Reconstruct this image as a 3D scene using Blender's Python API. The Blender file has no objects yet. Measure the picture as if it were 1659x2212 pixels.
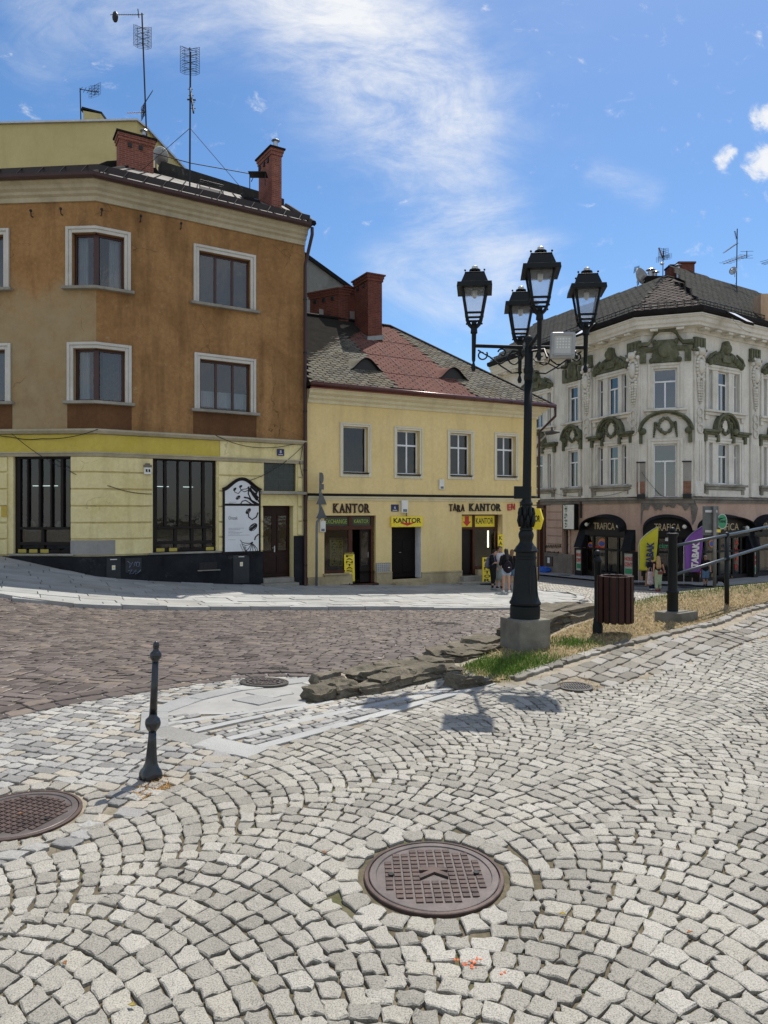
import bpy, bmesh, math, random
import numpy as np
from mathutils import Vector, Matrix, Quaternion
random.seed(7); rng = np.random.default_rng(11)
R = math.radians
scene = bpy.context.scene
COL = scene.collection
# ------------------------------------------------------------------ camera frame (photo pixels measured at 1659 x 2212)
F, CX, CY, EYE = 1500.0, 829.5, 1106.0, 1.7
def c1(x, y): return (x*.42316, 216.0+y*.42316)
def c2(x, y): return (x*.42316, 648.05+y*.42316)
def c3(x, y): return (648.05+x*.3418, 540.04+y*.3418)
def c4(x, y): return (658.85+x*.32552, 999.07+y*.32552)
def c5(x, y): return (1107.1+x*.33268, 540.04+y*.33268)
def c6(x, y): return (1107.1+x*.33268, 918.07+y*.33268)
def c7(x, y): return (918.07+x*.42733, 513.04+y*.42733)
def ca(x, y): return (135.01+x*.32552, y*.32552)
def cs(x, y): return (1161.1+x*.30013, 1069.3+y*.30013)
def cp(x, y): return (1026.1+x*.08138, 1161.1+y*.08138)
def g2(x, y): return (x*.5, 1296.1+y*.5)
def g3(x, y): return (829.5+x*.5, 1188.1+y*.5)
def g4(x, y): return (x*.5, 1674.1+y*.5)
def cr(x, y): return (1377.1+x*.16993, 486.0+y*.16993)
def at(p, Y): return Vector(((p[0]-CX)/F*Y, Y, EYE+(CY-p[1])/F*Y))
def atz(p, z): return at(p, F*(EYE-z)/(p[1]-CY))

# ------------------------------------------------------------------ objects
def link(o): COL.objects.link(o); return o
def tag(o, label=None, cat=None, group=None, kind=None):
    if label: o['label'] = label
    if cat: o['category'] = cat
    if group: o['group'] = group
    if kind: o['kind'] = kind
    return o
def thing(name, label, cat, loc=(0, 0, 0), group=None):
    o = link(bpy.data.objects.new(name, None)); o.location = loc; o.empty_display_size = .2
    return tag(o, label, cat, group)
def worldloc(o):
    v = Vector((0, 0, 0))
    while o: v += o.location; o = o.parent
    return v
class MB:
    """collects shapes into ONE mesh"""
    def __init__(s): s.v = []; s.f = []; s.m = []; s.cur = 0
    def add(s, vs, fs):
        b = len(s.v); s.v += [tuple(v) for v in vs]
        s.f += [tuple(i+b for i in f) for f in fs]; s.m += [s.cur]*len(fs)
    def hexa(s, p):
        s.add(p, [(0, 3, 2, 1), (4, 5, 6, 7), (0, 1, 5, 4), (1, 2, 6, 5), (2, 3, 7, 6), (3, 0, 4, 7)])
    def box(s, a, b):
        x0, y0, z0 = a; x1, y1, z1 = b
        s.hexa([(x0, y0, z0), (x1, y0, z0), (x1, y1, z0), (x0, y1, z0), (x0, y0, z1), (x1, y0, z1), (x1, y1, z1), (x0, y1, z1)])
    def prism(s, pts, vec):
        """polygon pts extruded by vec"""
        n = len(pts); vec = Vector(vec); pts = [Vector(p) for p in pts]
        s.add(pts+[p+vec for p in pts], [tuple(range(n-1, -1, -1)), tuple(range(n, 2*n))]+[(i, (i+1) % n, n+(i+1) % n, n+i) for i in range(n)])
    def tube(s, pts, r, n=8, cap=True):
        pts = [Vector(p) for p in pts]; k = len(pts)
        rs = r if isinstance(r, (list, tuple)) else [r]*k
        vs = []; t0 = None; up = None
        for i, p in enumerate(pts):
            t = (pts[min(i+1, k-1)]-pts[max(i-1, 0)]).normalized()
            if up is None:
                up = t.orthogonal().normalized()
            else:
                up = (up-t*up.dot(t)); up = up.normalized() if up.length > 1e-5 else t.orthogonal().normalized()
            w = t.cross(up)
            for j in range(n):
                a = 2*math.pi*j/n; vs.append(p+(up*math.cos(a)+w*math.sin(a))*rs[i])
        fs = [(i*n+j, i*n+(j+1) % n, (i+1)*n+(j+1) % n, (i+1)*n+j) for i in range(k-1) for j in range(n)]
        if cap: fs += [tuple(range(n-1, -1, -1)), tuple(range((k-1)*n, k*n))]
        s.add(vs, fs)
    def lathe(s, prof, n=24, c=(0, 0, 0), mod=None, axis=None):
        """prof: (radius, z)"""
        vs = []; c = Vector(c)
        for r, z in prof:
            for j in range(n):
                a = 2*math.pi*j/n; rr = r*(mod(a, z) if mod else 1)
                v = Vector((rr*math.cos(a), rr*math.sin(a), z))
                if axis is not None: v = axis @ v
                vs.append(c+v)
        k = len(prof)
        fs = [(i*n+j, i*n+(j+1) % n, (i+1)*n+(j+1) % n, (i+1)*n+j) for i in range(k-1) for j in range(n)]
        fs += [tuple(range(n-1, -1, -1)), tuple(range((k-1)*n, k*n))]
        s.add(vs, fs)
    def ball(s, c, r, n=12, m=8):
        c = Vector(c); r = Vector(r) if hasattr(r, '__len__') else Vector((r, r, r))
        prof = [(math.sin(math.pi*i/m), -math.cos(math.pi*i/m)) for i in range(m+1)]
        vs = []
        for a, z in prof:
            for j in range(n):
                t = 2*math.pi*j/n; vs.append((c.x+r.x*max(a, .01)*math.cos(t), c.y+r.y*max(a, .01)*math.sin(t), c.z+r.z*z))
        fs = [(i*n+j, i*n+(j+1) % n, (i+1)*n+(j+1) % n, (i+1)*n+j) for i in range(m) for j in range(n)]
        fs += [tuple(range(n-1, -1, -1)), tuple(range(m*n, m*n+n))]
        s.add(vs, fs)
    def capsule(s, a, b, ra, rb, n=10, m=4):
        a, b = Vector(a), Vector(b); d = b-a; L = d.length
        q = Vector((0, 0, 1)).rotation_difference(d) if L > 1e-6 else Quaternion()
        prof = [(ra*math.sin(math.pi/2*i/m), -ra*math.cos(math.pi/2*i/m)) for i in range(m)]
        prof += [(ra, 0), (rb, L)]
        prof += [(rb*math.cos(math.pi/2*i/m), L+rb*math.sin(math.pi/2*i/m)) for i in range(1, m+1)]
        prof[0] = (ra*.02, -ra); prof[-1] = (rb*.02, L+rb)
        s.lathe(prof, n, a, axis=q.to_matrix())
    def build(s, name, mat, parent=None, smooth=False, bevel=0, local=False, uv=True, auto=None):
        me = bpy.data.meshes.new(name); me.from_pydata(s.v, [], s.f)
        mats = mat if isinstance(mat, (list, tuple)) else [mat]
        for m in mats: me.materials.append(m)
        if any(s.m): me.polygons.foreach_set('material_index', s.m)
        return finish(name, me, parent, smooth, bevel, local, uv, auto)
def finish(name, me, parent=None, smooth=False, bevel=0, local=False, uv=True, auto=None):
    if smooth or auto is not None: me.polygons.foreach_set('use_smooth', [True]*len(me.polygons))
    if auto is not None: me.set_sharp_from_angle(angle=R(auto))
    if uv and len(me.polygons) < 60000 and 'UVMap' not in me.uv_layers: planar_uv(me)
    me.update()
    o = link(bpy.data.objects.new(name, me))
    if parent is not None:
        o.parent = parent
        if not local: o.location = -worldloc(parent)
    if bevel:
        b = o.modifiers.new('bevel', 'BEVEL'); b.width = bevel; b.segments = 2; b.limit_method = 'ANGLE'; b.angle_limit = R(40)
    return o
def planar_uv(me):
    lay = me.uv_layers.new(name='UVMap').data
    vs = me.vertices
    for p in me.polygons:
        n = p.normal
        h = Vector((-n.y, n.x, 0))
        if h.length < .25: 
            for li in p.loop_indices:
                c = vs[me.loops[li].vertex_index].co; lay[li].uv = (c.x, c.y)
        else:
            h.normalize(); s = n.cross(h)
            if s.z < 0: s = -s
            for li in p.loop_indices:
                c = vs[me.loops[li].vertex_index].co; lay[li].uv = (c.dot(h), c.dot(s))

# ------------------------------------------------------------------ materials
class NT:
    def __init__(s, name):
        s.mat = bpy.data.materials.new(name); s.mat.use_nodes = True
        s.n = s.mat.node_tree.nodes; s.l = s.mat.node_tree.links
        s.b = s.n['Principled BSDF']; s.out = s.n['Material Output']
        s.obj = None
    def node(s, t, **kw):
        n = s.n.new(t)
        for k, v in kw.items():
            if k in n.inputs: n.inputs[k].default_value = v
            else: setattr(n, k, v)
        return n
    def link(s, a, b): s.l.new(a, b)
    def co(s):
        if s.obj is None: s.obj = s.n.new('ShaderNodeNewGeometry').outputs['Position']
        return s.obj
    def noise(s, scale, detail=4, rough=.6, vec=None, dist=0, stretch=None):
        n = s.node('ShaderNodeTexNoise', Scale=scale, Detail=detail, Roughness=rough, Distortion=dist)
        v = vec or s.co()
        if stretch:
            m = s.node('ShaderNodeMapping'); m.inputs['Scale'].default_value = stretch; s.link(v, m.inputs['Vector']); v = m.outputs[0]
        s.link(v, n.inputs['Vector']); return n.outputs['Fac']
    def ramp(s, fac, stops, interp='LINEAR'):
        r = s.node('ShaderNodeValToRGB'); r.color_ramp.interpolation = interp
        e = r.color_ramp.elements
        while len(e) < len(stops): e.new(.5)
        for q, (p, c) in zip(e, stops):
            q.position = p; q.color = (c, c, c, 1) if isinstance(c, (int, float)) else (*c, 1)
        s.link(fac, r.inputs[0]); return r.outputs[0]
    def mix(s, fac, a, b, mode='MIX'):
        m = s.node('ShaderNodeMix', data_type='RGBA', blend_type=mode)
        for sock, val in ((m.inputs[0], fac), (m.inputs[6], a), (m.inputs[7], b)):
            if isinstance(val, (int, float)): sock.default_value = val
            elif isinstance(val, (tuple, list)): sock.default_value = (*val, 1)
            else: s.link(val, sock)
        return m.outputs[2]
    def math(s, op, a, b=0., c=None):
        m = s.node('ShaderNodeMath', operation=op)
        for i, val in enumerate((a, b) if c is None else (a, b, c)):
            if isinstance(val, (int, float)): m.inputs[i].default_value = val
            else: s.link(val, m.inputs[i])
        return m.outputs[0]
    def island(s): return s.n.new('ShaderNodeNewGeometry').outputs['Random Per Island']
    def bump(s, h, strength=.3, dist=.02):
        b = s.node('ShaderNodeBump', Strength=strength, Distance=dist); s.link(h, b.inputs['Height'])
        if s.b.inputs['Normal'].is_linked: s.link(s.b.inputs['Normal'].links[0].from_socket, b.inputs['Normal'])
        s.link(b.outputs[0], s.b.inputs['Normal'])
    def base(s, c):
        if isinstance(c, (tuple, list)): s.b.inputs['Base Color'].default_value = (*c, 1)
        else: s.link(c, s.b.inputs['Base Color'])
    def set(s, rough=None, metal=None, spec=None, **kw):
        if rough is not None: s.b.inputs['Roughness'].default_value = rough
        if metal is not None: s.b.inputs['Metallic'].default_value = metal
        if spec is not None: s.b.inputs['Specular IOR Level'].default_value = spec
        return s
def mul(c, k): return tuple(min(1, x*k) for x in c)
MATS = {}
def pm(name, col, rough=.7, metal=0, spec=.4, var=.18, scale=3, bump=.08, bscale=60, col2=None):
    """painted / plain surface with tone variation and a little relief"""
    if name in MATS: return MATS[name]
    t = NT(name); t.set(rough, metal, spec)
    n = t.noise(scale, 6, .65)
    t.base(t.ramp(n, [(.3, mul(col, 1-var)), (.7, col2 or mul(col, 1+var))]))
    if bump: t.bump(t.noise(bscale, 3), bump, .01)
    MATS[name] = t.mat; return t.mat
def emit(name, col, k):
    t = NT(name); t.base(col); t.b.inputs['Emission Color'].default_value = (*col, 1); t.b.inputs['Emission Strength'].default_value = k
    return t.mat
def glass(name, tint=(.75, .8, .8), ior=1.5, wav=.15, add=.06, rough=.02, gcol=(1, 1, 1)):
    t = NT(name)
    tr = t.node('ShaderNodeBsdfTransparent'); tr.inputs[0].default_value = (*tint, 1)
    gl = t.node('ShaderNodeBsdfGlossy', Roughness=rough); gl.inputs[0].default_value = (*gcol, 1)
    fr = t.node('ShaderNodeFresnel', IOR=ior)
    b = t.node('ShaderNodeBump', Strength=wav, Distance=.02); t.link(t.noise(3.5, 2), b.inputs['Height'])
    t.link(b.outputs[0], gl.inputs['Normal'])
    mx = t.node('ShaderNodeMixShader'); t.link(t.math('ADD', fr.outputs[0], add), mx.inputs[0]); t.link(tr.outputs[0], mx.inputs[1]); t.link(gl.outputs[0], mx.inputs[2])
    t.link(mx.outputs[0], t.out.inputs['Surface']); return t.mat

# ------------------------------------------------------------------ terrain
class TPS:
    def __init__(s, pts, reg=.02):
        p = np.array(pts, float); s.c = p[:, :2]; n = len(p)
        K = s.k(s.c, s.c)+reg*np.eye(n); P = np.c_[np.ones(n), s.c]
        A = np.zeros((n+3, n+3)); A[:n, :n] = K; A[:n, n:] = P; A[n:, :n] = P.T
        s.w = np.linalg.solve(A, np.r_[p[:, 2], 0, 0, 0])
    @staticmethod
    def k(a, b):
        d2 = ((a[:, None, :]-b[None, :, :])**2).sum(2); return .5*d2*np.log(d2+1e-9)
    def __call__(s, x, y):
        q = np.c_[np.ravel(x), np.ravel(y)]; out = np.empty(len(q))
        for i in range(0, len(q), 50000):
            b = q[i:i+50000]; out[i:i+50000] = s.k(b, s.c) @ s.w[:-3]+np.c_[np.ones(len(b)), b] @ s.w[-3:]
        return out.reshape(np.shape(x))
def ctl(px, py, z): v = atz((px, py), z); return (v.x, v.y, z)
shared = [ctl(0, 1530, 0), ctl(350, 1487, -.05), ctl(560, 1470, -.1), ctl(690, 1470, -.14)]
pl_pts = shared+[ctl(*a) for a in [(830, 2212, 0), (0, 2212, 0), (1659, 2212, 0), (937, 1893, 0), (0, 1780, 0), (325, 1690, 0), (1659, 1750, 0), (830, 1560, 0), (1240, 1483, -.03),
     (1100, 1478, 0), (1659, 1378, .12), (1659, 1308, .3), (1129, 1460, .01), (1264, 1418, .07), (1379, 1385, .14), (1504, 1358, .22), (1404, 1458, 0), (1133, 1405, .08), (1291, 1370, .14),
     (1453, 1345, .22), (1570, 1312, .32), (1461, 1279, .36), (1359, 1300, .24), (1659, 1258, .52), (1190, 1335, .1), (665, 1512, -.02), (200, 1600, 0)]]+[(0, 0, 0), (-12, 0, .1), (12, 0, .1), (14, 9, .8), (30, 14, 1.2), (0, -10, 0)]
st_pts = shared+[ctl(*a) for a in [(900, 1440, -.3), (1080, 1375, -.53), (0, 1290, -.2), (160, 1312, -.45), (400, 1317, -.7), (690, 1317, -.9), (900, 1317, -1.05), (1090, 1317, -1.2), (1257, 1297, -1.5)]]+[
     (at((0, 1205), 21.7).x, 21.7, .27), (at((208, 1247), 21.4).x, 21.4, -.36), (at((655, 1268), 25).x, 25, -1.0), (at((1158, 1267), 29.6).x, 29.6, -1.45),
     (at((1220, 1276), 30).x, 30, -1.7), (at((1415, 1279), 33.5).x, 33.5, -2.16), (at((1250, 1246), 46).x, 46, -2.6), (at((1525, 1272), 37).x, 37, -2.4), (at((1659, 1250), 43).x, 43, -2.45),
     (-20, 21.9, .8), (-20, 12, .35), (12, 18, -1.3), (20, 22, -1.8), (35, 30, -2.3), (40, 55, -2.6), (10, 60, -2.8), (-10, 50, -1.5), (0, 40, -1.8)]
T_pl, T_st = TPS(pl_pts), TPS(st_pts)
BND = [(-12, 4.6), (-5, 5.3), (-3.3, 5.95), (-1.9, 6.6)]
for (px, py, z) in [(665, 1500, 0.02), (780, 1470, .02), (900, 1452, .03), (985, 1428, .05), (1085, 1386, .1), (1185, 1338, .12), (1290, 1316, .16), (1359, 1300, .24), (1461, 1279, .36), (1659, 1258, .52)]:
    v = atz((px, py), z); BND.append((v.x, v.y))
BND += [(16, 14.5), (60, 25)]
BND = np.array(BND)
def sdist(x, y):
    q = np.c_[np.ravel(x), np.ravel(y)]; best = np.full(len(q), 1e9); sg = np.ones(len(q))
    for a, b in zip(BND[:-1], BND[1:]):
        d = b-a; t = np.clip(((q-a) @ d)/(d @ d), 0, 1); c = a+t[:, None]*d; r = q-c; dd = np.hypot(r[:, 0], r[:, 1])
        s = np.sign(d[0]*r[:, 1]-d[1]*r[:, 0]); m = dd < best-1e-9
        best = np.where(m, dd, best); sg = np.where(m, s, sg)
    return (best*sg).reshape(np.shape(x))
def g(x, y):
    x = np.clip(np.asarray(x, float), -22, 42); y = np.clip(np.asarray(y, float), -10, 62)
    s = np.clip((sdist(x, y)-.05)/1.0, 0, 1); s = s*s*(3-2*s)
    return T_pl(x, y)*(1-s)+T_st(x, y)*s
def gz(x, y): return float(g(np.array([x]), np.array([y]))[0])
_T = np.exp(np.linspace(math.log(1.0), math.log(90), 500))
def hit(p):
    dx, dz = (p[0]-CX)/F, (CY-p[1])/F
    b = (EYE+dz*_T) < g(dx*_T, _T)
    i = int(np.argmax(b)); 
    if not b[i]: i = len(_T)-1
    lo, hi = _T[max(i-1, 0)], _T[i]
    ts = np.linspace(lo, hi, 40); bb = (EYE+dz*ts) < g(dx*ts, ts); j = int(np.argmax(bb)); t = ts[j]
    return Vector((dx*t, t, gz(dx*t, t)))
def hit2(p): v = hit(p); return (v.x, v.y)
def poly(pts): return np.array([hit2(p) for p in pts])
def inpoly(q, P):
    x, y = q[:, 0], q[:, 1]; r = np.zeros(len(q), bool); n = len(P)
    for i in range(n):
        x1, y1 = P[i]; x2, y2 = P[(i+1) % n]
        c = ((y1 > y) != (y2 > y)) & (x < (x2-x1)*(y-y1)/((y2-y1) if y2 != y1 else 1e-9)+x1); r ^= c
    return r
def segd(q, L):
    best = np.full(len(q), 1e9)
    for a, b in zip(L[:-1], L[1:]):
        d = b-a; t = np.clip(((q-a) @ d)/(d @ d), 0, 1); r = q-(a+t[:, None]*d); best = np.minimum(best, np.hypot(r[:, 0], r[:, 1]))
    return best
def inview(q, m=2.2): return (q[:, 1] > 1.4) & (np.abs(q[:, 0]) < .56*q[:, 1]+m)
# ------------------------------------------------------------------ camera, light, sky
cam = link(bpy.data.objects.new('camera', bpy.data.cameras.new('camera')))
cam.data.sensor_fit = 'VERTICAL'; cam.data.sensor_height = 36; cam.data.lens = 36*F/2212
cam.location = (0, 0, EYE); cam.rotation_euler = (R(90), 0, 0); cam.data.clip_start = .05; cam.data.clip_end = 2000
scene.camera = cam
SUN_AZ, SUN_EL = 27.0, 62.0
sv = Vector((math.sin(R(SUN_AZ))*math.cos(R(SUN_EL)), math.cos(R(SUN_AZ))*math.cos(R(SUN_EL)), math.sin(R(SUN_EL))))
sun = link(bpy.data.objects.new('sun', bpy.data.lights.new('sun', 'SUN')))
sun.data.energy = 3.3; sun.data.angle = R(.5); sun.data.color = (1, .94, .84); sun.rotation_euler = sv.to_track_quat('Z', 'Y').to_euler(); sun.location = (10, 20, 40)
scene.view_settings.view_transform = 'Standard'; scene.view_settings.look = 'None'; scene.view_settings.gamma = 1; scene.view_settings.exposure = EXPOSURE = .8
w = bpy.data.worlds.new('World'); scene.world = w; w.use_nodes = True
nt = w.node_tree; N = nt.nodes; Lk = nt.links
bg = N['Background']; bg.inputs['Strength'].default_value = .083
sky = N.new('ShaderNodeTexSky'); sky.sky_type = 'NISHITA'; sky.sun_disc = False; sky.sun_elevation = R(SUN_EL); sky.sun_rotation = R(SUN_AZ)
sky.altitude = 300; sky.air_density = 1.0; sky.dust_density = .6; sky.ozone_density = 2.2
geo = N.new('ShaderNodeTexCoord'); sep = N.new('ShaderNodeSeparateXYZ'); Lk.new(geo.outputs['Generated'], sep.inputs[0])
def wm(op, a, b=0., c=None):
    m = N.new('ShaderNodeMath'); m.operation = op
    for i, val in enumerate((a, b) if c is None else (a, b, c)):
        if isinstance(val, (int, float)): m.inputs[i].default_value = val
        else: Lk.new(val, m.inputs[i])
    return m.outputs[0]
dx, dy, dz = sep.outputs
yy = wm('MAXIMUM', dy, .08); sx = wm('DIVIDE', dx, yy); sz = wm('DIVIDE', dz, yy)
def wnoise(scale, detail, rough, stretch=(1, 1, 1), rot=0, off=(0, 0, 0), dist=0):
    cb = N.new('ShaderNodeCombineXYZ'); Lk.new(sx, cb.inputs[0]); Lk.new(sz, cb.inputs[1])
    mp = N.new('ShaderNodeMapping'); mp.inputs['Scale'].default_value = stretch; mp.inputs['Rotation'].default_value = (0, 0, R(rot)); mp.inputs['Location'].default_value = off
    Lk.new(cb.outputs[0], mp.inputs['Vector'])
    n = N.new('ShaderNodeTexNoise'); n.inputs['Scale'].default_value = scale; n.inputs['Detail'].default_value = detail; n.inputs['Roughness'].default_value = rough; n.inputs['Distortion'].default_value = dist
    Lk.new(mp.outputs[0], n.inputs['Vector']); return n.outputs['Fac']
def sm(x, a, b):
    m = N.new('ShaderNodeMapRange'); m.interpolation_type = 'SMOOTHERSTEP'; m.inputs['From Min'].default_value = a; m.inputs['From Max'].default_value = b
    Lk.new(x, m.inputs['Value']); return m.outputs[0]
def W2s(px, py): return ((px-CX)/F, (CY-py)/F)
def blob(A, B, wid, soft=1.0):
    """soft streak from A to B (sky positions), width wid"""
    (ax, az), (bx, bz) = W2s(*A), W2s(*B); ex, ez = bx-ax, bz-az; L2 = ex*ex+ez*ez; wd = wid/F
    px_ = wm('SUBTRACT', sx, ax); pz_ = wm('SUBTRACT', sz, az)
    t = wm('DIVIDE', wm('ADD', wm('MULTIPLY', px_, ex), wm('MULTIPLY', pz_, ez)), L2)
    t = wm('MINIMUM', wm('MAXIMUM', t, 0.), 1.)
    qx = wm('SUBTRACT', px_, wm('MULTIPLY', t, ex)); qz = wm('SUBTRACT', pz_, wm('MULTIPLY', t, ez))
    d = wm('SQRT', wm('ADD', wm('MULTIPLY', qx, qx), wm('MULTIPLY', qz, qz)))
    return sm(wm('DIVIDE', d, wd), 1.0, 0.0)
fib = wnoise(2.6, 10, .68, (1.0, 2.3, 1), -38, (1.3, .4, 0), .9)
fin = wnoise(9, 8, .7, (1, 2.0, 1), -30, (3.1, 1.7, 0), 1.2)
big = wnoise(1.7, 6, .6, (1, 1.4, 1), 25, (5.2, 2.2, 0), .5)
tex = wm('ADD', wm('MULTIPLY', fib, .72), wm('MULTIPLY', fin, .28))
blobs = [(blob((640, -60), (930, 230), 380), 1.25), (blob((850, 170), (1090, 560), 230), .95), (blob((860, 390), (790, 420), 120), .4), (blob((120, 40), (560, 20), 230), .75), (blob((20, 120), (190, 260), 110), .45),
         (blob((930, 300), (960, 640), 190), .75), (blob((1290, 380), (1400, 420), 70), .6), (blob((1180, 50), (1080, 460), 260), .22), (blob((860, 600), (1010, 660), 170), .7), (blob((1090, 690), (1180, 740), 120), .45)]
cl = None
for b, k in blobs:
    e = wm('MULTIPLY', b, k); cl = e if cl is None else wm('MAXIMUM', cl, e)
cir = wm('MULTIPLY', cl, sm(wm('ADD', tex, wm('MULTIPLY', cl, .20)), .40, 1.0))
cir = wm('ADD', cir, wm('MULTIPLY', sm(wm('ADD', wm('MULTIPLY', big, .6), wm('MULTIPLY', fin, .4)), .6, .9), .16))
cirrus_front = wm('MULTIPLY', cir, sm(dy, .0, .3))
back = wm('MULTIPLY', wm('ADD', .42, wm('MULTIPLY', sm(wnoise(1.2, 8, .65, (1, 1, 1), 0, (9, 4, 0)), .35, .75), .58)), sm(dy, .12, -.15))  # unseen bright cloud cover behind the camera, added to light the shaded facades
puf = wnoise(22, 9, .66, (1, 1.3, 1), 20, (2, 8, 0), .5)
cum = wm('MAXIMUM', wm('MAXIMUM', blob((1650, 255), (1690, 240), 58), blob((1632, 350), (1680, 345), 62)), wm('MULTIPLY', blob((1560, 348), (1578, 328), 36), .9))
cum = sm(wm('ADD', wm('MULTIPLY', cum, 1.15), wm('MULTIPLY', wm('SUBTRACT', puf, .5), 3.0)), .15, 1.25)
cum = wm('MULTIPLY', cum, sm(dy, .3, .5))
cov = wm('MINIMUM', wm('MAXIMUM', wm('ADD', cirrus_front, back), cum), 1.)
hs = N.new('ShaderNodeHueSaturation'); hs.inputs['Saturation'].default_value = 1.24; hs.inputs['Value'].default_value = 1.0; Lk.new(sky.outputs[0], hs.inputs['Color'])
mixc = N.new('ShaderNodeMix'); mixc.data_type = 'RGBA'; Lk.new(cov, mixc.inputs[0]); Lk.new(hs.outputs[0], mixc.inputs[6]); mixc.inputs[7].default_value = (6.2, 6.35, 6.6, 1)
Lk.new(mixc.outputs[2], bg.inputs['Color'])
# ------------------------------------------------------------------ ground surfaces
def granite_mat(name, lo, hi, speck=.5, tint=(.42, .40, .33), amt=.25, bump=.5, rough=.75, sc=170):
    t = NT(name); t.set(rough, 0, .35)
    r = t.island(); c = t.ramp(r, [(0, lo), (.5, mul(lo, .5*(1+hi[0]/lo[0]))), (1, hi)])
    wn = t.node('ShaderNodeTexWhiteNoise', noise_dimensions='1D'); t.link(r, wn.inputs['W'])
    c = t.mix(t.math('MULTIPLY', t.math('GREATER_THAN', wn.outputs[0], 1-amt), .6), c, tint)
    s = t.ramp(t.noise(sc, 3, .75), [(.34, 1-speck), (.5, 1.0), (.68, 1+speck*.45)])
    c = t.mix(1, c, s, 'MULTIPLY')
    d = t.ramp(t.noise(1.1, 5, .6), [(.3, .82), (.65, 1.06)])
    c = t.mix(1, c, d, 'MULTIPLY')
    t.base(c); t.bump(t.noise(70, 4, .7), bump, .006); t.bump(t.noise(22, 3), bump*.6, .012)
    return t.mat
M_gran = granite_mat('granite_sett', (.222, .211, .182), (.345, .331, .292), .65, (.34, .318, .268), .12, .5, .75, 190)
M_mixed = granite_mat('mixed_sett', (.18, .178, .17), (.37, .36, .325), .4, (.33, .29, .225), .18, .45, .7, 130)
M_road = granite_mat('porphyry_sett', (.078, .064, .058), (.158, .132, .119), .22, (.21, .17, .135), .1, .3, .45, 90)
M_path = granite_mat('worn_brown_sett', (.14, .128, .105), (.27, .25, .212), .35, (.31, .30, .275), .25, .45, .72, 130)
M_lane = granite_mat('lane_sett', (.22, .21, .19), (.40, .38, .35), .3, (.3, .27, .2), .2, .4, .7, 90)
M_slab = granite_mat('pale_flagstone', (.275, .28, .272), (.35, .352, .338), .16, (.27, .26, .235), .14, .12, .7, 150)
M_kerb = granite_mat('granite_kerb', (.24, .232, .21), (.37, .355, .32), .3, (.4, .38, .33), .2, .25, .75, 150)
def joint_mat():
    t = NT('joint_dirt'); t.set(.95, 0, .1)
    n = t.noise(9, 8, .7); c = t.ramp(n, [(.3, (.065, .055, .038)), (.55, (.13, .112, .078)), (.75, (.22, .19, .135))])
    mo = t.ramp(t.noise(2.2, 6, .7), [(.52, 0.), (.66, 1.)]); c = t.mix(t.math('MULTIPLY', mo, .55), c, (.075, .095, .03))
    sp = t.node('ShaderNodeSeparateXYZ'); t.link(t.co(), sp.inputs[0])
    sandy = t.node('ShaderNodeMapRange'); sandy.inputs['From Min'].default_value = -.55; sandy.inputs['From Max'].default_value = -1.6; t.link(t.math('ADD', sp.outputs[0], t.math('MULTIPLY', t.math('SUBTRACT', sp.outputs[1], 4.4), -.8)), sandy.inputs['Value'])
    sn = t.node('ShaderNodeMapRange'); sn.inputs['From Min'].default_value = 5.2; sn.inputs['From Max'].default_value = 7.5; t.link(sp.outputs[1], sn.inputs['Value'])
    k = t.math('MAXIMUM', sandy.outputs[0], sn.outputs[0])
    c = t.mix(k, c, t.ramp(n, [(.3, (.2, .175, .13)), (.7, (.37, .33, .26))]))
    t.base(c); t.bump(t.noise(60, 5, .7), .8, .01); return t.mat
M_joint = joint_mat()
def build_mesh_np(name, V, faces, mat, smooth=False, kind='structure'):
    me = bpy.data.meshes.new(name); me.from_pydata(V.tolist(), [], faces.tolist() if hasattr(faces, 'tolist') else faces); me.materials.append(mat)
    if smooth: me.polygons.foreach_set('use_smooth', [True]*len(me.polygons))
    o = link(bpy.data.objects.new(name, me)); o['kind'] = kind; return o
# one sheet to the horizon
tt = np.linspace(-1, 1, 420); gx = 500*np.sign(tt)*np.abs(tt)**3+2; ty = np.linspace(-.55, 1, 400); gy = 600*np.sign(ty)*np.abs(ty)**3+5
GX, GY = np.meshgrid(gx, gy); GZ = g(GX, GY)-.006
far = np.clip((np.hypot(GX, GY-20)-60)/100, 0, 1); GZ = GZ*(1-far)+far*-2.5
n0, n1 = GX.shape; idx = np.arange(n0*n1).reshape(n0, n1)
ground = build_mesh_np('ground', np.c_[GX.ravel(), GY.ravel(), GZ.ravel()], np.c_[idx[:-1, :-1].ravel(), idx[:-1, 1:].ravel(), idx[1:, 1:].ravel(), idx[1:, :-1].ravel()], M_joint, True)

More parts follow.
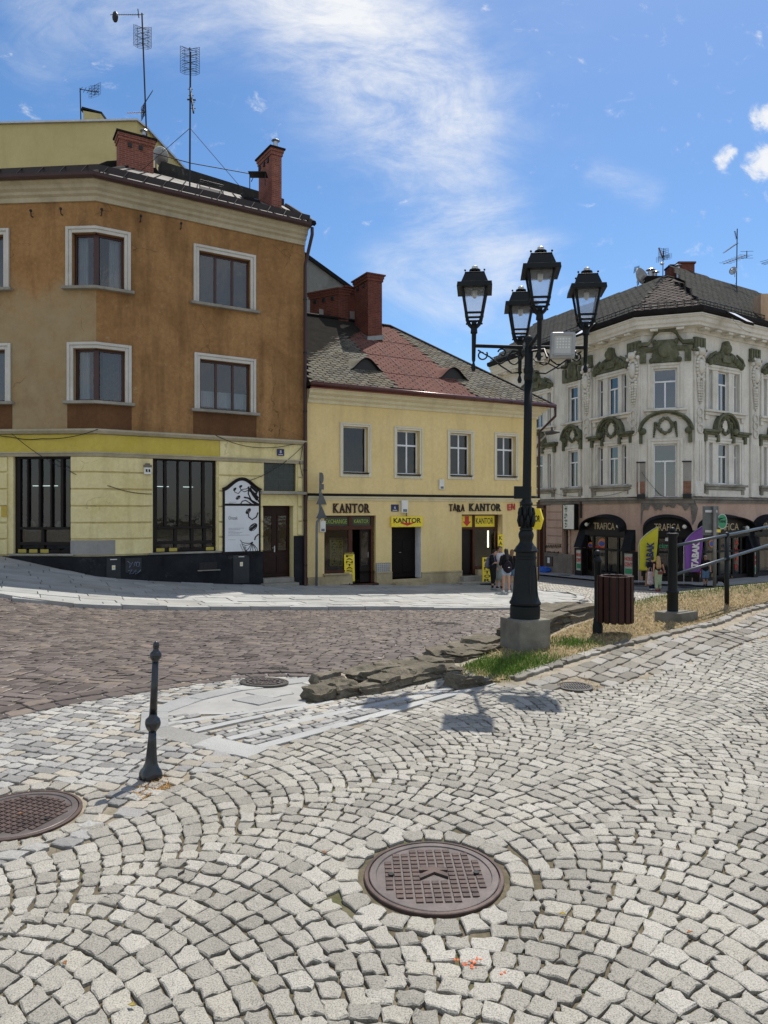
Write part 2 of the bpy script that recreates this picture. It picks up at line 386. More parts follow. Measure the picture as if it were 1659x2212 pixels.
def stones(name, Q, mat, h=.02, gap=.012, jit=.006, npe=3, tilt=.006, round_=.06, inset=.010, dz=0, zf=None, smooth=False, kind='structure', conform=False):
    """Q: (N,4,2) plan quads -> one mesh of separate, slightly uneven setts lying on the ground"""
    Q = np.asarray(Q, float); Nn = len(Q)
    if not Nn: return None
    c = Q.mean(1, keepdims=True); d = Q-c; L = np.linalg.norm(d, axis=2, keepdims=True)
    Q = c+d*(1-np.minimum(.4, gap*.72/np.maximum(L, .01)))*(1-round_)
    k = 4*npe; P = np.empty((Nn, k, 2))
    for i in range(4):
        a, b = Q[:, i], Q[:, (i+1) % 4]
        for j in range(npe):
            t = j/npe; p = a*(1-t)+b*t
            if j: p = p+(p-c[:, 0])*(round_*(1.1 if npe > 2 else .9))
            P[:, i*npe+j] = p
    P += rng.normal(0, jit, P.shape)
    cc = P.mean(1, keepdims=True); dd = P-cc; ln = np.linalg.norm(dd, axis=2, keepdims=True)
    P2 = cc+dd*(1-np.minimum(.35, inset/np.maximum(ln, .01)))
    zfun = zf or g
    zc = zfun(cc[:, 0, 0], cc[:, 0, 1])
    e = .05; gxx = (zfun(cc[:, 0, 0]+e, cc[:, 0, 1])-zc)/e; gyy = (zfun(cc[:, 0, 0], cc[:, 0, 1]+e)-zc)/e
    tl = rng.normal(0, tilt/.06, (Nn, 2)); hh = h+rng.normal(0, h*.12, Nn)+dz
    def zz(p, off):
        if conform: return zfun(p[:, :, 0], p[:, :, 1])+hh[:, None]+off
        r = p-cc; return (zc+hh)[:, None]+off+r[:, :, 0]*(gxx+tl[:, 0])[:, None]+r[:, :, 1]*(gyy+tl[:, 1])[:, None]
    r0 = np.dstack([P, zz(P, -h-.03)]); r1 = np.dstack([P, zz(P, -min(.008, h*.35))]); r2 = np.dstack([P2, zz(P2, 0)+rng.normal(0, .0012, P2.shape[:2])])
    ce = np.dstack([cc, (zc+hh+rng.normal(.0015, .0015, Nn))[:, None]])
    V = np.concatenate([r0, r1, r2, ce], 1); m = 3*k+1; V = V.reshape(-1, 3)
    base = (np.arange(Nn)*m)[:, None]; j = np.arange(k); j2 = (j+1) % k
    q = np.concatenate([np.stack([j, j2, k+j2, k+j], 1), np.stack([k+j, k+j2, 2*k+j2, 2*k+j], 1)])
    tri = np.stack([2*k+j, 2*k+j2, np.full(k, 3*k)], 1)
    fq = (base[:, :, None]+q[None]).reshape(-1, 4).tolist(); ft = (base[:, :, None]+tri[None]).reshape(-1, 3).tolist()
    return build_mesh_np(name, V, fq+ft, mat, smooth, kind)
def rows(ang, ln, wd, bbox, lvar=.25, wvar=.1, wave=0, wl=3.):
    """setts in courses along direction ang; bbox in the rotated frame around the given centre"""
    (cx, cy, U, Vv) = bbox; ca_, sa = math.cos(R(ang)), math.sin(R(ang)); out = []
    v = -Vv
    while v < Vv:
        hgt = wd*(1+rng.uniform(-wvar, wvar)); u = -U-rng.uniform(0, ln)
        while u < U:
            l = ln*(1+rng.uniform(-lvar, lvar)); q = np.array([(u, v), (u+l, v), (u+l, v+hgt), (u, v+hgt)])
            if wave: q[:, 1] += wave*np.sin(q[:, 0]/wl*6.28+v*.3)
            out.append(q); u += l
        v += hgt
    q = np.array(out); return np.stack([cx+q[..., 0]*ca_-q[..., 1]*sa, cy+q[..., 0]*sa+q[..., 1]*ca_], -1)
def strip(name, line, wid, mat, h=.02, gap=.006, ln=.9, dz=0., side=0, jit=.001, zf=None):
    """a line of kerb / border stones of width wid along a polyline"""
    L = np.array(line, float); seg = np.hypot(*np.diff(L, axis=0).T); s = np.r_[0, np.cumsum(seg)]; n = max(1, int(s[-1]/ln)); ss = np.linspace(0, s[-1], n+1)
    P = np.c_[np.interp(ss, s, L[:, 0]), np.interp(ss, s, L[:, 1])]; t = np.gradient(P, axis=0); t /= np.linalg.norm(t, axis=1, keepdims=True); nr = np.c_[-t[:, 1], t[:, 0]]
    A = P+nr*wid*(side-.5); B = P+nr*wid*(side+.5)
    Q = np.stack([A[:-1], A[1:], B[1:], B[:-1]], 1); return stones(name, Q, mat, h, gap, jit, 5, .0015, .004, .006, dz, zf, conform=True)
cen = lambda Q: Q.mean(1)
def sheet(name, P, mat, dz, step):
    lo, hi = P.min(0), P.max(0); X, Y = np.meshgrid(np.arange(lo[0], hi[0]+step, step), np.arange(lo[1], hi[1]+step, step)); ins = inpoly(np.c_[X.ravel(), Y.ravel()], P).reshape(X.shape); Z = g(X, Y)+dz
    idx = np.arange(X.size).reshape(X.shape); c_ = ins[:-1, :-1] & ins[1:, :-1] & ins[:-1, 1:] & ins[1:, 1:]
    return build_mesh_np(name, np.c_[X.ravel(), Y.ravel(), Z.ravel()], np.c_[idx[:-1, :-1][c_], idx[:-1, 1:][c_], idx[1:, 1:][c_], idx[1:, :-1][c_]], mat, True)
# --- outlines on the ground
mh = [(hit((937, 1893)), .322), (hit((42, 1761)), .322)]                      # two big covers in the plaza
drain = (hit((1242, 1484)), .17); ap_mh = (hit(g2(1142, 363)), .25)
road_edge = poly([g2(-500, 560), g2(-200, 525), g2(0, 492), g2(280, 432), g2(500, 396), g2(700, 368), g2(860, 346), g2(1040, 322), g2(1230, 318), g2(1400, 322)])
kerb_line = poly([(-140, 1268), (-60, 1280), (0, 1290), (80, 1303), (160, 1311), (280, 1316), (400, 1318), (560, 1318), (690, 1318), (900, 1318), (1090, 1318), (1180, 1314), (1228, 1308), (1256, 1298), (1250, 1290), (1222, 1283), (1180, 1280)])
kerb_line = np.vstack([kerb_line[0]+[-9, -1.2], kerb_line])
apron_out = poly([g2(1340, 338), g2(1240, 352), g2(1000, 383), g2(850, 415), g2(720, 450), g2(640, 485), g2(612, 520), g2(640, 556), g2(760, 590), g2(900, 622), g2(1035, 652), g2(1085, 660)])
ramp_edge = poly([g2(1120, 640), g2(1400, 566), g2(1659, 492), g3(200, 650), g3(470, 577)])
apron_poly = np.vstack([apron_out, ramp_edge, poly([g3(330, 590), g3(220, 600), g3(0, 620), g2(1560, 430), g2(1330, 440)])])
grey_poly = np.vstack([road_edge, poly([g2(1130, 640), g2(960, 700), g2(830, 762), g2(700, 850), g2(560, 935), g2(430, 990), g4(400, 230), g4(330, 300), g4(150, 355), g4(0, 385), g4(-400, 420)]), [[-6, 2.6], [-9, 4]]])
path_in = poly([g3(480, 580), g3(560, 563), g3(640, 530), g3(760, 492), g3(870, 455), g3(1000, 420), g3(1100, 392), g3(1230, 362), g3(1350, 336), g3(1500, 290), g3(1659, 240), g3(1800, 200)])
path_out = poly([g3(1800, 330), g3(1659, 382), g3(1520, 425), g3(1400, 462), g3(1280, 500), g3(1150, 545), g3(1030, 580), g3(900, 602), g3(820, 618), g3(760, 612), g3(640, 592), g3(560, 590)])
path_poly = np.vstack([path_in, path_out])
grass_poly = np.vstack([path_in, [[14, 12], [14, 16]], BND[::-1][1:9]])
# --- fan-laid granite of the plaza
def fans():
    out = []; ang = 42; Rr = .98; th = R(43); Wc = 2*Rr*math.sin(th); d = .108
    ax = np.array([math.sin(R(ang)), math.cos(R(ang))]); bx = np.array([ax[1], -ax[0]]); o = np.array([.45, 2.0])
    for k in range(-9, 10):
        off = rng.uniform(-.03, .03)
        for j in range(-70, 110):
            a0 = j*d+off; n = 14; e = np.linspace(-th*1.07, th*1.07, n+1); e[1:-1] += rng.uniform(-.022, .022, n-1); e += rng.uniform(-.04, .04)
            c0, s0 = np.cos(e), np.sin(e)
            for i in range(n):
                ds = d*1.0
                pts = []
                for (q, rad) in ((i, 1), (i+1, 1), (i+1, 0), (i, 0)):
                    A = a0+Rr*c0[q]-Rr; B = k*Wc+Rr*s0[q]
                    if not rad: A -= ds*c0[q]*c0[q]; B -= ds*c0[q]*s0[q]
                    pts.append(o+A*ax+B*bx)
                out.append(pts)
    return np.array(out)
Q = fans(); wv = lambda p: np.stack([np.sin(p[..., 1]*1.7+p[..., 0]*.9)*.045+np.sin(p[..., 0]*3.1-p[..., 1]*2.3)*.016, np.sin(p[..., 0]*1.9-p[..., 1]*.7)*.045+np.sin(p[..., 1]*3.7+p[..., 0]*1.3)*.016], -1); Q = Q+wv(Q); c = cen(Q)
keep = inview(c) & (c[:, 1] < 13) & (sdist(c[:, 0], c[:, 1]) < 0) & ~inpoly(c, grey_poly) & ~inpoly(c, apron_poly) & ~inpoly(c, path_poly) & ~inpoly(c, grass_poly)
for (p, r) in mh: keep &= np.hypot(c[:, 0]-p.x, c[:, 1]-p.y) > r+.13
keep &= np.hypot(c[:, 0]-drain[0].x, c[:, 1]-drain[0].y) > drain[1]+.04
keep &= segd(c, ramp_edge) > .07
keep &= segd(c, apron_out[-4:]) > .05
rgt = (c[:, 0] > 2.2) & (c[:, 1] > 7) & (c[:, 1] > 5.2+c[:, 0]*1.0)
keep &= ~rgt
extra = []
for (p, r) in mh:
    n = int(2*math.pi*(r+.09)/.112)
    for i in range(n):
        a, b = 2*math.pi*i/n, 2*math.pi*(i+1)/n; r0, r1 = r+.03, r+.03+.11
        extra.append([(p.x+r0*math.cos(a), p.y+r0*math.sin(a)), (p.x+r0*math.cos(b), p.y+r0*math.sin(b)), (p.x+r1*math.cos(b), p.y+r1*math.sin(b)), (p.x+r1*math.cos(a), p.y+r1*math.sin(a))])
stones('plaza_paving', np.concatenate([Q[keep], np.array(extra)]), M_gran, .0105, .0085, .0055, 3, .0016, .035, .006)
# --- coursed grey setts left of the plaza
Q = rows(-17, .140, .096, (-3, 5, 5.5, 4.5), .28, .08); c = cen(Q)
k = inview(c) & inpoly(c, grey_poly) & ~inpoly(c, apron_poly) & (segd(c, apron_out) > .06)
for (p, r) in mh: k &= np.hypot(c[:, 0]-p.x, c[:, 1]-p.y) > r+.15
stones('coursed_paving', Q[k], M_mixed, .012, .011, .006, 3, .002, .04, .007)
# --- dark street setts
road_poly = np.vstack([road_edge, poly([g2(1659, 285), (985, 1428)]), BND[9:13]+[0, .25], [[9, 15.5], [14, 18], [16, 24]], kerb_line[::-1]])
Q = rows(-11, .20, .150, (-1, 13, 16, 10), .25, .1, .05, 4.); c = cen(Q)
k = inview(c, 2) & inpoly(c, road_poly) & (segd(c, road_edge) > .05) & (c[:, 1] < 24)
kk = k & (np.hypot(c[:, 0]-ap_mh[0].x, c[:, 1]-ap_mh[0].y) > ap_mh[1]+.05)
stones('street_paving', Q[kk], M_road, .014, .013, .006, 2, .0022, .045, .009)
strip('street_edging', road_edge, .15, M_road, .028, .008, .24, 0, 0, .006)
strip('street_edging', road_edge+[.06, -.2], .17, M_road, .022, .012, .22, 0, 0, .006)
# --- apron: flagstones, border, inlaid strips and small setts
slab_poly = np.vstack([apron_out[:6]+[.02, -.12], poly([g2(690, 505), g2(960, 497), g2(1320, 452), g2(1345, 400)])])
sheet('apron_bed', slab_poly, pm('apron_bed_grey', (.285, .283, .27), .85, 0, .2, .14, 3), .003, .03)
Q = rows(-38, .44, .30, (-1.2, 6.7, 3, 2.2), .2, .1); c = cen(Q)
Qm = np.concatenate([Q, (Q+np.roll(Q, 1, 1))/2, c[:, None]], 1); k = inpoly(Q.reshape(-1, 2), slab_poly).reshape(-1, 4).all(1) & (np.hypot(Qm[..., 0]-ap_mh[0].x, Qm[..., 1]-ap_mh[0].y).min(1) > .27) 
M_apron = granite_mat('apron_granite', (.20, .203, .198), (.335, .335, .32), .35, (.24, .235, .21), .2, .25, .7, 110)
stones('apron_flagstones', Q[k], M_apron, .012, .014, .0006, 5, .0005, .0, .004, conform=True)
strip('apron_border', apron_out+[.06, -.04], .23, M_apron, .013, .004, .5, 0, 0)
sl = [poly([g2(715, 540), g2(830, 520), g2(960, 500), g2(1180, 472), g2(1330, 452)]), poly([g2(830, 570), g2(1060, 520), g2(1320, 455), g2(1445, 440)]), poly([g2(985, 605), g2(1300, 528), g2(1659, 445), g3(230, 610), g3(290, 600)]), ramp_edge]
for i, L in enumerate(sl): strip('apron_strip', L, .085 if i < 3 else .10, M_slab, .011, .004, .8, 0, 0)
Q = rows(41, .115, .074, (-.2, 6.2, 4, 2.4), .3, .08); c = cen(Q)
k = inpoly(c, apron_poly) & (segd(c, apron_out) > .1)
for L in sl: k &= segd(c, L) > .062
tri = poly([g2(700, 515), g2(960, 497), g2(1330, 452), g2(1500, 440), g3(0, 600), g3(300, 590), g3(470, 577), g2(1110, 650), g2(700, 560)])
k &= ~inpoly(c, slab_poly)
stones('apron_setts', Q[k], M_mixed, .012, .009, .005, 2, .002, .04, .006)
# --- side path with its kerb stones
Q = rows(42, .20, .155, (5, 9, 7, 3), .25, .12); c = cen(Q)
k = inview(c, 2) & inpoly(c, path_poly) & (np.hypot(c[:, 0]-drain[0].x, c[:, 1]-drain[0].y) > drain[1]+.06) & (segd(c, path_in) > .12)
stones('side_path', Q[k], M_path, .014, .012, .007, 3, .003, .045, .009)
strip('grass_kerb', path_in[1:], .115, M_path, .028, .016, .30, 0, 0, .012)
# --- far pavement with its kerb, lane and shop pavement
walk_poly = np.vstack([kerb_line, [[3.5, 34], [-4, 28], [-9, 23], [-22, 23.5]]])
Q = rows(28, .95, .48, (-3, 21, 18, 9), .15, .02); c = cen(Q)
k = inpoly(c, walk_poly) & (segd(c, kerb_line) > .12) & (c[:, 1]-24 < (c[:, 0]+2)*.5+3.5)
stones('pavement', Q[k], M_slab, .05, .014, .0006, 5, .0006, .0, .005, .03, conform=True)
sheet('pavement_bed', walk_poly[np.hypot(walk_poly[:, 0], walk_poly[:, 1]) < 45], pm('pavement_joint', (.10, .10, .095), .9), .062, .2)
strip('pavement_kerb', kerb_line, .26, M_slab, .10, .005, 1.0, 0, 0)
lane_poly = np.array([[3.5, 34], [4.6, 29.2]]+[list(p) for p in kerb_line[-1:-6:-1]]+[[9, 20], [14, 20], [24, 27], [24, 33], [12, 37.5], [9, 44], [5, 44]])
Q = rows(75, .19, .13, (11, 31, 16, 12), .3, .1, .05); c = cen(Q)
k = inpoly(c, lane_poly) & (c[:, 0]/np.maximum(c[:, 1], 1) > .15) & (c[:, 0]/c[:, 1] < .6)
stones('lane_paving', Q[k], M_lane, .02, .02, .004, 1, .003, .05, .012)
strip('plaza_bank_kerb', np.vstack([BND[9]+[.55, .75], BND[10]+[.3, .8], BND[11]+[.2, .8], BND[12]+[.1, .7], BND[13]+[.1, .6]]), .3, M_kerb, .05, .01, .9, .02, 0, .004)
# ------------------------------------------------------------------ facades
class Fac:
    def __init__(s, A, B):
        s.A, s.B = Vector(A), Vector(B); s.U = (s.B-s.A).normalized(); s.L = (s.B-s.A).length
        s.N = Vector((s.U.y, -s.U.x))                      # outward, towards the square
    def P(s, u, z, d=0): q = s.A+s.U*u+s.N*d; return Vector((q.x, q.y, z))
    def pix(s, p, d=0):
        k = Vector(((p[0]-CX)/F, 1)); t = (s.A+s.N*d).dot(s.N)/k.dot(s.N); q = k*t
        return (q-s.A-s.N*d).dot(s.U), EYE+(CY-p[1])/F*t
    def u(s, p, d=0): return s.pix(p, d)[0]
    def z(s, p, d=0): return s.pix(p, d)[1]
    def box(s, mb, u0, u1, z0, z1, d0, d1):
        mb.hexa([s.P(u0, z0, d1), s.P(u1, z0, d1), s.P(u1, z0, d0), s.P(u0, z0, d0), s.P(u0, z1, d1), s.P(u1, z1, d1), s.P(u1, z1, d0), s.P(u0, z1, d0)])
    def prism(s, mb, pts, d0, d1):
        mb.prism([s.P(u, z, d1) for u, z in pts], -Vector((s.N.x, s.N.y, 0))*(d1-d0))
    def wall(s, mb, u0, u1, z0, z1, ops=(), d=0):
        us = sorted({u0, u1, *[o[0] for o in ops], *[o[1] for o in ops]}); zs = sorted({z0, z1, *[o[2] for o in ops], *[o[3] for o in ops]})
        us = [u for u in us if u0 <= u <= u1]; zs = [z for z in zs if z0 <= z <= z1]
        for a, b in zip(us[:-1], us[1:]):
            run = None
            for c, e in list(zip(zs[:-1], zs[1:]))+[(None, None)]:
                inside = c is None or any(o[0] < (a+b)/2 < o[1] and o[2] < (c+e)/2 < o[3] for o in ops)
                if inside:
                    if run: mb.add([s.P(a, run[0], d), s.P(b, run[0], d), s.P(b, run[1], d), s.P(a, run[1], d)], [(0, 1, 2, 3)]); run = None
                else: run = [c if not run else run[0], e]
        for o in ops:
            a, b, c, e = o[:4]; r = o[4] if len(o) > 4 else .3
            if a > u0+1e-4: mb.add([s.P(a, c, d), s.P(a, e, d), s.P(a, e, d-r), s.P(a, c, d-r)], [(0, 1, 2, 3)])
            if b < u1-1e-4: mb.add([s.P(b, c, d), s.P(b, c, d-r), s.P(b, e, d-r), s.P(b, e, d)], [(0, 1, 2, 3)])
            mb.add([s.P(a, e, d), s.P(b, e, d), s.P(b, e, d-r), s.P(a, e, d-r)], [(0, 1, 2, 3)])
            mb.add([s.P(a, c, d), s.P(a, c, d-r), s.P(b, c, d-r), s.P(b, c, d)], [(0, 1, 2, 3)])
def path_sweep(mb, pts, prof):
    """moulding: prof = (outward d, z) swept along a plan polyline with mitred corners; outward is to the right of travel"""
    pts = [Vector(p) for p in pts]; n = len(pts); rings = []
    for i, p in enumerate(pts):
        t0 = (p-pts[i-1]).normalized() if i else None; t1 = (pts[i+1]-p).normalized() if i < n-1 else None
        a = t0 or t1; b = t1 or t0; n0 = Vector((a.y, -a.x)); n1 = Vector((b.y, -b.x)); m = (n0+n1); m = m/ max(.3, m.dot(n0))
        rings.append([Vector((p.x+m.x*d, p.y+m.y*d, z)) for d, z in prof])
    k = len(prof); vs = [v for r in rings for v in r]
    fs = [(i*k+j, (i+1)*k+j, (i+1)*k+(j+1) % k, i*k+(j+1) % k) for i in range(n-1) for j in range(k)]
    fs += [tuple(range(k-1, -1, -1))[::-1], tuple((n-1)*k+j for j in range(k))[::-1]]
    mb.add(vs, fs)
def window(f, root, u0, u1, z0, z1, fm, gm, cols=(), rows=(), rec=.18, fw=.055, sur=None, sm=None, sill=None, silm=None, curtain=None, name='window', subs=None, zsplit=None, tilt=0):
    """opening u0..u1 x z0..z1; sur = (width, projection) of the stucco surround"""
    mb = MB()
    f.box(mb, u0, u1, z0, z0+fw, -rec-.06, -rec); f.box(mb, u0, u1, z1-fw, z1, -rec-.06, -rec)
    f.box(mb, u0, u0+fw, z0+fw, z1-fw, -rec-.06, -rec); f.box(mb, u1-fw, u1, z0+fw, z1-fw, -rec-.06, -rec)
    for r in rows: zc = z0+(z1-z0)*r; f.box(mb, u0+fw, u1-fw, zc-fw*.6, zc+fw*.6, -rec-.055, -rec+.012)
    zt = z0+(z1-z0)*rows[0] if (rows and zsplit) else z1-fw
    for c in cols: uc = u0+(u1-u0)*c; f.box(mb, uc-fw*.55, uc+fw*.55, z0+fw, zt-(fw*.6 if zsplit else 0), -rec-.05, -rec+.006)
    w_ = mb.build(name, fm, root, bevel=.006)
    g_ = MB(); g_.add([f.P(u0+fw*.5, z0+fw*.5, -rec-.03), f.P(u1-fw*.5, z0+fw*.5, -rec-.03), f.P(u1-fw*.5, z1-fw*.5, -rec-.03), f.P(u0+fw*.5, z1-fw*.5, -rec-.03)], [(0, 1, 2, 3)])
    g_.build('pane', gm, w_)
    if sur:
        sw, sp = sur; mb = MB()
        def fr(o, i, d0, d1):
            f.box(mb, u0-o, u0-i, z0-(o if sur[1] < 0 else 0), z1+o, d0, d1); f.box(mb, u1+i, u1+o, z0, z1+o, d0, d1); f.box(mb, u0-i, u1+i, z1+i, z1+o, d0, d1)
        fr(sw*.55, 0, 0.002, sp*.55); fr(sw, sw*.55, 0.002, sp); mb.build('surround', sm, w_, bevel=.012)
    if sill:
        mb = MB(); so, sp, sh = sill; f.box(mb, u0-so, u1+so, z0-sh, z0, -rec+.01, sp); mb.build('sill', silm, w_, bevel=.01)
    if curtain:
        cm, a, b, c, e = curtain; mb = MB(); n = 40; ua, ub = u0+(u1-u0)*a, u0+(u1-u0)*b; za, zb = z0+(z1-z0)*c, z0+(z1-z0)*e; vs = []
        for i in range(n+1):
            uu = ua+(ub-ua)*i/n; dd = -rec-.16+.02*math.sin(i*1.9)
            vs += [f.P(uu, za+.02*abs(math.sin(i*.8)), dd), f.P(uu, zb, dd)]
        mb.add(vs, [(2*i, 2*i+2, 2*i+3, 2*i+1) for i in range(n)]); mb.build('curtain', cm, w_)
    return w_
def quad3(mb, a, b, c, d): mb.add([a, b, c, d], [(0, 1, 2, 3)])
def shell(name, foot, z0, z1, mat, root, cap=False):
    """plain back and side walls along a plan polyline"""
    mb = MB()
    for a, b in zip(foot[:-1], foot[1:]): mb.add([(a[0], a[1], z0), (b[0], b[1], z0), (b[0], b[1], z1), (a[0], a[1], z1)], [(0, 1, 2, 3)])
    return mb.build(name, mat, root)
# ---- text
_gl = {}
def glyphs(s, off=0, res=3):
    if (s, off) in _gl: return _gl[(s, off)]
    cu = bpy.data.curves.new('t', 'FONT'); cu.body = s; cu.size = 1; cu.offset = off; cu.extrude = .5; cu.resolution_u = res; cu.align_x = 'LEFT'
    o = link(bpy.data.objects.new('t', cu)); dg = bpy.context.evaluated_depsgraph_get(); dg.update()
    me = bpy.data.meshes.new_from_object(o.evaluated_get(dg)); vs = [v.co.copy() for v in me.vertices]; fs = [tuple(p.vertices) for p in me.polygons]
    bpy.data.objects.remove(o); bpy.data.curves.remove(cu); bpy.data.meshes.remove(me); _gl[(s, off)] = (vs, fs); return vs, fs
def text_into(mb, s, O, U, V, Nn, width=None, height=.3, thick=.01, off=0, serif=0, slant=0):
    """writing centred on O"""
    vs, fs = glyphs(s, off)
    if not vs: return
    x0, x1 = min(v.x for v in vs), max(v.x for v in vs); y0, y1 = min(v.y for v in vs), max(v.y for v in vs)
    ky = height/(y1-y0); kx = (width/(x1-x0)) if width else ky
    O, U, V, Nn = Vector(O), Vector(U), Vector(V), Vector(Nn)
    mb.add([O+U*((v.x-(x0+x1)/2)*kx+slant*(v.y-(y0+y1)/2)*ky)+V*((v.y-(y0+y1)/2)*ky)+Nn*((v.z+.5)*thick) for v in vs], fs)
def U3(f): return Vector((f.U.x, f.U.y, 0))
def N3(f): return Vector((f.N.x, f.N.y, 0))
ZU = Vector((0, 0, 1))
def ftext(f, root, s, uc, zc, h, d, mat, width=None, thick=.006, off=.0, name='lettering', vertical=False, step=None):
    mb = MB()
    if vertical:
        st = step or h*1.15; n = len(s)
        for i, ch in enumerate(s): text_into(mb, ch, f.P(uc, zc+((n-1)/2-i)*st, d), U3(f), ZU, N3(f), None if not width else (width*(.35 if ch in 'I1' else 1)), h, thick, off)
    else: text_into(mb, s, f.P(uc, zc, d), U3(f), ZU, N3(f), width, h, thick, off)
    return mb.build(name, mat, root, uv=False)
# ------------------------------------------------------------------ shared materials
def stucco(name, col, col2, dirt, var=.5, streak=.5, patch=None, bump=.25, sc=.6, pale=None, crack=0):
    t = NT(name); t.set(.92, 0, .2)
    n = t.noise(sc, 9, .68, dist=.4); c = t.ramp(n, [(.32, col), (.68, col2)])
    fine = t.ramp(t.noise(9, 6, .7), [(.3, 1-.16*var*2), (.7, 1+.1*var*2)]); c = t.mix(1, c, fine, 'MULTIPLY')
    st = t.ramp(t.noise(1.6, 7, .65, stretch=(1.2, 1.2, .16)), [(.5, 0), (.78, 1)]); c = t.mix(t.math('MULTIPLY', st, streak), c, dirt)
    if pale:
        (pc, zlo, zhi, xmax) = pale; sp = t.node('ShaderNodeSeparateXYZ'); t.link(t.co(), sp.inputs[0])
        nn = t.math('ADD', sp.outputs[2], t.math('MULTIPLY', t.math('SUBTRACT', t.noise(.9, 6, .7), .5), 2.4))
        m1 = t.node('ShaderNodeMapRange', interpolation_type='SMOOTHSTEP'); m1.inputs['From Min'].default_value = zhi+.5; m1.inputs['From Max'].default_value = zhi-.7; t.link(nn, m1.inputs['Value'])
        m2 = t.math('LESS_THAN', sp.outputs[0], xmax)
        pn = t.ramp(t.noise(1.5, 8, .75), [(.3, .45), (.6, 1)])
        c = t.mix(t.math('MULTIPLY', t.math('MULTIPLY', m1.outputs[0], m2), pn), c, t.mix(t.noise(2.5, 8, .75), mul(pc, .66), mul(pc, 1.15)))
    if patch:
        pm_ = t.ramp(t.noise(2.6, 10, .78), [(.60, 0), (.70, .75)]); c = t.mix(pm_, c, patch)
    if crack:
        vo = t.node('ShaderNodeTexVoronoi', feature='DISTANCE_TO_EDGE', Scale=.55); wv_ = t.node('ShaderNodeMix', data_type='VECTOR'); wv_.inputs[0].default_value = .35; nz = t.node('ShaderNodeTexNoise', Scale=1.7, Detail=6); t.link(t.co(), nz.inputs['Vector']); t.link(t.co(), wv_.inputs[4]); t.link(nz.outputs['Color'], wv_.inputs[5]); t.link(wv_.outputs[1], vo.inputs['Vector'])
        ck = t.math('MULTIPLY', t.math('LESS_THAN', vo.outputs['Distance'], .0024), t.ramp(t.noise(.6, 3), [(.5, 0), (.56, 1)])); c = t.mix(t.math('MULTIPLY', ck, crack), c, mul(dirt, .5))
    t.base(c); t.bump(t.noise(45, 6, .7), bump, .012); t.bump(t.noise(2.2, 5), bump*.7, .06); return t.mat
def brick(name, c1_, c2_, mort=(.32, .27, .23), w_=.25, h_=.075):
    t = NT(name); t.set(.85, 0, .2)
    uv = t.node('ShaderNodeUVMap').outputs[0]; b = t.node('ShaderNodeTexBrick', Scale=1.0); b.inputs['Brick Width'].default_value = w_; b.inputs['Row Height'].default_value = h_; b.inputs['Mortar Size'].default_value = .009; b.inputs['Bias'].default_value = -.1
    b.inputs['Color1'].default_value = (*c1_, 1); b.inputs['Color2'].default_value = (*c2_, 1); b.inputs['Mortar'].default_value = (*mort, 1); t.link(uv, b.inputs['Vector'])
    c = t.mix(1, b.outputs['Color'], t.ramp(t.noise(3, 6), [(.3, .75), (.7, 1.1)]), 'MULTIPLY'); t.base(c)
    t.bump(t.math('SUBTRACT', 1., b.outputs['Fac']), .6, .012); return t.mat
M_ochre = stucco('ochre_stucco', (.225, .118, .046), (.38, .218, .092), (.085, .042, .020), .7, .75, (.40, .31, .18), .3, .55, pale=((.35, .275, .16), 3.5, 8.6, -8.87), crack=.6)
M_cornice = stucco('cornice_stucco', (.36, .32, .22), (.50, .45, .33), (.17, .15, .11), .3, .5, None, .12)
M_white_sur = stucco('white_surround_stucco', (.46, .45, .41), (.60, .59, .55), (.33, .31, .27), .2, .45, None, .08)
M_shopyellow = stucco('weathered_yellow_stucco', (.66, .56, .26), (.78, .69, .39), (.34, .27, .11), .35, .55, None, .15, .8, crack=.35)
M_band = stucco('bright_yellow_stucco', (.50, .40, .065), (.58, .47, .11), (.38, .28, .05), .3, .4, (.3, .25, .15), .15, .8)
M_plinth = stucco('black_plinth', (.008, .009, .011), (.024, .026, .030), (.006, .007, .009), .6, .3, (.10, .10, .10), .3, 1.2)
M_grey_patch = stucco('grey_render', (.23, .22, .2), (.32, .31, .29), (.16, .15, .14), .3, .4)
M_sheet = pm('roof_sheet', (.19, .18, .16), .65, 0, .2, .35, 1.2, .15, 30)
M_black_sheet = pm('dark_sheet', (.013, .012, .012), .75, 0, .12, .4, 2, .1)
M_brown_gutter = pm('brown_gutter', (.040, .017, .014), .4, 0, .35, .25, 2, .04)
M_brick = brick('red_chimney_brick', (.27, .08, .05), (.20, .055, .035), (.26, .19, .16))
M_brick_b = brick('dark_red_chimney_brick', (.175, .048, .032), (.125, .034, .024), (.15, .10, .08))
M_darkwood = pm('dark_wood', (.009, .005, .004), .5, 0, .25, .4, 4, .1)
M_brownframe = pm('brown_window_frame', (.045, .014, .009), .4, 0, .5, .25, 4, .04)
M_white_pvc = pm('white_window_frame', (.72, .74, .76), .35, 0, .5, .06, 4, .02)
M_glass = glass('window_glass', (.5, .55, .58), add=.05)
M_glassdark = glass('dark_window_glass', (.35, .38, .40), add=.02, wav=.25)
M_shopglass = glass('shop_glass', (.42, .44, .43), add=.015, wav=.1)
M_lace = pm('lace_curtain', (.75, .76, .76), .9, 0, .1, .1, 20, 0)
M_net = pm('net_curtain', (.17, .19, .2), .95, 0, .1, .35, 14, 0)
M_blind = pm('grey_blind', (.13, .14, .16), .8, 0, .2, .08, 2, 0)
M_room = pm('room_dark', (.018, .017, .016), .9, 0, .1, .3, 1, 0)
M_stone_sill = stucco('stone_sill', (.2, .19, .16), (.36, .34, .29), (.1, .1, .09), .4, .5)
M_steel = pm('galvanised_steel', (.42, .43, .44), .35, .8, .5, .15, 5, .03)
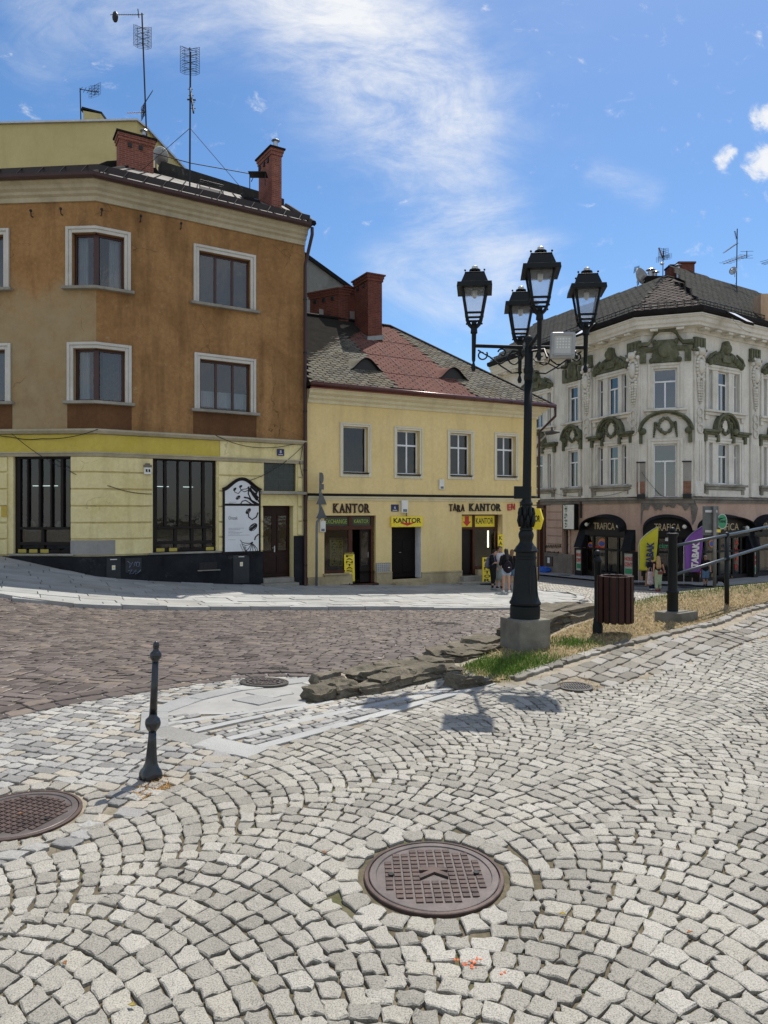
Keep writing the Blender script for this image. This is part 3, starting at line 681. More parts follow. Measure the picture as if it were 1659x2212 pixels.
M_black_iron = pm('black_iron', (.012, .012, .013), .5, .3, .5, .3, 6, .05)
M_cable = pm('black_cable', (.012, .011, .011), .6, 0, .3, .1, 5, 0)
M_wht = pm('white_plastic', (.68, .67, .62), .4, 0, .5, .08, 5, .02)
M_yellow_sign = pm('sign_yellow', (.80, .62, .02), .4, 0, .5, .08, 2, .02)
M_black_letter = pm('black_letter', (.012, .012, .012), .5, 0, .4, .15, 8, .02)

# ------------------------------------------------------------------ ochre corner house
C1 = Vector((at((207.5, 0), 21.4).x, 21.4)); C2 = Vector((at((658.5, 0), 25).x, 25)); C0 = Vector((-17.2, 21.95))
fa, fb = Fac(C0, C1), Fac(C1, C2)
B1 = thing('corner_house', 'ochre brown corner house of three storeys with peeling plaster and yellow shopfront', 'house', (C1.x, C1.y, gz(C1.x, C1.y)))
ZC = fb.z(c1(480, 515))                                         # underside of the main cornice
zz2 = lambda y: EYE+(CY-648.05-y*.42316)*21.4/1500              # height of a c2 row at the corner
Zt = zz2(665)
# openings ------------------------------------------------------
def op(f, L, R_, top, bot, cf, ref=None, rec=.3):
    u0, u1 = f.u(cf(L, 0)), f.u(cf(R_, 0)); ref = L if ref is None else ref
    return [u0, u1, f.z(cf(ref, bot)), f.z(cf(ref, top)), rec]
upR = op(fb, 1016, 1277, 768, 1034, c1, 1016); loR = op(fb, 1020, 1278, 300, 557, c2, 1020)
zu0, zu1 = fb.z(c1(490, 952)), fb.z(c1(490, 676)); zl0, zl1 = fb.z(c2(490, 515)), fb.z(c2(490, 246))
cu_b = [0, fb.u(c1(634, 0)), zu0, zu1, .3]; cl_b = [0, fb.u(c2(638, 0)), zl0, zl1, .3]
cu_a = [fa.u(c1(369, 0)), fa.L, zu0, zu1, .3]; cl_a = [fa.u(c2(376, 0)), fa.L, zl0, zl1, .3]
ue = fa.u(c1(20, 0)); lu_a = [ue-1.75, ue, zu0, zu1, .3]; ll_a = [ue-1.75, fa.u(c2(28, 0)), zl0, zl1, .3]
sA = [fa.u(c2(68, 0)), fa.u(c2(362, 0)), zz2(1296), zz2(792), .35]
sB = [fb.u(c2(780, 0)), fb.u(c2(1105, 0)), fb.z(c2(780, 1290)), fb.z(c2(780, 800)), .35]
dB = [fb.u(c2(1341, 0)), fb.u(c2(1497, 0)), gz(C2.x-.6, C2.y-.8)+.02, fb.z(c2(1341, 1050)), .5]
tB = [fb.u(c2(1347, 0)), fb.u(c2(1512, 0)), fb.z(c2(1347, 975)), fb.z(c2(1347, 822)), .25]
sA2 = [sA[0]-5.2, sA[0]-1.4, sA[2]+.2, sA[3], .35]
wl = MB(); fa.wall(wl, 0, fa.L, Zt-.1, ZC+.6, [cu_a, cl_a, lu_a, ll_a]); fb.wall(wl, 0, fb.L, Zt-.1, ZC+.6, [cu_b, cl_b, upR, loR])
wl.build('wall', M_ochre, B1)
gw = MB(); fa.wall(gw, 0, fa.L, -2.2, Zt-.1, [sA, sA2]); fb.wall(gw, 0, fb.L, -2.2, Zt-.1, [sB, dB, tB]); gw.build('shop_wall', M_shopyellow, B1)
D1 = fb.N*-7.6
back1 = [(C2.x, C2.y), tuple(C2+D1), tuple(C1+D1+Vector((-1.5, 1))), (-17.2, 30.5), tuple(C0)]
shell('rear_wall', back1, -2.5, ZC+.5, M_grey_patch, B1)
rw = MB()
for f, off in ((fa, 1.6), (fb, 1.6)): quad3(rw, f.P(0, -2, -off), f.P(f.L, -2, -off), f.P(f.L, ZC+.4, -off), f.P(0, ZC+.4, -off))
for z in (Zt+.1, 7.6):
    for f in (fa, fb): quad3(rw, f.P(0, z, -.28), f.P(f.L, z, -.28), f.P(f.L, z, -1.6), f.P(0, z, -1.6))
rw.build('room_wall', M_room, B1)
line = [C0, C1, C2]
def mould(name, prof, mat, pts=line, root=B1, **k): mb = MB(); path_sweep(mb, pts, prof); return mb.build(name, mat, root, **k)
mould('cornice', [(0.003, ZC), (.06, ZC), (.07, ZC+.14), (.16, ZC+.19), (.17, ZC+.27), (.27, ZC+.33), (.28, ZC+.43), (.40, ZC+.50), (.41, ZC+.56), (.003, ZC+.56)], M_cornice)
mould('gutter', [(.42, ZC+.52), (.52, ZC+.5), (.57, ZC+.56), (.57, ZC+.66), (.42, ZC+.66)], M_brown_gutter)
mould('floor_ledge', [(.003, Zt-.12), (.12, Zt-.1), (.20, Zt-.02), (.20, Zt+.02), (.003, Zt+.06)], M_cornice)
mould('frieze', [(.003, zz2(775)), (.035, zz2(775)), (.035, Zt-.125), (.003, Zt-.125)], M_band, [C0, C1, Vector(fb.P(fb.u(c2(1120, 0)), 0).xy)])
mould('frieze_end', [(.003, zz2(775)), (.03, zz2(775)), (.03, Zt-.125), (.003, Zt-.125)], M_shopyellow, [Vector(fb.P(fb.u(c2(1122, 0)), 0).xy), C2])
mould('shop_ledge', [(.003, zz2(797)), (.05, zz2(797)), (.09, zz2(783)), (.12, zz2(781)), (.12, zz2(775)), (.003, zz2(775))], M_cornice)
# rustication: courses of raised blocks with real grooves between
zs = [zz2(y) for y in (797, 878, 965, 1052, 1138, 1222, 1306)]
def blocks(f, ua, ub, zb, name='rustication', mat=M_shopyellow, last=True):
    mb = MB()
    for a, b in zip(zs[:-1], zs[1:]):
        if b < zb-.2: b = zb
        if a <= zb: break
        f.box(mb, ua, ub, b+.026, a-.026, .003, .06)
    return mb.build(name, mat, B1, bevel=.012)
def blocks_corner(ua, ub):
    pts = [Vector(fa.P(ua, 0).xy), C1, Vector(fb.P(ub, 0).xy)]; mb = MB(); gp = MB()
    for i, (a, b) in enumerate(zip(zs[:-1], zs[1:])): path_sweep(mb, pts, [(.003, b+.026), (.06, b+.026), (.06, a-.026), (.003, a-.026)])
    mb.build('rustication', M_shopyellow, B1, bevel=.012)
    path_sweep(gp, [pts[0], C1, Vector(fb.P(.55, 0).xy)], [(.062, zs[-1]+.028), (.066, zs[-1]+.028), (.066, zs[-2]-.03), (.062, zs[-2]-.03)]); gp.build('plaster_patch', M_grey_patch, B1)
blocks_corner(fa.u(c2(365, 0)), fb.u(c2(778, 0)))
blocks(fa, sA[0]-1.35, fa.u(c2(40, 0)), zs[-1]); blocks(fa, 0, sA2[0]-.05, zs[-1])
blocks(fb, fb.u(c2(1113, 0)), fb.u(c2(1341, 0))-.002, zs[-1]); blocks(fb, tB[1]+.05, fb.L-.12, zs[-1]+.55)
mb = MB(); fb.box(mb, dB[0]-.02, dB[1]+.04, dB[3]+.003, tB[2]-.12, .003, .05); mb.build('lintel', M_shopyellow, B1, bevel=.01)
mb = MB(); fb.box(mb, tB[0]-.18, tB[1]+.3, tB[2]-.115, tB[2]-.02, .003, .28); mb.build('door_hood', M_stone_sill, B1, bevel=.02)
mb = MB(); gd = lambda f, a, b, z1, d: f.box(mb, a, b, -2.1, z1, .003, d)
path_sweep(mb, [C0, C1, Vector(fb.P(dB[0]-.01, 0).xy)], [(.003, -2.1), (.065, -2.1), (.065, zs[-1]-.02), (.003, zs[-1]-.02)])
fb.box(mb, dB[1]+.01, fb.L-.02, -2.1, zs[-1]+.5, .003, .065); mb.build('plinth', M_plinth, B1, bevel=.01)
for (f, o) in ((fa, sA), (fb, sB), (fa, sA2)): mb = MB(); f.box(mb, o[0]-.12, o[1]+.12, o[2]-.06, o[2], -.2, .11); mb.build('shop_sill', M_stone_sill, B1, bevel=.01)
# upper windows
KW = dict(fm=M_brownframe, gm=M_glass, rec=.14, fw=.075, sur=(.19, .075), sm=M_white_sur, sill=(.30, .17, .09), silm=M_stone_sill)
window(fb, B1, *upR[:4], cols=(1/3, 2/3), curtain=(M_blind, .02, .98, .03, .97), **KW); window(fb, B1, *loR[:4], cols=(1/3, 2/3), curtain=(M_lace, .02, .98, .08, .40), **KW)
for o, k in ((lu_a, M_blind), (ll_a, M_net)): window(fa, B1, *o[:4], cols=(.5,), curtain=(k, .5, .98, .03, .97), **KW)
def corner_window(oa, ob, cur):
    rec, fw = .14, .075; mb = MB(); z0, z1 = oa[2], oa[3]
    for f, a, b, e in ((fa, oa[0], fa.L-.06, 0), (fb, .06, ob[1], 1)):
        f.box(mb, a, b, z0, z0+fw, -rec-.06, -rec); f.box(mb, a, b, z1-fw, z1, -rec-.06, -rec)
        ue_ = (a, a+fw) if e == 0 else (b-fw, b); f.box(mb, *ue_, z0+fw, z1-fw, -rec-.06, -rec)
    mb.prism([fa.P(fa.L-.14, z0, -rec+.02), fb.P(.10, z0, -rec+.02), fb.P(.14, z0, -rec-.12), fa.P(fa.L-.18, z0, -rec-.12)], (0, 0, z1-z0))
    w_ = mb.build('corner_window', M_brownframe, B1)
    for f, a, b in ((fa, oa[0], fa.L-.1), (fb, .1, ob[1])):
        q = MB(); quad3(q, f.P(a+.03, z0+.03, -rec-.03), f.P(b-.03, z0+.03, -rec-.03), f.P(b-.03, z1-.03, -rec-.03), f.P(a+.03, z1-.03, -rec-.03)); q.build('pane', M_glass, w_)
    sm_ = MB()
    for sw0, sw1, sp in ((0, .10, .045), (.10, .19, .075)):
        fa.box(sm_, oa[0]-sw1, oa[0]-sw0, z0, z1+sw1, .002, sp); fb.box(sm_, ob[1]+sw0, ob[1]+sw1, z0, z1+sw1, .002, sp)
        path_sweep(sm_, [Vector(fa.P(oa[0]-sw0, 0).xy), C1, Vector(fb.P(ob[1]+sw0, 0).xy)], [(.002, z1+sw0), (sp, z1+sw0), (sp, z1+sw1), (.002, z1+sw1)])
    sm_.build('surround', M_white_sur, w_, bevel=.012)
    s_ = MB(); path_sweep(s_, [Vector(fa.P(oa[0]-.28, 0).xy), C1, Vector(fb.P(ob[1]+.28, 0).xy)], [(-.13, z0-.09), (.17, z0-.09), (.17, z0), (-.13, z0)]); s_.build('sill', M_stone_sill, w_, bevel=.01)
    for f, a, b in ((fa, oa[0]+.05, oa[0]+.35), (fb, .25 if cur else ob[1]-.4, ob[1]-.1)):
        c_ = MB(); vs = []
        for i in range(25): dd = -.33+.025*math.sin(i*1.7); vs += [f.P(a+(b-a)*i/24, z0+.05, dd), f.P(a+(b-a)*i/24, z1-.05, dd)]
        c_.add(vs, [(2*i, 2*i+2, 2*i+3, 2*i+1) for i in range(24)]); c_.build('curtain', M_net if cur and f is fb else M_lace, w_)
corner_window(cu_a, cu_b, 0); corner_window(cl_a, cl_b, 1)
# ground-floor shop windows
def shop_window(f, o, muls, labels=True):
    u0, u1, z0, z1, _ = o; rec = .10; mb = MB(); zt = z0+(z1-z0)*.27; zm = z0+(z1-z0)*.115
    for a, b, c, e, w_ in [(u0, u1, z0, z0+.10, 0), (u0, u1, z1-.10, z1, 0), (u0, u0+.16, z0+.1, z1-.1, 0), (u1-.07, u1, z0+.1, z1-.1, 0), (u0+.16, u1-.07, zt-.08, zt, .03), (u0+.16, u1-.07, zm-.10, zm, .02)]:
        f.box(mb, a, b, c, e, -rec-.14, -rec+w_)
    for k, (m, wd) in enumerate(muls): uc = u0+(u1-u0)*m; f.box(mb, uc-wd/2, uc+wd/2, zt, z1-.1, -rec-.12, -rec+.02)
    for m in (.36, .62, .82) if f is fb else (.48,): uc = u0+(u1-u0)*m; f.box(mb, uc-.05, uc+.05, z0+.1, zt-.08, -rec-.12, -rec+.01)
    w_ = mb.build('shop_window', M_darkwood, B1, bevel=.01)
    q = MB(); quad3(q, f.P(u0+.1, z0+.06, -rec-.07), f.P(u1-.05, z0+.06, -rec-.07), f.P(u1-.05, z1-.06, -rec-.07), f.P(u0+.1, z1-.06, -rec-.07)); q.build('pane', M_shopglass, w_)
    q = MB(); f.box(q, u0+.12, u1-.08, zm+.005, zt-.09, -rec-.30, -rec-.28); q.build('lower_panel', M_net, w_)
    for i in range(5):
        uc = u0+(u1-u0)*(.12+.195*i); q = MB(); f.box(q, uc-.12, uc+.14, z0+.02, z0+.10+.03, -rec+.004, -rec+.015)
        if i in ((0, 1, 4) if f is fb else (0, 1, 2)): f_ = pm('dull_yellow_flap', (.42, .34, .06), .6)
        else: f_ = M_darkwood
        q.build('vent_flap', f_, w_)
    q = MB(); f.box(q, u0+.1, u1-.1, z0-.05, zt-.1, -1.3, -rec-.45); f.box(q, u0+.1, u1-.1, zt-.1, zt-.06, -1.3, -rec-.15); q.build('display_counter', M_darkwood, w_)
    return w_
wA = shop_window(fa, sA, [(.22, .05), (.43, .07), (.63, .06), (.82, .09)]); wB = shop_window(fb, sB, [(.20, .09), (.40, .05), (.60, .05), (.80, .09)]); shop_window(fa, sA2, [(.25, .06), (.5, .06), (.75, .06)])
M_tube = emit('lamp_tube', (.8, 1, .97), 1.1)
for f, o, a, b in ((fa, sA, .10, .55), (fa, sA, .8, .97), (fb, sB, .02, .33), (fb, sB, .56, .72)):
    q = MB(); zt = o[2]+(o[3]-o[2])*.70; q.tube([f.P(o[0]+(o[1]-o[0])*a, zt, -.75), f.P(o[0]+(o[1]-o[0])*b, zt, -.75)], .012, 8)
    tag(q.build('tube_lamp', M_tube, None), 'lit white tube lamp inside the ochre house %s shop window, %s of its pair' % ('left' if f is fa else 'right', 'the longer' if (a, b) in ((.10, .55), (.02, .33)) else 'the shorter'), 'lamp', 'tube lamps in the shop windows')
# door, transom, steps
mb = MB(); u0, u1, z0, z1, _ = dB; zd = z0+.32; fb.box(mb, u0, u1, zd, z1, -.40, -.33)
for k in (0, 1):
    a, b = u0+(u1-u0)*(.5*k)+.07, u0+(u1-u0)*(.5*k+.5)-.07
    fb.box(mb, a, b, zd+.15, zd+.75, -.33, -.30); fb.box(mb, a+.06, b-.06, zd+.22, zd+.68, -.30, -.285)
    for (s0, s1) in ((a, a+.05), (b-.05, b)): fb.box(mb, s0, s1, zd+.95, z1-.35, -.33, -.305)
    fb.box(mb, a, b, z1-.35, z1-.30, -.33, -.305); fb.box(mb, a, b, zd+.90, zd+.95, -.33, -.305)
dr = mb.build('front_door', pm('dark_brown_door', (.022, .008, .006), .4, 0, .2, .3, 5, .05), B1, bevel=.01)
q = MB()
for k in (0, 1): a, b = u0+(u1-u0)*.5*k+.13, u0+(u1-u0)*(.5*k+.5)-.13; fb.box(q, a, b, zd+.96, z1-.36, -.329, -.322)
q.build('door_glass', M_glassdark, dr)
q = MB(); uc = (u0+u1)/2; fb.box(q, uc-.04, uc+.0, zd+.9, zd+1.12, -.30, -.285); q.tube([fb.P(uc-.02, zd+1.05, -.28), fb.P(uc-.02, zd+1.05, -.24), fb.P(uc-.13, zd+1.05, -.24)], .011, 8); q.build('handle', M_steel, dr)
q = MB(); fb.box(q, u0-.1, u1+.05, z0-.6, z0+.16, -.33, .42); fb.box(q, u0, u1, z0+.16, zd, -.36, .1); q.build('doorstep', M_stone_sill, B1, bevel=.015)
q = MB(); u0, u1, z0, z1, _ = tB
fb.box(q, u0, u1, z0, z1, -.17, -.12); w_ = q.build('glass_block_window', pm('dark_glass_block', (.018, .026, .022), .25, 0, .5, .4, 6, .1), B1)
q = MB()
for i in range(1, 6): uu = u0+(u1-u0)*i/6; fb.box(q, uu-.008, uu+.008, z0, z1, -.12, -.113)
for i in range(1, 5): zc = z0+(z1-z0)*i/5; fb.box(q, u0, u1, zc-.008, zc+.008, -.12, -.110)
q.build('glazing_bars', pm('bar_grey_green', (.06, .08, .07), .7), w_)
# plinth hatches and grate
M_hatch = pm('dark_hatch', (.018, .022, .026), .45, .2, .5, .3, 5, .06)
for f, a, b, t, bt in ((fb, 543, 615, 1316, 1425), (fb, 640, 722, 1318, 1392), (fb, 1190, 1272, 1303, 1447)):
    q = MB(); ua, ub = f.u(c2(a, 0), .066), f.u(c2(b, 0), .066); f.box(q, ua, ub, f.z(c2(a, bt), .066), f.z(c2(a, t), .066), .067, .085)
    h_ = q.build('utility_hatch', M_hatch, B1, bevel=.006)
    if a != 640:
        q = MB(); um = (ua+ub)/2; zt = f.z(c2(a, t), .066); f.box(q, um-.10, um+.10, zt-.07, zt-.045, .086, .089); q.build('notice_strip', M_wht, h_)
        q = MB(); f.box(q, um-.05, um+.05, zt-.38, zt-.24, .086, .089); q.build('notice', M_wht, h_); q = MB(); f.box(q, um-.03, um+.03, zt-.33, zt-.28, .0895, .091); q.build('notice_mark', M_yellow_sign, h_)
    else:
        q = MB(); zt = f.z(c2(a, t), .066)
        for pts in ([(.06, .1), (.14, .16), (.12, .3), (.22, .12), (.25, .28), (.30, .12)], [(.34, .13), (.32, .25), (.40, .28), (.43, .15), (.35, .13)], [(.08, .4), (.2, .36), (.12, .5), (.24, .48), (.32, .36), (.30, .52), (.4, .45), (.46, .38)]):
            q.tube([f.P(ua+x, zt-y, .087) for x, y in pts], .008, 4)
        q.build('graffiti', pm('pale_blue_paint', (.22, .26, .38), .6), h_)
q = MB(); ua, ub = fb.u(c2(1018, 0), .066), fb.u(c2(1108, 0), .066); za, zb = fb.z(c2(1018, 1376), .066), fb.z(c2(1018, 1343), .066)
for i in range(9): zc = za+(zb-za)*i/8; fb.box(q, ua, ub, zc-.012, zc+.012, .067, .08)
q.build('vent_grate', M_black_iron, B1)
q = MB(); fb.box(q, ua-.06, ub+.1, za-.05, za-.02, .067, .12); q.build('vent_sill', M_stone_sill, B1)
# roof ------------------------------------------------------------
def offs(pts, d):
    m = MB(); path_sweep(m, [Vector(p) for p in pts], [(d, 0), (d, 1), (0, 1)]); return [Vector(m.v[i*3][:2]) for i in range(len(pts))]
E0, E1, E2 = offs(line, .5); ZE = ZC+.64
T1 = at((281, 362), 26.2); T2 = at((605, 442), 29.5); T0 = Vector((-17.2, 27.0, 14.0)); T1.z = T2.z = 14.72
rf = MB()
def v3(p, z): return Vector((p.x, p.y, z))
E2x = Vector((E2.x+fb.U.x*.12, E2.y+fb.U.y*.12))
quad3(rf, v3(E1, ZE), v3(E2x, ZE), T2+Vector((.25, .12, 0)), T1); quad3(rf, v3(E0, ZE), v3(E1, ZE), T1, T0)
bk2 = Vector((T2.x-2.0, T2.y+3.2, ZC+.5)); bk1 = Vector((T1.x-2.0, T1.y+3.4, ZC+.5)); bk0 = Vector((-17.2, 30.5, ZC+.5))
quad3(rf, T1, T2, bk2, bk1); quad3(rf, T0, T1, bk1, bk0); rf.add([v3(E2x, ZE), bk2, T2+Vector((.25, .12, 0))], [(0, 1, 2)])
rf.add([(C2.x, C2.y, ZC), (C2.x, C2.y, ZE), T2, bk2, tuple(C2+D1)+(ZC,)], [(0, 1, 2, 3, 4)])
roof1 = rf.build('roof', M_sheet, B1)
sm_ = MB()                                                        # standing seams
for i in range(13):
    t = (i+.5)/13; a = v3(E1.lerp(E2x, t), ZE+.02); b = T1.lerp(T2, t)+Vector((0, 0, .02)); sm_.tube([a, b], .022, 4)
for i in range(9): t = (i+.3)/9; sm_.tube([v3(E0.lerp(E1, t), ZE+.02), T0.lerp(T1, t)+Vector((0, 0, .02))], .022, 4)
sm_.tube([v3(E1, ZE+.02), T1+Vector((0, 0, .03))], .05, 5); sm_.build('roof_seams', M_black_sheet, roof1)
q = MB(); q.tube([v3(E2x, ZE+.03), T2+Vector((.25, .12, .05))], .10, 6); q.build('verge_flashing', M_black_sheet, roof1)
q = MB()                                                          # snow boards
for f, a, b, sx_ in ((0, E0, E1, 0), (1, E1, E2x, 0)):
    pa = v3(a, ZE).lerp(T0 if f == 0 else T1, .11); pb = v3(b, ZE).lerp(T1 if f == 0 else T2, .11)
    up = Vector((0, 0, .24)); dn = Vector((0, 0, .03)); nn = Vector((.02, .04, 0)); q.hexa([pa+dn, pb+dn, pb+dn+nn, pa+dn+nn, pa+up, pb+up, pb+up+nn, pa+up+nn])
    for i in range(12): p = pa.lerp(pb, (i+.5)/12); q.tube([p+Vector((0, 0, .22)), p+Vector((-.1, -.22, -.1))], .018, 4)
q.build('snow_board', pm('snow_board_brown', (.022, .013, .010), .5), roof1)
q = MB(); qa, qb = T1+Vector((.9, .9, -.3)), T2+Vector((.1, .5, -.3)); nn = Vector((-.3, .5, 0)); zt_ = Vector((0, 0, .98)); q.hexa([qa, qb, qb+nn, qa+nn, qa+zt_, qb+zt_*.82, qb+nn+zt_*.82, qa+nn+zt_]); q.build('ridge_wall', stucco('sooty_render', (.02, .02, .019), (.06, .058, .053), (.01, .01, .01), .5, .5, (.2, .19, .17)), B1)
q = MB(); a = T1+Vector((-.35, .05, -.1)); q.prism([a+Vector((-1.1, -.2, 0)), a+Vector((1.35, .8, 0)), a+Vector((1.1, .7, .42)), a+Vector((.1, .2, .5)), a+Vector((-.55, 0, .35))], (-.4, .75, 0)); q.build('chimney_saddle', M_black_sheet, B1)
def chimney(root, P, Uv, Vv, z0, z1, mat, cap=.1, holes=(), name='chimney', capm=None):
    P, Uv, Vv = Vector(P), Vector(Uv), Vector(Vv); mb = MB()
    def bx(o, za, zb, m=mb):
        e1, e2 = Uv.normalized()*o, Vv.normalized()*o; pp = [P-e1-e2, P+Uv+e1-e2, P+Uv+Vv+e1+e2, P+Vv-e1+e2]
        m.hexa([(p.x, p.y, za) for p in pp]+[(p.x, p.y, zb) for p in pp])
    bx(0, z0, z1-.30); bx(.04, z1-.30, z1-.18); bx(.07, z1-.18, z1-.06)
    c_ = mb.build(name, mat, root); k = MB(); bx(.12, z1-.06, z1, k); k.build('cap', capm or M_black_sheet, c_)
    h = MB()
    for (side, t) in holes:
        E = (Uv if side == 'u' else Vv); o = P if side in 'u' else P; Nn = -(Vv if side == 'u' else Uv).normalized(); ct = o+E*t; e = E.normalized()*.07
        a, b = ct-e+Nn*.045, ct+e+Nn*.045; h.hexa([(a.x, a.y, z1-.52), (b.x, b.y, z1-.52), (b.x-Nn.x*.05, b.y-Nn.y*.05, z1-.52), (a.x-Nn.x*.05, a.y-Nn.y*.05, z1-.52), (a.x, a.y, z1-.36), (b.x, b.y, z1-.36), (b.x-Nn.x*.05, b.y-Nn.y*.05, z1-.36), (a.x-Nn.x*.05, a.y-Nn.y*.05, z1-.36)])
    if holes: h.build('flue_opening', M_black_letter, c_)
    return c_
pA = at((258, 290), 25.6); e1 = Vector((.86, .51)); e2 = Vector((-.51, .86))
chA = chimney(B1, (pA.x, pA.y), e1*1.22, e2*.6, 13.7, at((259, 282), 25.6).z, M_brick, holes=(('u', .3), ('u', .62)))
pB = at((587, 316), 27.5); chB = chimney(B1, (pB.x, pB.y), Vector((.36, .21)), Vector((-.70, 1.02)), 13.0, pB.z, M_brick, holes=(('v', .25), ('v', .55), ('v', .9)))
q = MB(); c_ = at((591, 316), 27.7); q.lathe([(.09, 0), (.09, .30), (.05, .31), (.17, .34), (.15, .36), (.02, .38)], 14, (c_.x+.05, c_.y+.2, c_.z-.02)); q.build('flue_pipe', M_steel, chB, smooth=False)
q = MB(); c_ = at((311, 291), 26.4); q.lathe([(.07, 0), (.07, .14), (.16, .15), (.14, .18), (.02, .2)], 12, (c_.x, c_.y, 16.02)); q.build('flue_pipe', M_steel, chA)
# roof hatch, skylight, ladder platform on the chimney
def on_roof(t, s, up=0): return v3(E1.lerp(E2x, t), ZE).lerp(T1.lerp(T2, t), s)+Vector((0, 0, up))
q = MB(); a, b, c_, d_ = on_roof(.44, .30, .03), on_roof(.56, .30, .03), on_roof(.56, .52, .03), on_roof(.44, .52, .03); uz = Vector((0, 0, .13)); q.hexa([a, b, c_, d_, a+uz, b+uz, c_+uz, d_+uz]); hatch = q.build('roof_hatch', M_black_sheet, B1)
q = MB()
for k in (a, b): q.tube([k+uz, k+uz*3.4], .015, 6)
for k in (c_, d_): q.tube([k+uz, k+uz*2.2], .015, 6)
q.tube([a+uz*3.4, b+uz*3.4, c_+uz*2.2, d_+uz*2.2, a+uz*3.4], .015, 6); q.build('guard_rail', M_black_iron, hatch)
q = MB(); a, b, c_, d_ = on_roof(.70, .62, .04), on_roof(.80, .62, .04), on_roof(.80, .86, .04), on_roof(.70, .86, .04); uz = Vector((0, 0, .10)); q.hexa([a, b, c_, d_, a+uz, b+uz, c_+uz, d_+uz]); sk = q.build('skylight', M_black_sheet, B1)
q = MB(); i1 = lambda p: p.lerp((a+c_)/2, .14)+uz+Vector((0, 0, .006)); quad3(q, i1(a), i1(b), i1(c_), i1(d_)); q.build('pane', M_glass, sk)
q = MB(); c_ = Vector((pB.x-.5, pB.y-.15, 14.95)); q.box((c_.x-.35, c_.y-.3, c_.z), (c_.x+.35, c_.y+.2, c_.z+.03)); q.tube([c_+Vector((-.3, -.2, -.6)), c_+Vector((-.3, -.2, .02))], .02, 5); q.tube([c_+Vector((.3, -.2, -.5)), c_+Vector((.3, -.2, .02))], .02, 5); q.build('chimney_step', M_black_iron, B1)
# down pipe
q = MB(); p0 = Vector((E2.x+.05, E2.y+.02, ZC+.5)); p1 = fb.P(fb.L-.05, ZC-.75, .14); q.tube([p0, p0+Vector((0, 0, -.25)), p1+Vector((.1, 0, .45)), p1, fb.P(fb.L-.05, gz(C2.x, C2.y-.2)+.15, .14), fb.P(fb.L-.1, gz(C2.x, C2.y-.2)+.03, .26)], .06, 10); dpipe = q.build('down_pipe', M_brown_gutter, B1, smooth=True)
for z in (9.3, 7.4, 5.3, 3.2, 1.4, -.2): q = MB(); q.lathe([(.07, z-.03), (.075, z), (.07, z+.03)], 10, fb.P(fb.L-.05, 0, .14)); q.build('pipe_clip', M_black_iron, dpipe)
q = MB()                                                          # wall anchors under the cornice
for f, x, y in ((fa, 168, 590), (fa, 320, 580), (fb, 516, 582), (fb, 715, 615), (fb, 920, 652)):
    u_, z_ = f.pix(c1(x, y)); q.tube([f.P(u_, z_-.05, .002), f.P(u_, z_-.05, .10), f.P(u_, z_+.07, .12)], .018, 6); q.ball(f.P(u_, z_+.1, .12), .045, 8, 6)
q.build('wire_anchors', M_black_iron, B1)
u_, z_ = fb.pix(c2(750, 858), .05); L_ = thing('alarm_box', 'small weathered siren box with domed hood beside the right shop window', 'alarm box', fb.P(u_, z_-.2, .05))
q = MB(); fb.box(q, u_-.10, u_+.12, z_-.2, z_+.02, .052, .16); q.build('case', M_wht, L_, bevel=.01); q = MB(); fb.box(q, u_-.11, u_+.13, z_+.022, z_+.10, .052, .18); fb.box(q, u_-.06, u_+.08, z_+.10, z_+.15, .052, .15); q.build('hood', pm('hood_brown', (.16, .13, .1), .6), L_, bevel=.015); q = MB(); fb.box(q, u_-.06, u_-.005, z_-.13, z_-.04, .162, .166); fb.box(q, u_+.025, u_+.08, z_-.13, z_-.04, .162, .166); q.build('grille', M_black_iron, L_)
# loose cables over the facade
def cable(pts, label, r=.011):
    q = MB(); out = []
    for (a, b) in zip(pts[:-1], pts[1:]):
        for i in range(12): t = i/12; p = a.lerp(b, t); sag = -4*t*(1-t)*.05*(b-a).length; out.append(p+Vector((0, 0, sag)))
    out.append(pts[-1]); q.tube(out, r, 6); return tag(q.build('cable', M_cable, None, smooth=True), label, 'cable')
PX = lambda f, x, y, d=.06: f.P(*f.pix(c2(x, y), d), d)
cable([PX(fa, -300, 600, .25), PX(fa, 60, 700), PX(fa, 210, 708), PX(fb, 500, 660, .25)], 'thin black cable sagging across the bright yellow band at the left corner')
cable([PX(fa, 60, 682, .25), PX(fa, 350, 870, .1), PX(fb, 560, 950, .08), PX(fb, 775, 990, .08)], 'long thin cable slanting down over the corner courses between the shop windows')
cable([PX(fb, 1100, 690, .22), PX(fb, 1300, 752, .1), PX(fb, 1545, 722, .1)], 'black cable drooping over the frieze above the house door')
cable([PX(fb, 1255, 925, .1), PX(fb, 1400, 862, .1), PX(fb, 1545, 745, .1), PX(fb, 1530, 830, .1), PX(fb, 1545, 900, .1)], 'cable rising from the arched notice board to the drainpipe')
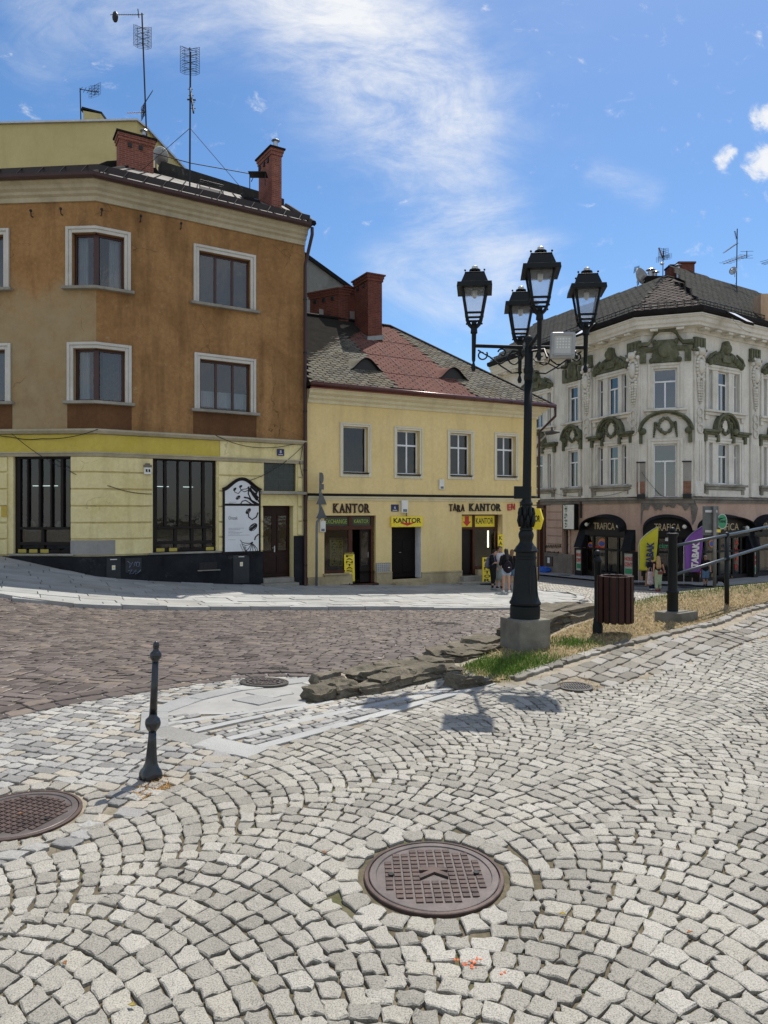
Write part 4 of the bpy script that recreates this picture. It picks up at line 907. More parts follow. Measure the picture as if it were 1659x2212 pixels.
# house number, small plate
def plate(f, x, y, cf, w_, h_, txt, label, name='number_plate', d=.055):
    u_, z_ = f.pix(cf(x, y), d); t = thing(name, label, 'number plate', f.P(u_, z_, d)); q = MB(); f.box(q, u_-w_/2, u_+w_/2, z_-h_/2, z_+h_/2, d, d+.012); q.build('plate', pm('enamel_blue', (.012, .02, .09), .25), t, bevel=.003)
    ftext(f, t, txt, u_, z_+.02, h_*.42, d+.013, M_wht, thick=.002); q = MB(); f.box(q, u_-w_*.3, u_+w_*.3, z_-h_*.36, z_-h_*.28, d+.013, d+.015); q.build('street_line', M_wht, t); return t
plate(fb, 1432, 778, c2, .27, .24, '8', 'blue enamel house number eight on the frieze over the brown door')
u_, z_ = fa.pix(c2(22, 1080), .055); q = MB(); fa.box(q, u_-.09, u_+.09, z_-.17, z_+.17, .055, .075); tag(q.build('notice_plate', pm('brass_yellow', (.45, .33, .06), .4, .3), None), 'small yellow notice plate on the pier at the left picture edge', 'plate')
# notice board ------------------------------------------------------
ub0, ub1 = fb.u(c2(1146, 0), .05), fb.u(c2(1318, 0), .05); zb0, zb1, zbm = fb.z(c2(1146, 1285), .05), fb.z(c2(1146, 975), .05), fb.z(c2(1146, 1045), .05)
NB = thing('notice_board', 'tall arched notice board with black ink flower drawings on white sheets', 'notice board', fb.P((ub0+ub1)/2, zb0, .05))
wdt = ub1-ub0; um = (ub0+ub1)/2
def arch(o, n=20):
    pts = [(ub0-o, zb0-o), (ub1+o, zb0-o), (ub1+o, zb1+o*.6)]
    for i in range(1, n): t = i/n; x = ub1+o-(wdt+2*o)*t; s = math.sin(math.pi*t); pts.append((x, zb1+o*.6+(.36+o*.2)*s**1.5))
    return pts+[(ub0-o, zb1+o*.6)]
q = MB(); fb.prism(q, arch(.075), .052, .10); q.build('back_panel', M_darkwood, NB, bevel=.006)
M_sheetw = pm('notice_sheet', (.62, .64, .66), .4, 0, .5, .05, 2, .01)
q = MB(); fb.prism(q, [(ub0, zb0), (ub1, zb0), (ub1, zbm-.04), (ub0, zbm-.04)], .10, .106); fb.prism(q, [(ub0, zbm+.04)]+[(ub1, zbm+.04)]+arch(0)[2:], .10, .106); q.build('sheet', M_sheetw, NB)
q = MB()
for i in range(24):
    t0, t1 = i/24, (i+1)/24; s0, s1 = math.sin(math.pi*t0)**1.5*.375, math.sin(math.pi*t1)**1.5*.375; a, b = ub0-.09+(wdt+.18)*t0, ub0-.09+(wdt+.18)*t1
    fb.prism(q, [(a, zb1+.05+s0), (b, zb1+.05+s1), (b, zb1+.10+s1), (a, zb1+.10+s0)], .06, .16)
q.build('hood', M_darkwood, NB)
M_ink = pm('ink_black', (.01, .01, .011), .6, 0, .3, .1, 5, 0)
q = MB(); kx = wdt/780.; fx = lambda x, y: fb.P(ub0+(x-258)*kx, zb1-.02-(y-420)*kx, .108)
for pts, r in (([(460, 340), (480, 430), (560, 460), (640, 370), (760, 350), (800, 300)], .013), ([(590, 300), (620, 380), (700, 420), (800, 380)], .012), ([(800, 300), (790, 460), (860, 600), (1030, 690)], .022), ([(800, 390), (900, 440), (1000, 520), (1030, 640)], .02), ([(600, 715), (650, 630), (730, 610), (850, 680), (940, 730)], .02), ([(690, 540), (800, 560), (900, 650), (1030, 715)], .028), ([(850, 280), (940, 360), (1010, 420)], .05), ([(880, 420), (960, 500), (1015, 560)], .05), ([(820, 330), (900, 470), (1000, 600)], .045),
               ([(790, 880), (800, 980), (880, 1040), (980, 980), (1020, 880)], .022), ([(1030, 1370), (960, 1430), (940, 1500)], .024), ([(870, 1570), (760, 1570), (650, 1550), (605, 1490)], .012), ([(870, 1580), (740, 1620), (640, 1580)], .009), ([(870, 1580), (790, 1700), (700, 1760)], .011), ([(880, 1590), (840, 1720), (790, 1850)], .011), ([(890, 1590), (900, 1740), (850, 1870)], .011), ([(900, 1590), (960, 1720), (940, 1870)], .011), ([(910, 1590), (1000, 1700), (1020, 1850)], .011), ([(640, 1560), (690, 1680), (780, 1790), (900, 1830), (1025, 1840)], .008), ([(600, 1580), (640, 1680), (690, 1770)], .006)):
    q.tube([fx(*p) for p in pts], r, 5)
for (x, y, a, b) in ((480, 365, .05, .06), (615, 300, .055, .05), (555, 550, .075, .075), (790, 850, .085, .10), (905, 1210, .14, .14), (870, 1570, .05, .05), (945, 470, .08, .06)):
    c_ = fx(x, y); q.add([c_+U3(fb)*a*math.cos(i*.5236)+ZU*b*math.sin(i*.5236)+U3(fb)*b*.5*math.sin(i*.5236) for i in range(12)], [tuple(range(12))])
random.seed(3)
for i in range(46):
    a = -2.9+i/46*2.6; c_ = fx(880, 1580); r0, r1 = .30+random.random()*.06, .40+random.random()*.07; e = U3(fb)*math.cos(a)*.75+ZU*math.sin(a)
    if (c_+e*r1-fb.P(ub1, 0, .108)).dot(U3(fb)) < 0: q.tube([c_+e*r0, c_+e*r1], .006, 4)
q.build('ink_flower', M_ink, NB)
q = MB()
for (x, y, h) in ((845, 1210, .10), (905, 1170, .12), (940, 1240, .1), (900, 1270, .08), (530, 545, .06), (570, 560, .06), (770, 840, .06), (810, 860, .07)):
    c_ = fx(x, y)+N3(fb)*.004; q.tube([c_-U3(fb)*h*.4-ZU*h*.5, c_, c_+U3(fb)*h*.5+ZU*h*.35], .005, 4)
q.build('ink_highlight', M_sheetw, NB)
M_inkg = pm('ink_grey', (.12, .12, .13), .6, 0, .3, .1, 5, 0)
text_q = MB(); text_into(text_q, 'Orszak', fx(440, 1000), U3(fb), ZU, N3(fb), wdt*.27, .115, .003); text_q.build('lettering', M_inkg, NB, uv=False)
q = MB()
for y, a, b in ((656, 340, 515), (680, 345, 450), (1232, 335, 690), (1262, 335, 600), (1296, 335, 495), (1328, 335, 655), (1358, 335, 595), (1388, 335, 830), (1487, 333, 500), (1838, 330, 710), (1858, 330, 540), (1876, 330, 620), (1892, 330, 600)):
    x = a
    while x < b: w2 = random.uniform(18, 52); p0, p1 = fx(x, y), fx(min(b, x+w2), y); h = .010 if y < 1800 else .004; q.hexa([p0, p1, p1+N3(fb)*.002, p0+N3(fb)*.002, p0+ZU*h, p1+ZU*h, p1+ZU*h+N3(fb)*.002, p0+ZU*h+N3(fb)*.002]); x += w2+9
q.build('fine_print', M_inkg, NB)
# jewellery busts in the left shop window
M_vel = pm('white_velvet', (.7, .7, .68), .8)
for i, (x, y, s) in enumerate(((112, 1112, 1.0), (165, 1140, .8), (302, 1140, .75), (222, 1140, .6))):
    u_, z_ = fa.pix(c2(x, y), -.45); zt_ = sA[2]+(sA[3]-sA[2])*.27-.06; h = .32*s
    t = thing('necklace_bust', ['tallest white necklace bust at the left end of the shop window', 'white necklace bust beside the tallest one behind the window bars', 'white bust with a necklace at the right of the jewellery display', 'smallest pale display stand amid the jewellery window'][i], 'display bust', fa.P(u_, zt_, -.45), 'necklace busts in the window')
    q = MB(); a = 0
    for k in range(7): z0_, z1_ = zt_+h*k/7, zt_+h*(k+1)/7; wd = (.05, .10, .12, .125, .12, .09, .05)[k]*s; fa.box(q, u_-wd, u_+wd, z0_, z1_, -.50, -.40+.02*math.sin(k))
    b_ = q.build('bust', M_vel, t, bevel=.02)
    q = MB(); q.tube([fa.P(u_+.08*s*math.cos(a_), zt_+h*.7+.16*s*math.sin(a_), -.385) for a_ in [math.pi+i_*math.pi/8 for i_ in range(9)]], .008*s, 5); q.build('necklace', pm('gold_bead', (.5, .35, .1), .3, .8), t)
# darker painted panels under the sills of the lower windows
M_span = stucco('brown_spandrel', (.095, .046, .022), (.15, .075, .034), (.06, .03, .016), .6, .6, None, .25)
for f, o in ((fb, loR), (fa, ll_a)): q = MB(); f.box(q, o[0]-.22, o[1]+.22, Zt+.07, o[2]-.10, .002, .010); q.build('spandrel', M_span, B1)
q = MB(); path_sweep(q, [Vector(fa.P(cl_a[0]-.2, 0).xy), C1, Vector(fb.P(cl_b[1]+.2, 0).xy)], [(.002, Zt+.07), (.010, Zt+.07), (.010, cl_a[2]-.10), (.002, cl_a[2]-.10)]); q.build('spandrel', M_span, B1)
# ------------------------------------------------------------------ roofs of small shingles (every shingle is real geometry)
def on_plane(p, O, Nn):
    d = Vector(((p[0]-CX)/F, 1, (CY-p[1])/F)); o = Vector((0, 0, EYE)); t = (O-o).dot(Nn)/d.dot(Nn); return o+d*t
def shingles(name, P, eU, mat, root, w_, h_, shape='scallop', clip=None, thick=.018, up=.02):
    """P: planar polygon (list of Vectors), eU horizontal direction in it"""
    P = [Vector(p) for p in P]; O = P[0]; eU = Vector(eU).normalized(); nn = None
    for i in range(1, len(P)-1):
        c = (P[i]-O).cross(P[i+1]-O)
        if c.length > 1e-3: nn = c.normalized(); break
    if nn.z < 0: nn = -nn
    eV = nn.cross(eU); 
    if eV.z < 0: eV = -eV
    p2 = np.array([((p-O).dot(eU), (p-O).dot(eV)) for p in P]); lo, hi = p2.min(0), p2.max(0)
    vs, fs = [], []; r = 0; v = lo[1]-h_*.3
    while v < hi[1]:
        u = lo[0]-w_*(1 if r % 2 else .5)
        while u < hi[0]+w_:
            c = np.array([[u+w_/2, v+h_*.5]])
            if inpoly(c, p2)[0] and (clip is None or clip(u+w_/2, v+h_*.5)):
                j = random.uniform(-.012, .012)*w_*3; k = thick*random.uniform(.7, 1.4); b = len(vs); L = h_*1.25
                if shape == 'scallop': out = [(0, L), (0, .38*h_), (.16*w_, .12*h_), (.5*w_, 0), (.84*w_, .12*h_), (w_, .38*h_), (w_, L)]
                elif shape == 'hex': out = [(0, L), (0, .5*h_), (.28*w_, 0), (.72*w_, 0), (w_, .5*h_), (w_, L)]
                else: out = [(0, L), (0, 0), (w_, 0), (w_, L)]
                g_ = .012*w_*4
                for (a, e) in out:
                    a = min(max(a, g_), w_-g_)
                    q = O+eU*(u+a+j)+eV*(v+e+j*.5)+nn*(up+k*(1-e/L)+.001); vs.append(q)
                n = len(out)
                for (a, e) in out: a = min(max(a, g_), w_-g_); vs.append(O+eU*(u+a+j)+eV*(v+e+j*.5)+nn*(up*.2))
                fs.append(tuple(range(b, b+n))); fs += [(b+i, b+n+i, b+n+i+1, b+i+1) for i in range(n-1)]
            u += w_
        v += h_; r += 1
    me = bpy.data.meshes.new(name); me.from_pydata([tuple(x) for x in vs], [], fs); me.materials.append(mat); return finish(name, me, root, uv=False)
def shingle_mat(name, a, b, moss, k=.6, rough=.85):
    t = NT(name); t.set(rough, 0, .06); c = t.ramp(t.island(), [(0, a), (1, b)])
    c = t.mix(t.math('MULTIPLY', t.ramp(t.noise(.8, 7, .7), [(.45, 0), (.65, 1)]), k), c, moss)
    c = t.mix(1, c, t.ramp(t.noise(14, 5, .7), [(.3, .72), (.7, 1.15)]), 'MULTIPLY'); t.base(c); t.bump(t.noise(60, 4), .3, .008); return t.mat
M_scale = shingle_mat('grey_scale_shingle', (.085, .082, .068), (.165, .158, .13), (.14, .10, .06), .45)
M_redfelt = shingle_mat('red_felt_shingle', (.135, .066, .054), (.165, .080, .066), (.12, .06, .05), .5)
M_b3roof = shingle_mat('dark_hex_shingle', (.034, .035, .032), (.052, .052, .047), (.042, .044, .032), .5)
M_b3hip = shingle_mat('brown_hex_shingle', (.060, .051, .047), (.115, .097, .090), (.08, .068, .06), .5)

# ------------------------------------------------------------------ pale yellow exchange house
A2, B2_ = Vector((at((664, 0), 25.05).x, 25.05)), Vector((at((1159, 0), 29.6).x, 29.6))
f2 = Fac(A2, B2_); H2 = thing('exchange_house', 'pale yellow two storey house with exchange shops and a red strip on its roof', 'house', (B2_.x, B2_.y, gz(B2_.x, B2_.y)))
M_paley = stucco('pale_yellow_stucco', (.70, .54, .245), (.78, .62, .305), (.46, .36, .19), .25, .5, None, .1, .5)
M_cream = stucco('cream_moulding', (.60, .53, .34), (.70, .63, .43), (.34, .29, .19), .25, .5, None, .1)
M_sand = stucco('sandstone_plinth', (.32, .26, .15), (.47, .40, .25), (.17, .14, .09), .5, .6, None, .2, 1.2)
M_pvsur = stucco('cream_surround', (.62, .58, .45), (.70, .66, .53), (.42, .37, .27), .2, .4, None, .08)
ZW = f2.z(c3(70, 965)); Z2e = ZW+.62
wins = []
for L, Rr, t, b, (il, ir, it, ib) in ((255, 453, 1087, 1432, (.135, .135, .13, .17)), (598, 778, 1112, 1443, (.13, .13, .13, .17)), (935, 1102, 1133, 1448, (.13, .13, .13, .17)), (1232, 1385, 1151, 1453, (.13, .13, .13, .17))):
    u0, u1 = f2.u(c3(L, 0), .05), f2.u(c3(Rr, 0), .05); wins.append([u0+il, u1-ir, f2.z(c3(L, b), .05)+ib, f2.z(c3(L, t), .05)-it, .35])
def o4(L, Rr, t, b, ref=None): ref = L if ref is None else ref; return [f2.u(c4(L, 0)), f2.u(c4(Rr, 0)), f2.z(c4(ref, b)), f2.z(c4(ref, t)), .4]
s1 = o4(128, 470, 352, 738); s1d = [f2.u(c4(312, 0)), s1[1], gz(-1.2, 25.2)+.12, s1[2], .4]; d2o = o4(575, 770, 430, 776); d2o[4] = .55; s3 = o4(1040, 1311, 345, 752); s3[4] = .35
wb = MB(); f2.wall(wb, 0, f2.L, -3.2, ZW+.5, wins+[s1, s1d, d2o, s3]); wb.build('wall', M_paley, H2)
back2 = [tuple(B2_), tuple(B2_-f2.N*6.2+f2.U*.3), tuple(A2-f2.N*6.2), tuple(A2)]
shell('rear_wall', back2[:3]+[back2[3]], -3.2, ZW+.5, M_paley, H2)
rw = MB(); quad3(rw, f2.P(0, -3, -1.8), f2.P(f2.L, -3, -1.8), f2.P(f2.L, ZW+.4, -1.8), f2.P(0, ZW+.4, -1.8)); zb = f2.z(c4(40, 230))
quad3(rw, f2.P(0, zb, -.36), f2.P(f2.L, zb, -.36), f2.P(f2.L, zb, -1.8), f2.P(0, zb, -1.8)); rw.build('room_wall', M_room, H2)
ln2 = [A2, B2_]; ln2b = [A2, B2_, Vector(back2[1])]
mould('cornice', [(.003, ZW), (.05, ZW), (.06, ZW+.10), (.16, ZW+.17), (.17, ZW+.25), (.32, ZW+.33), (.34, ZW+.41), (.44, ZW+.46), (.003, ZW+.46)], M_cream, ln2b, H2)
mould('eaves_sheet', [(.30, ZW+.464), (.50, ZW+.464), (.50, ZW+.50), (.30, ZW+.53)], pm('eaves_red_sheet', (.24, .06, .05), .45, 0, .5, .2, 3, .05), ln2b, H2)
q = MB(); ga, gb = f2.P(-.05, ZW+.60, .56), f2.P(f2.L+.55, ZW+.52, .56); pts = []
q.tube([ga, gb], .085, 12); gut = q.build('gutter', pm('red_brown_gutter', (.075, .022, .018), .3, .3, .6, .25, 3, .03), H2, smooth=True)
q = MB()
for i in range(12): p = ga.lerp(gb, (i+.5)/12); q.tube([p+Vector((0, 0, .1)), p+N3(f2)*.09, p-Vector((0, 0, .095))], .014, 5)
q.build('gutter_bracket', M_black_iron, gut)
q = MB(); q.tube([gb+Vector((0, 0, -.05)), gb+Vector((0.0, .0, -.42)), f2.P(f2.L+.06, ZW-.55, .1)+Vector((.02, .05, 0)), f2.P(f2.L+.07, -1.2, .0)+Vector((.02, .05, 0))], .055, 10); q.build('down_pipe', M_brown_gutter, H2, smooth=True)
zb1, zb0 = f2.z(c4(40, 222)), f2.z(c4(40, 250))
mould('string_course', [(.003, zb0), (.04, zb0), (.05, zb0+.08), (.10, zb1-.06), (.11, zb1), (.003, zb1)], M_cream, ln2b, H2)
mould('course_flashing', [(.003, zb1+.003), (.125, zb1+.003), (.125, zb1+.03), (.003, zb1+.10)], M_black_sheet, ln2b, H2)
# plinth of sandstone, in the gaps between doors
mb = MB(); zp = f2.z(c4(480, 742))
for a, b, zt in ((0, s1[0], zp-.0), (s1[0], s1d[0], s1[2]-.06), (s1[1]+.005, d2o[0]-.005, zp+.02), (d2o[1]+.005, s3[0]-.005, f2.z(c4(770, 737))), (s3[1]+.005, f2.L, f2.z(c4(770, 737)))): f2.box(mb, a, b, -3.1, zt, .003, .07)
mb.build('plinth', M_sand, H2, bevel=.012)
mb = MB()
for a, b, zt in ((s1[1]+.005, d2o[0]-.005, zp+.02), (d2o[1]+.005, s3[0]-.005, f2.z(c4(770, 737))), (s3[1]+.005, f2.L, f2.z(c4(770, 737)))): f2.box(mb, a-.003, b, zt+.002, zt+.06, .003, .085)
mb.build('plinth_cap', M_sand, H2, bevel=.012)
K2 = dict(gm=M_glassdark, rec=.2, fw=.055, sur=(.13, .05), sm=M_pvsur, sill=(.02, .10, .045), silm=M_darkwood)
w_ = window(f2, H2, *wins[0][:4], fm=M_white_pvc, cols=(), curtain=(pm('slate_roller', (.035, .045, .055), .8), .0, 1, 0, 1), **{**K2, 'fw': .035})
window(f2, H2, *wins[1][:4], fm=M_white_pvc, cols=(.52,), rows=(.66,), curtain=(M_blind, .06, .94, .7, .97), **K2); window(f2, H2, *wins[2][:4], fm=M_white_pvc, cols=(.52,), rows=(.66,), curtain=(M_blind, .06, .94, .72, .97), **K2)
window(f2, H2, *wins[3][:4], fm=M_white_pvc, cols=(.5,), rows=(.66,), **K2)
for o in wins:
    mb = MB(); f2.box(mb, o[0]-.13, o[0]+0.0, o[2]-.17, o[2]-.002, .003, .05); f2.box(mb, o[1], o[1]+.13, o[2]-.17, o[2]-.002, .003, .05); f2.box(mb, o[0]+.002, o[1]-.002, o[2]-.17, o[2]-.06, .003, .03)
    mb.build('window_apron', M_pvsur, H2, bevel=.01)
# roof
RL, RR = at((668, 682), 30.0), at((843, 706), 31.9); RL.z = RR.z = 10.2
EL, ER = f2.P(-.05, Z2e-.06, .5), f2.P(f2.L+.5, Z2e-.06, .5); RLx = RL+(RL-RR)*.10
bE2 = Vector((B2_.x-f2.N.x*6.4+f2.U.x*.5, B2_.y-f2.N.y*6.4+f2.U.y*.5, Z2e-.06)); bA2 = Vector((A2.x-f2.N.x*6.4, A2.y-f2.N.y*6.4, Z2e-.06))
EL2 = EL-Vector((f2.U.x, f2.U.y, 0))*.0
rf = MB(); rf.add([EL2, ER, RR, RLx], [(0, 1, 2, 3)]); rf.add([ER, bE2, RR], [(0, 1, 2)]); rf.add([bE2, bA2, RLx, RR], [(0, 1, 2, 3)]); rf.add([EL2, RLx, bA2], [(0, 1, 2)])
roof2 = rf.build('roof', pm('roof_underlay', (.03, .028, .025), 1, 0, 0), H2)
nR = (ER-EL).cross(RR-EL).normalized(); nR = nR if nR.z > 0 else -nR
rp = lambda x, y: on_plane(c3(x, y), EL, nR)
su = U3(f2); sv_ = nR.cross(su); sv_ = sv_ if sv_.z > 0 else -sv_
lt, lb, rt, rb = rp(180, 425), rp(622, 880), rp(575, 488), rp(1112, 926)
shingles('shingle_field', [EL, lb, lt, RLx], su, M_scale, roof2, .27, .17); shingles('shingle_field', [rb, ER, RR, rt], su, M_scale, roof2, .27, .17); shingles('felt_strip', [lb, rb, RR, lt], su, M_redfelt, roof2, .34, .155, 'tab', thick=.004)
q = MB()
for t in (.33, .66):
    a, b = lb.lerp(rb, t), lt.lerp(rt, t); q.tube([a+nR*.03, b+nR*.03], .012, 4)
for t in (.2, .45, .7): a, b = lb.lerp(lt, t), rb.lerp(rt, t); q.tube([a+nR*.03, b+nR*.03], .010, 4)
q.build('felt_seam', pm('seam_dark', (.06, .025, .022), .7), roof2)
q = MB(); q.tube([ER+nR*.03, RR+nR*.05], .05, 6); q.tube([RR+nR*.05, RLx+nR*.05], .06, 6); q.build('ridge_cap', M_black_sheet, roof2)
def eyebrow(x0, x1, yb, apy, mat, lean):
    a, b = rp(x0, yb), rp(x1, yb+16); c_ = (a+b)/2; W_ = (b-a).length; H_ = (yb+8-apy)*.3418*c_.y/F*1.08; n = 20; D = .95
    q = MB(); vs = []
    for i in range(n+1):
        t = i/n; p = a.lerp(b, t); hgt = H_*(math.sin(math.pi*t)**1.6); tp = p+ZU*(hgt+.02)+N3(f2)*.04
        for k in range(9):
            s = k/8; base = p.lerp(c_, .25*s)+sv_*(D*s+.05); z_ = base+ZU*(hgt*(1-s)**1.25+.03); vs.append(z_ if k else tp)
    q.add(vs, [(i*9+k, (i+1)*9+k, (i+1)*9+k+1, i*9+k+1) for i in range(n) for k in range(8)]); dm = q.build('eyebrow_dormer', mat, roof2, smooth=True)
    q = MB(); vs = []
    for i in range(n+1): t = i/n; p = a.lerp(b, t); hgt = H_*(math.sin(math.pi*t)**1.6); vs += [p+ZU*.02-N3(f2)*.03, p+ZU*(hgt+.005)-N3(f2)*.03]
    q.add(vs, [(2*i, 2*i+2, 2*i+3, 2*i+1) for i in range(n)]); q.build('dormer_opening', M_black_letter, dm)
    q = MB(); q.tube([a.lerp(b, i/n)+ZU*(H_*(math.sin(math.pi*i/n)**1.6)+.02)+N3(f2)*.05 for i in range(n+1)], .025, 6); q.build('dormer_lip', M_black_sheet, dm)
eyebrow(318, 521, 758, 693, M_scale, 0); eyebrow(878, 1062, 812, 752, M_redfelt, 0)
pc = on_plane(c3(430, 566), EL, nR); k = pc.y
chimney(H2, (pc.x, pc.y), Vector((.60, .30)), Vector((-.62, 1.06)), pc.z-.6, EYE+(CY-c3(432, 145)[1])/F*k, M_brick_b, holes=(('v', .3), ('v', .75)), capm=M_brick_b)
q = MB(); e1_, e2_ = Vector((.60, .30, 0)), Vector((-.62, 1.06, 0)); zc = pc.z
q.hexa([pc+Vector((-.02, -.10, -.08)), pc+e1_+Vector((.08, -.06, .06)), pc+e1_+e2_+Vector((.08, .06, .3)), pc+e2_+Vector((-.08, 0, .35)), pc+Vector((-.02, -.08, .12)), pc+e1_+Vector((.08, -.05, .26)), pc+e1_+e2_+Vector((.08, .06, .5)), pc+e2_+Vector((-.08, 0, .75))]); q.build('lead_flashing', pm('lead_grey', (.24, .25, .25), .5, .2), H2)
p2 = at(c3(245, 300), 30.6); ztp = EYE+(CY-c3(240, 238)[1])/F*30.6
chimney(H2, (p2.x, p2.y), Vector((.42, .2)), Vector((-1.35, .75)), 9.6, ztp, M_brick_b, holes=(('v', .2), ('v', .5), ('v', .8)), capm=M_brick_b)
p3 = at(c3(292, 300), 31.2); chimney(H2, (p3.x, p3.y), Vector((.75, .38)), Vector((-.4, .7)), 9.6, EYE+(CY-c3(292, 229)[1])/F*31.2, M_brick_b, holes=(('v', .5),), capm=M_brick_b)
q = MB(); q.hexa([Vector((p2.x-.9, p2.y+.35, 9.5)), Vector((p3.x+.85, p3.y+.25, 9.5)), Vector((p3.x+.8, p3.y+.7, 9.5)), Vector((p2.x-.9, p2.y+.7, 9.5)), Vector((p2.x-.9, p2.y+.35, 10.75)), Vector((p3.x+.85, p3.y+.25, 10.75)), Vector((p3.x+.8, p3.y+.7, 10.75)), Vector((p2.x-.9, p2.y+.7, 10.75))]); q.build('chimney_base', M_grey_patch, H2)
# shopfronts
M_redwood = pm('red_brown_shopfront', (.06, .019, .009), .45, 0, .25, .25, 4, .06)
def bars(f, name, mat, root, lst, bevel=.008):
    mb = MB()
    for a, b, c, e, d0, d1 in lst: f.box(mb, a, b, c, e, d0, d1)
    return mb.build(name, mat, root, bevel=bevel)
u0, u1, z0, z1, _ = s1; um, zt, ur = f2.u(c4(305, 0)), f2.z(c4(128, 432)), f2.u(c4(455, 0))
fr1 = bars(f2, 'shopfront', M_redwood, H2, [(u0, u0+.05, z0, z1, -.16, -.08), (u0, ur+.02, z1-.06, z1, -.16, -.079), (u0+.05, ur, zt-.09, zt+.06, -.16, -.06), (um-.07, um+.09, z0, zt-.09, -.16, -.07), (um-.07, um+.09, zt+.06, z1-.06, -.16, -.07), (u0, um-.07, z0, z0+.10, -.16, -.04), (ur-.07, ur+.02, s1d[2], zt-.09, -.16, -.07), (ur-.07, ur+.02, zt+.06, z1-.06, -.16, -.07)])
q = MB(); quad3(q, f2.P(u0+.04, z0+.08, -.12), f2.P(um-.06, z0+.08, -.12), f2.P(um-.06, zt-.07, -.12), f2.P(u0+.04, zt-.07, -.12)); q.build('pane', M_shopglass, fr1)
M_greenpane = pm('dark_green_pane', (.02, .035, .018), .2, 0, .5, .2, 2, 0); M_lime = pm('lime_letter', (.32, .40, .05), .5)
q = MB(); f2.box(q, u0+.05, um-.07, zt+.06, z1-.06, -.14, -.12); f2.box(q, um+.09, ur-.07, zt+.06, z1-.06, -.14, -.12); q.build('transom_panel', M_greenpane, fr1)
ftext(f2, fr1, 'EXCHANGE', (u0+um-.02)/2, (zt+z1)/2, .155, -.119, M_lime, width=(um-u0)*.80, off=.0); ftext(f2, fr1, 'KANTOR', (um+ur+.02)/2, (zt+z1)/2, .15, -.119, M_lime, width=(ur-um)*.64)
dz0 = s1d[2]; q = MB(); a_, b_ = um+.09, ur-.07; f2.box(q, a_+(b_-a_)*.45, b_, dz0+.02, zt-.09, -.22, -.17); do1 = q.build('shop_door', M_darkwood, H2)
q = MB(); f2.box(q, a_+(b_-a_)*.52, b_-.1, dz0+.65, zt-.2, -.169, -.165); q.build('door_glass', M_glassdark, do1); q = MB(); q.tube([f2.P(b_-.08, dz0+.95, -.16), f2.P(b_-.08, dz0+1.15, -.16)], .015, 6); q.build('handle', M_steel, do1)
bars(f2, 'threshold', M_redwood, H2, [(um-.02, ur+.15, dz0-.9, dz0, -.5, .16)], .01)
bars(f2, 'shop_sill', M_sand, H2, [(u0-.05, um-.1, z0-.06, z0, -.06, .12)], .01)
# middle door
u0, u1, z0, z1, _ = d2o; dd = bars(f2, 'front_door', pm('black_brown_door', (.007, .005, .004), .5, 0, .15, .3, 4, .05), H2, [(u0+.01, u1-.01, z0, z1, -.53, -.46), (u0+.12, (u0+u1)/2-.05, z0+.2, z0+.8, -.46, -.44), ((u0+u1)/2+.05, u1-.12, z0+.2, z0+.8, -.46, -.44), (u0+.12, (u0+u1)/2-.05, z0+1.0, z1-.5, -.46, -.44), ((u0+u1)/2+.05, u1-.12, z0+1.0, z1-.5, -.46, -.44)], .01)
q = MB(); q.tube([f2.P((u0+u1)/2-.03, z0+1.0, -.43), f2.P((u0+u1)/2-.03, z0+1.0, -.40), f2.P((u0+u1)/2-.12, z0+1.0, -.40)], .012, 6); q.build('handle', M_steel, dd)
q = MB(); f2.box(q, u1-.012, u1-.006, z0, z1, -.44, .0); q.build('door_reveal', pm('white_reveal', (.66, .68, .72), .7), H2)
gm_ = gz(*f2.P((u0+u1)/2, 0, .5).xy)+.06
bars(f2, 'doorstep', M_sand, H2, [(u0-.01, u1+.07, -3, z0, -.5, .06), (u0-.02, u1+.10, -3, gm_+(z0-gm_)*.5, .06, .42)], .015)
# right shop
u0, u1, z0, z1, _ = s3; um, zt = f2.u(c4(1138, 0)), f2.z(c4(1040, 433)); ur = f2.u(c4(1290, 0)); zwb = f2.z(c4(1145, 708))
fr3 = bars(f2, 'shopfront', M_redwood, H2, [(u0, u0+.04, z0, z1, -.28, -.2), (u0+.04, ur, z1-.05, z1, -.28, -.19), (u0+.04, ur, zt-.08, zt+.02, -.28, -.18), (um-.06, um+.06, zwb-.6, zt-.08, -.28, -.19), (um-.06, um+.06, zt+.02, z1-.05, -.28, -.19), (ur-.08, ur, zwb-.6, z1, -.28, -.17), (um+.06, ur-.08, zwb-.02, zwb+.10, -.28, -.18)])
q = MB(); quad3(q, f2.P(um+.05, zwb+.08, -.24), f2.P(ur-.06, zwb+.08, -.24), f2.P(ur-.06, zt-.06, -.24), f2.P(um+.05, zt-.06, -.24)); q.build('pane', M_shopglass, fr3)
bars(f2, 'stall_riser', M_sand, H2, [(um+.06, u1, -3, zwb-.03, -.3, .05)], .012)
q = MB(); f2.box(q, u0+.04, um-.06, zt+.02, z1-.05, -.25, -.23); f2.box(q, um+.06, ur-.08, zt+.02, z1-.05, -.25, -.23); q.build('transom_panel', M_yellow_sign, fr3)
ftext(f2, fr3, 'KANTOR', (um+ur-.02)/2, (zt+z1)/2, .25, -.229, M_black_letter, width=(ur-um)*.76, off=.01)
M_redp = pm('sign_red', (.50, .02, .02), .4, 0, .5, .1, 3, 0)
q = MB(); ua = (u0+um)/2+.04; zc = (zt+z1)/2; f2.prism(q, [(ua-.10, zc+.20), (ua+.10, zc+.20), (ua+.10, zc-.02), (ua+.2, zc-.02), (ua, zc-.22), (ua-.2, zc-.02), (ua-.10, zc-.02)], -.229, -.224); q.build('arrow', M_redp, fr3)
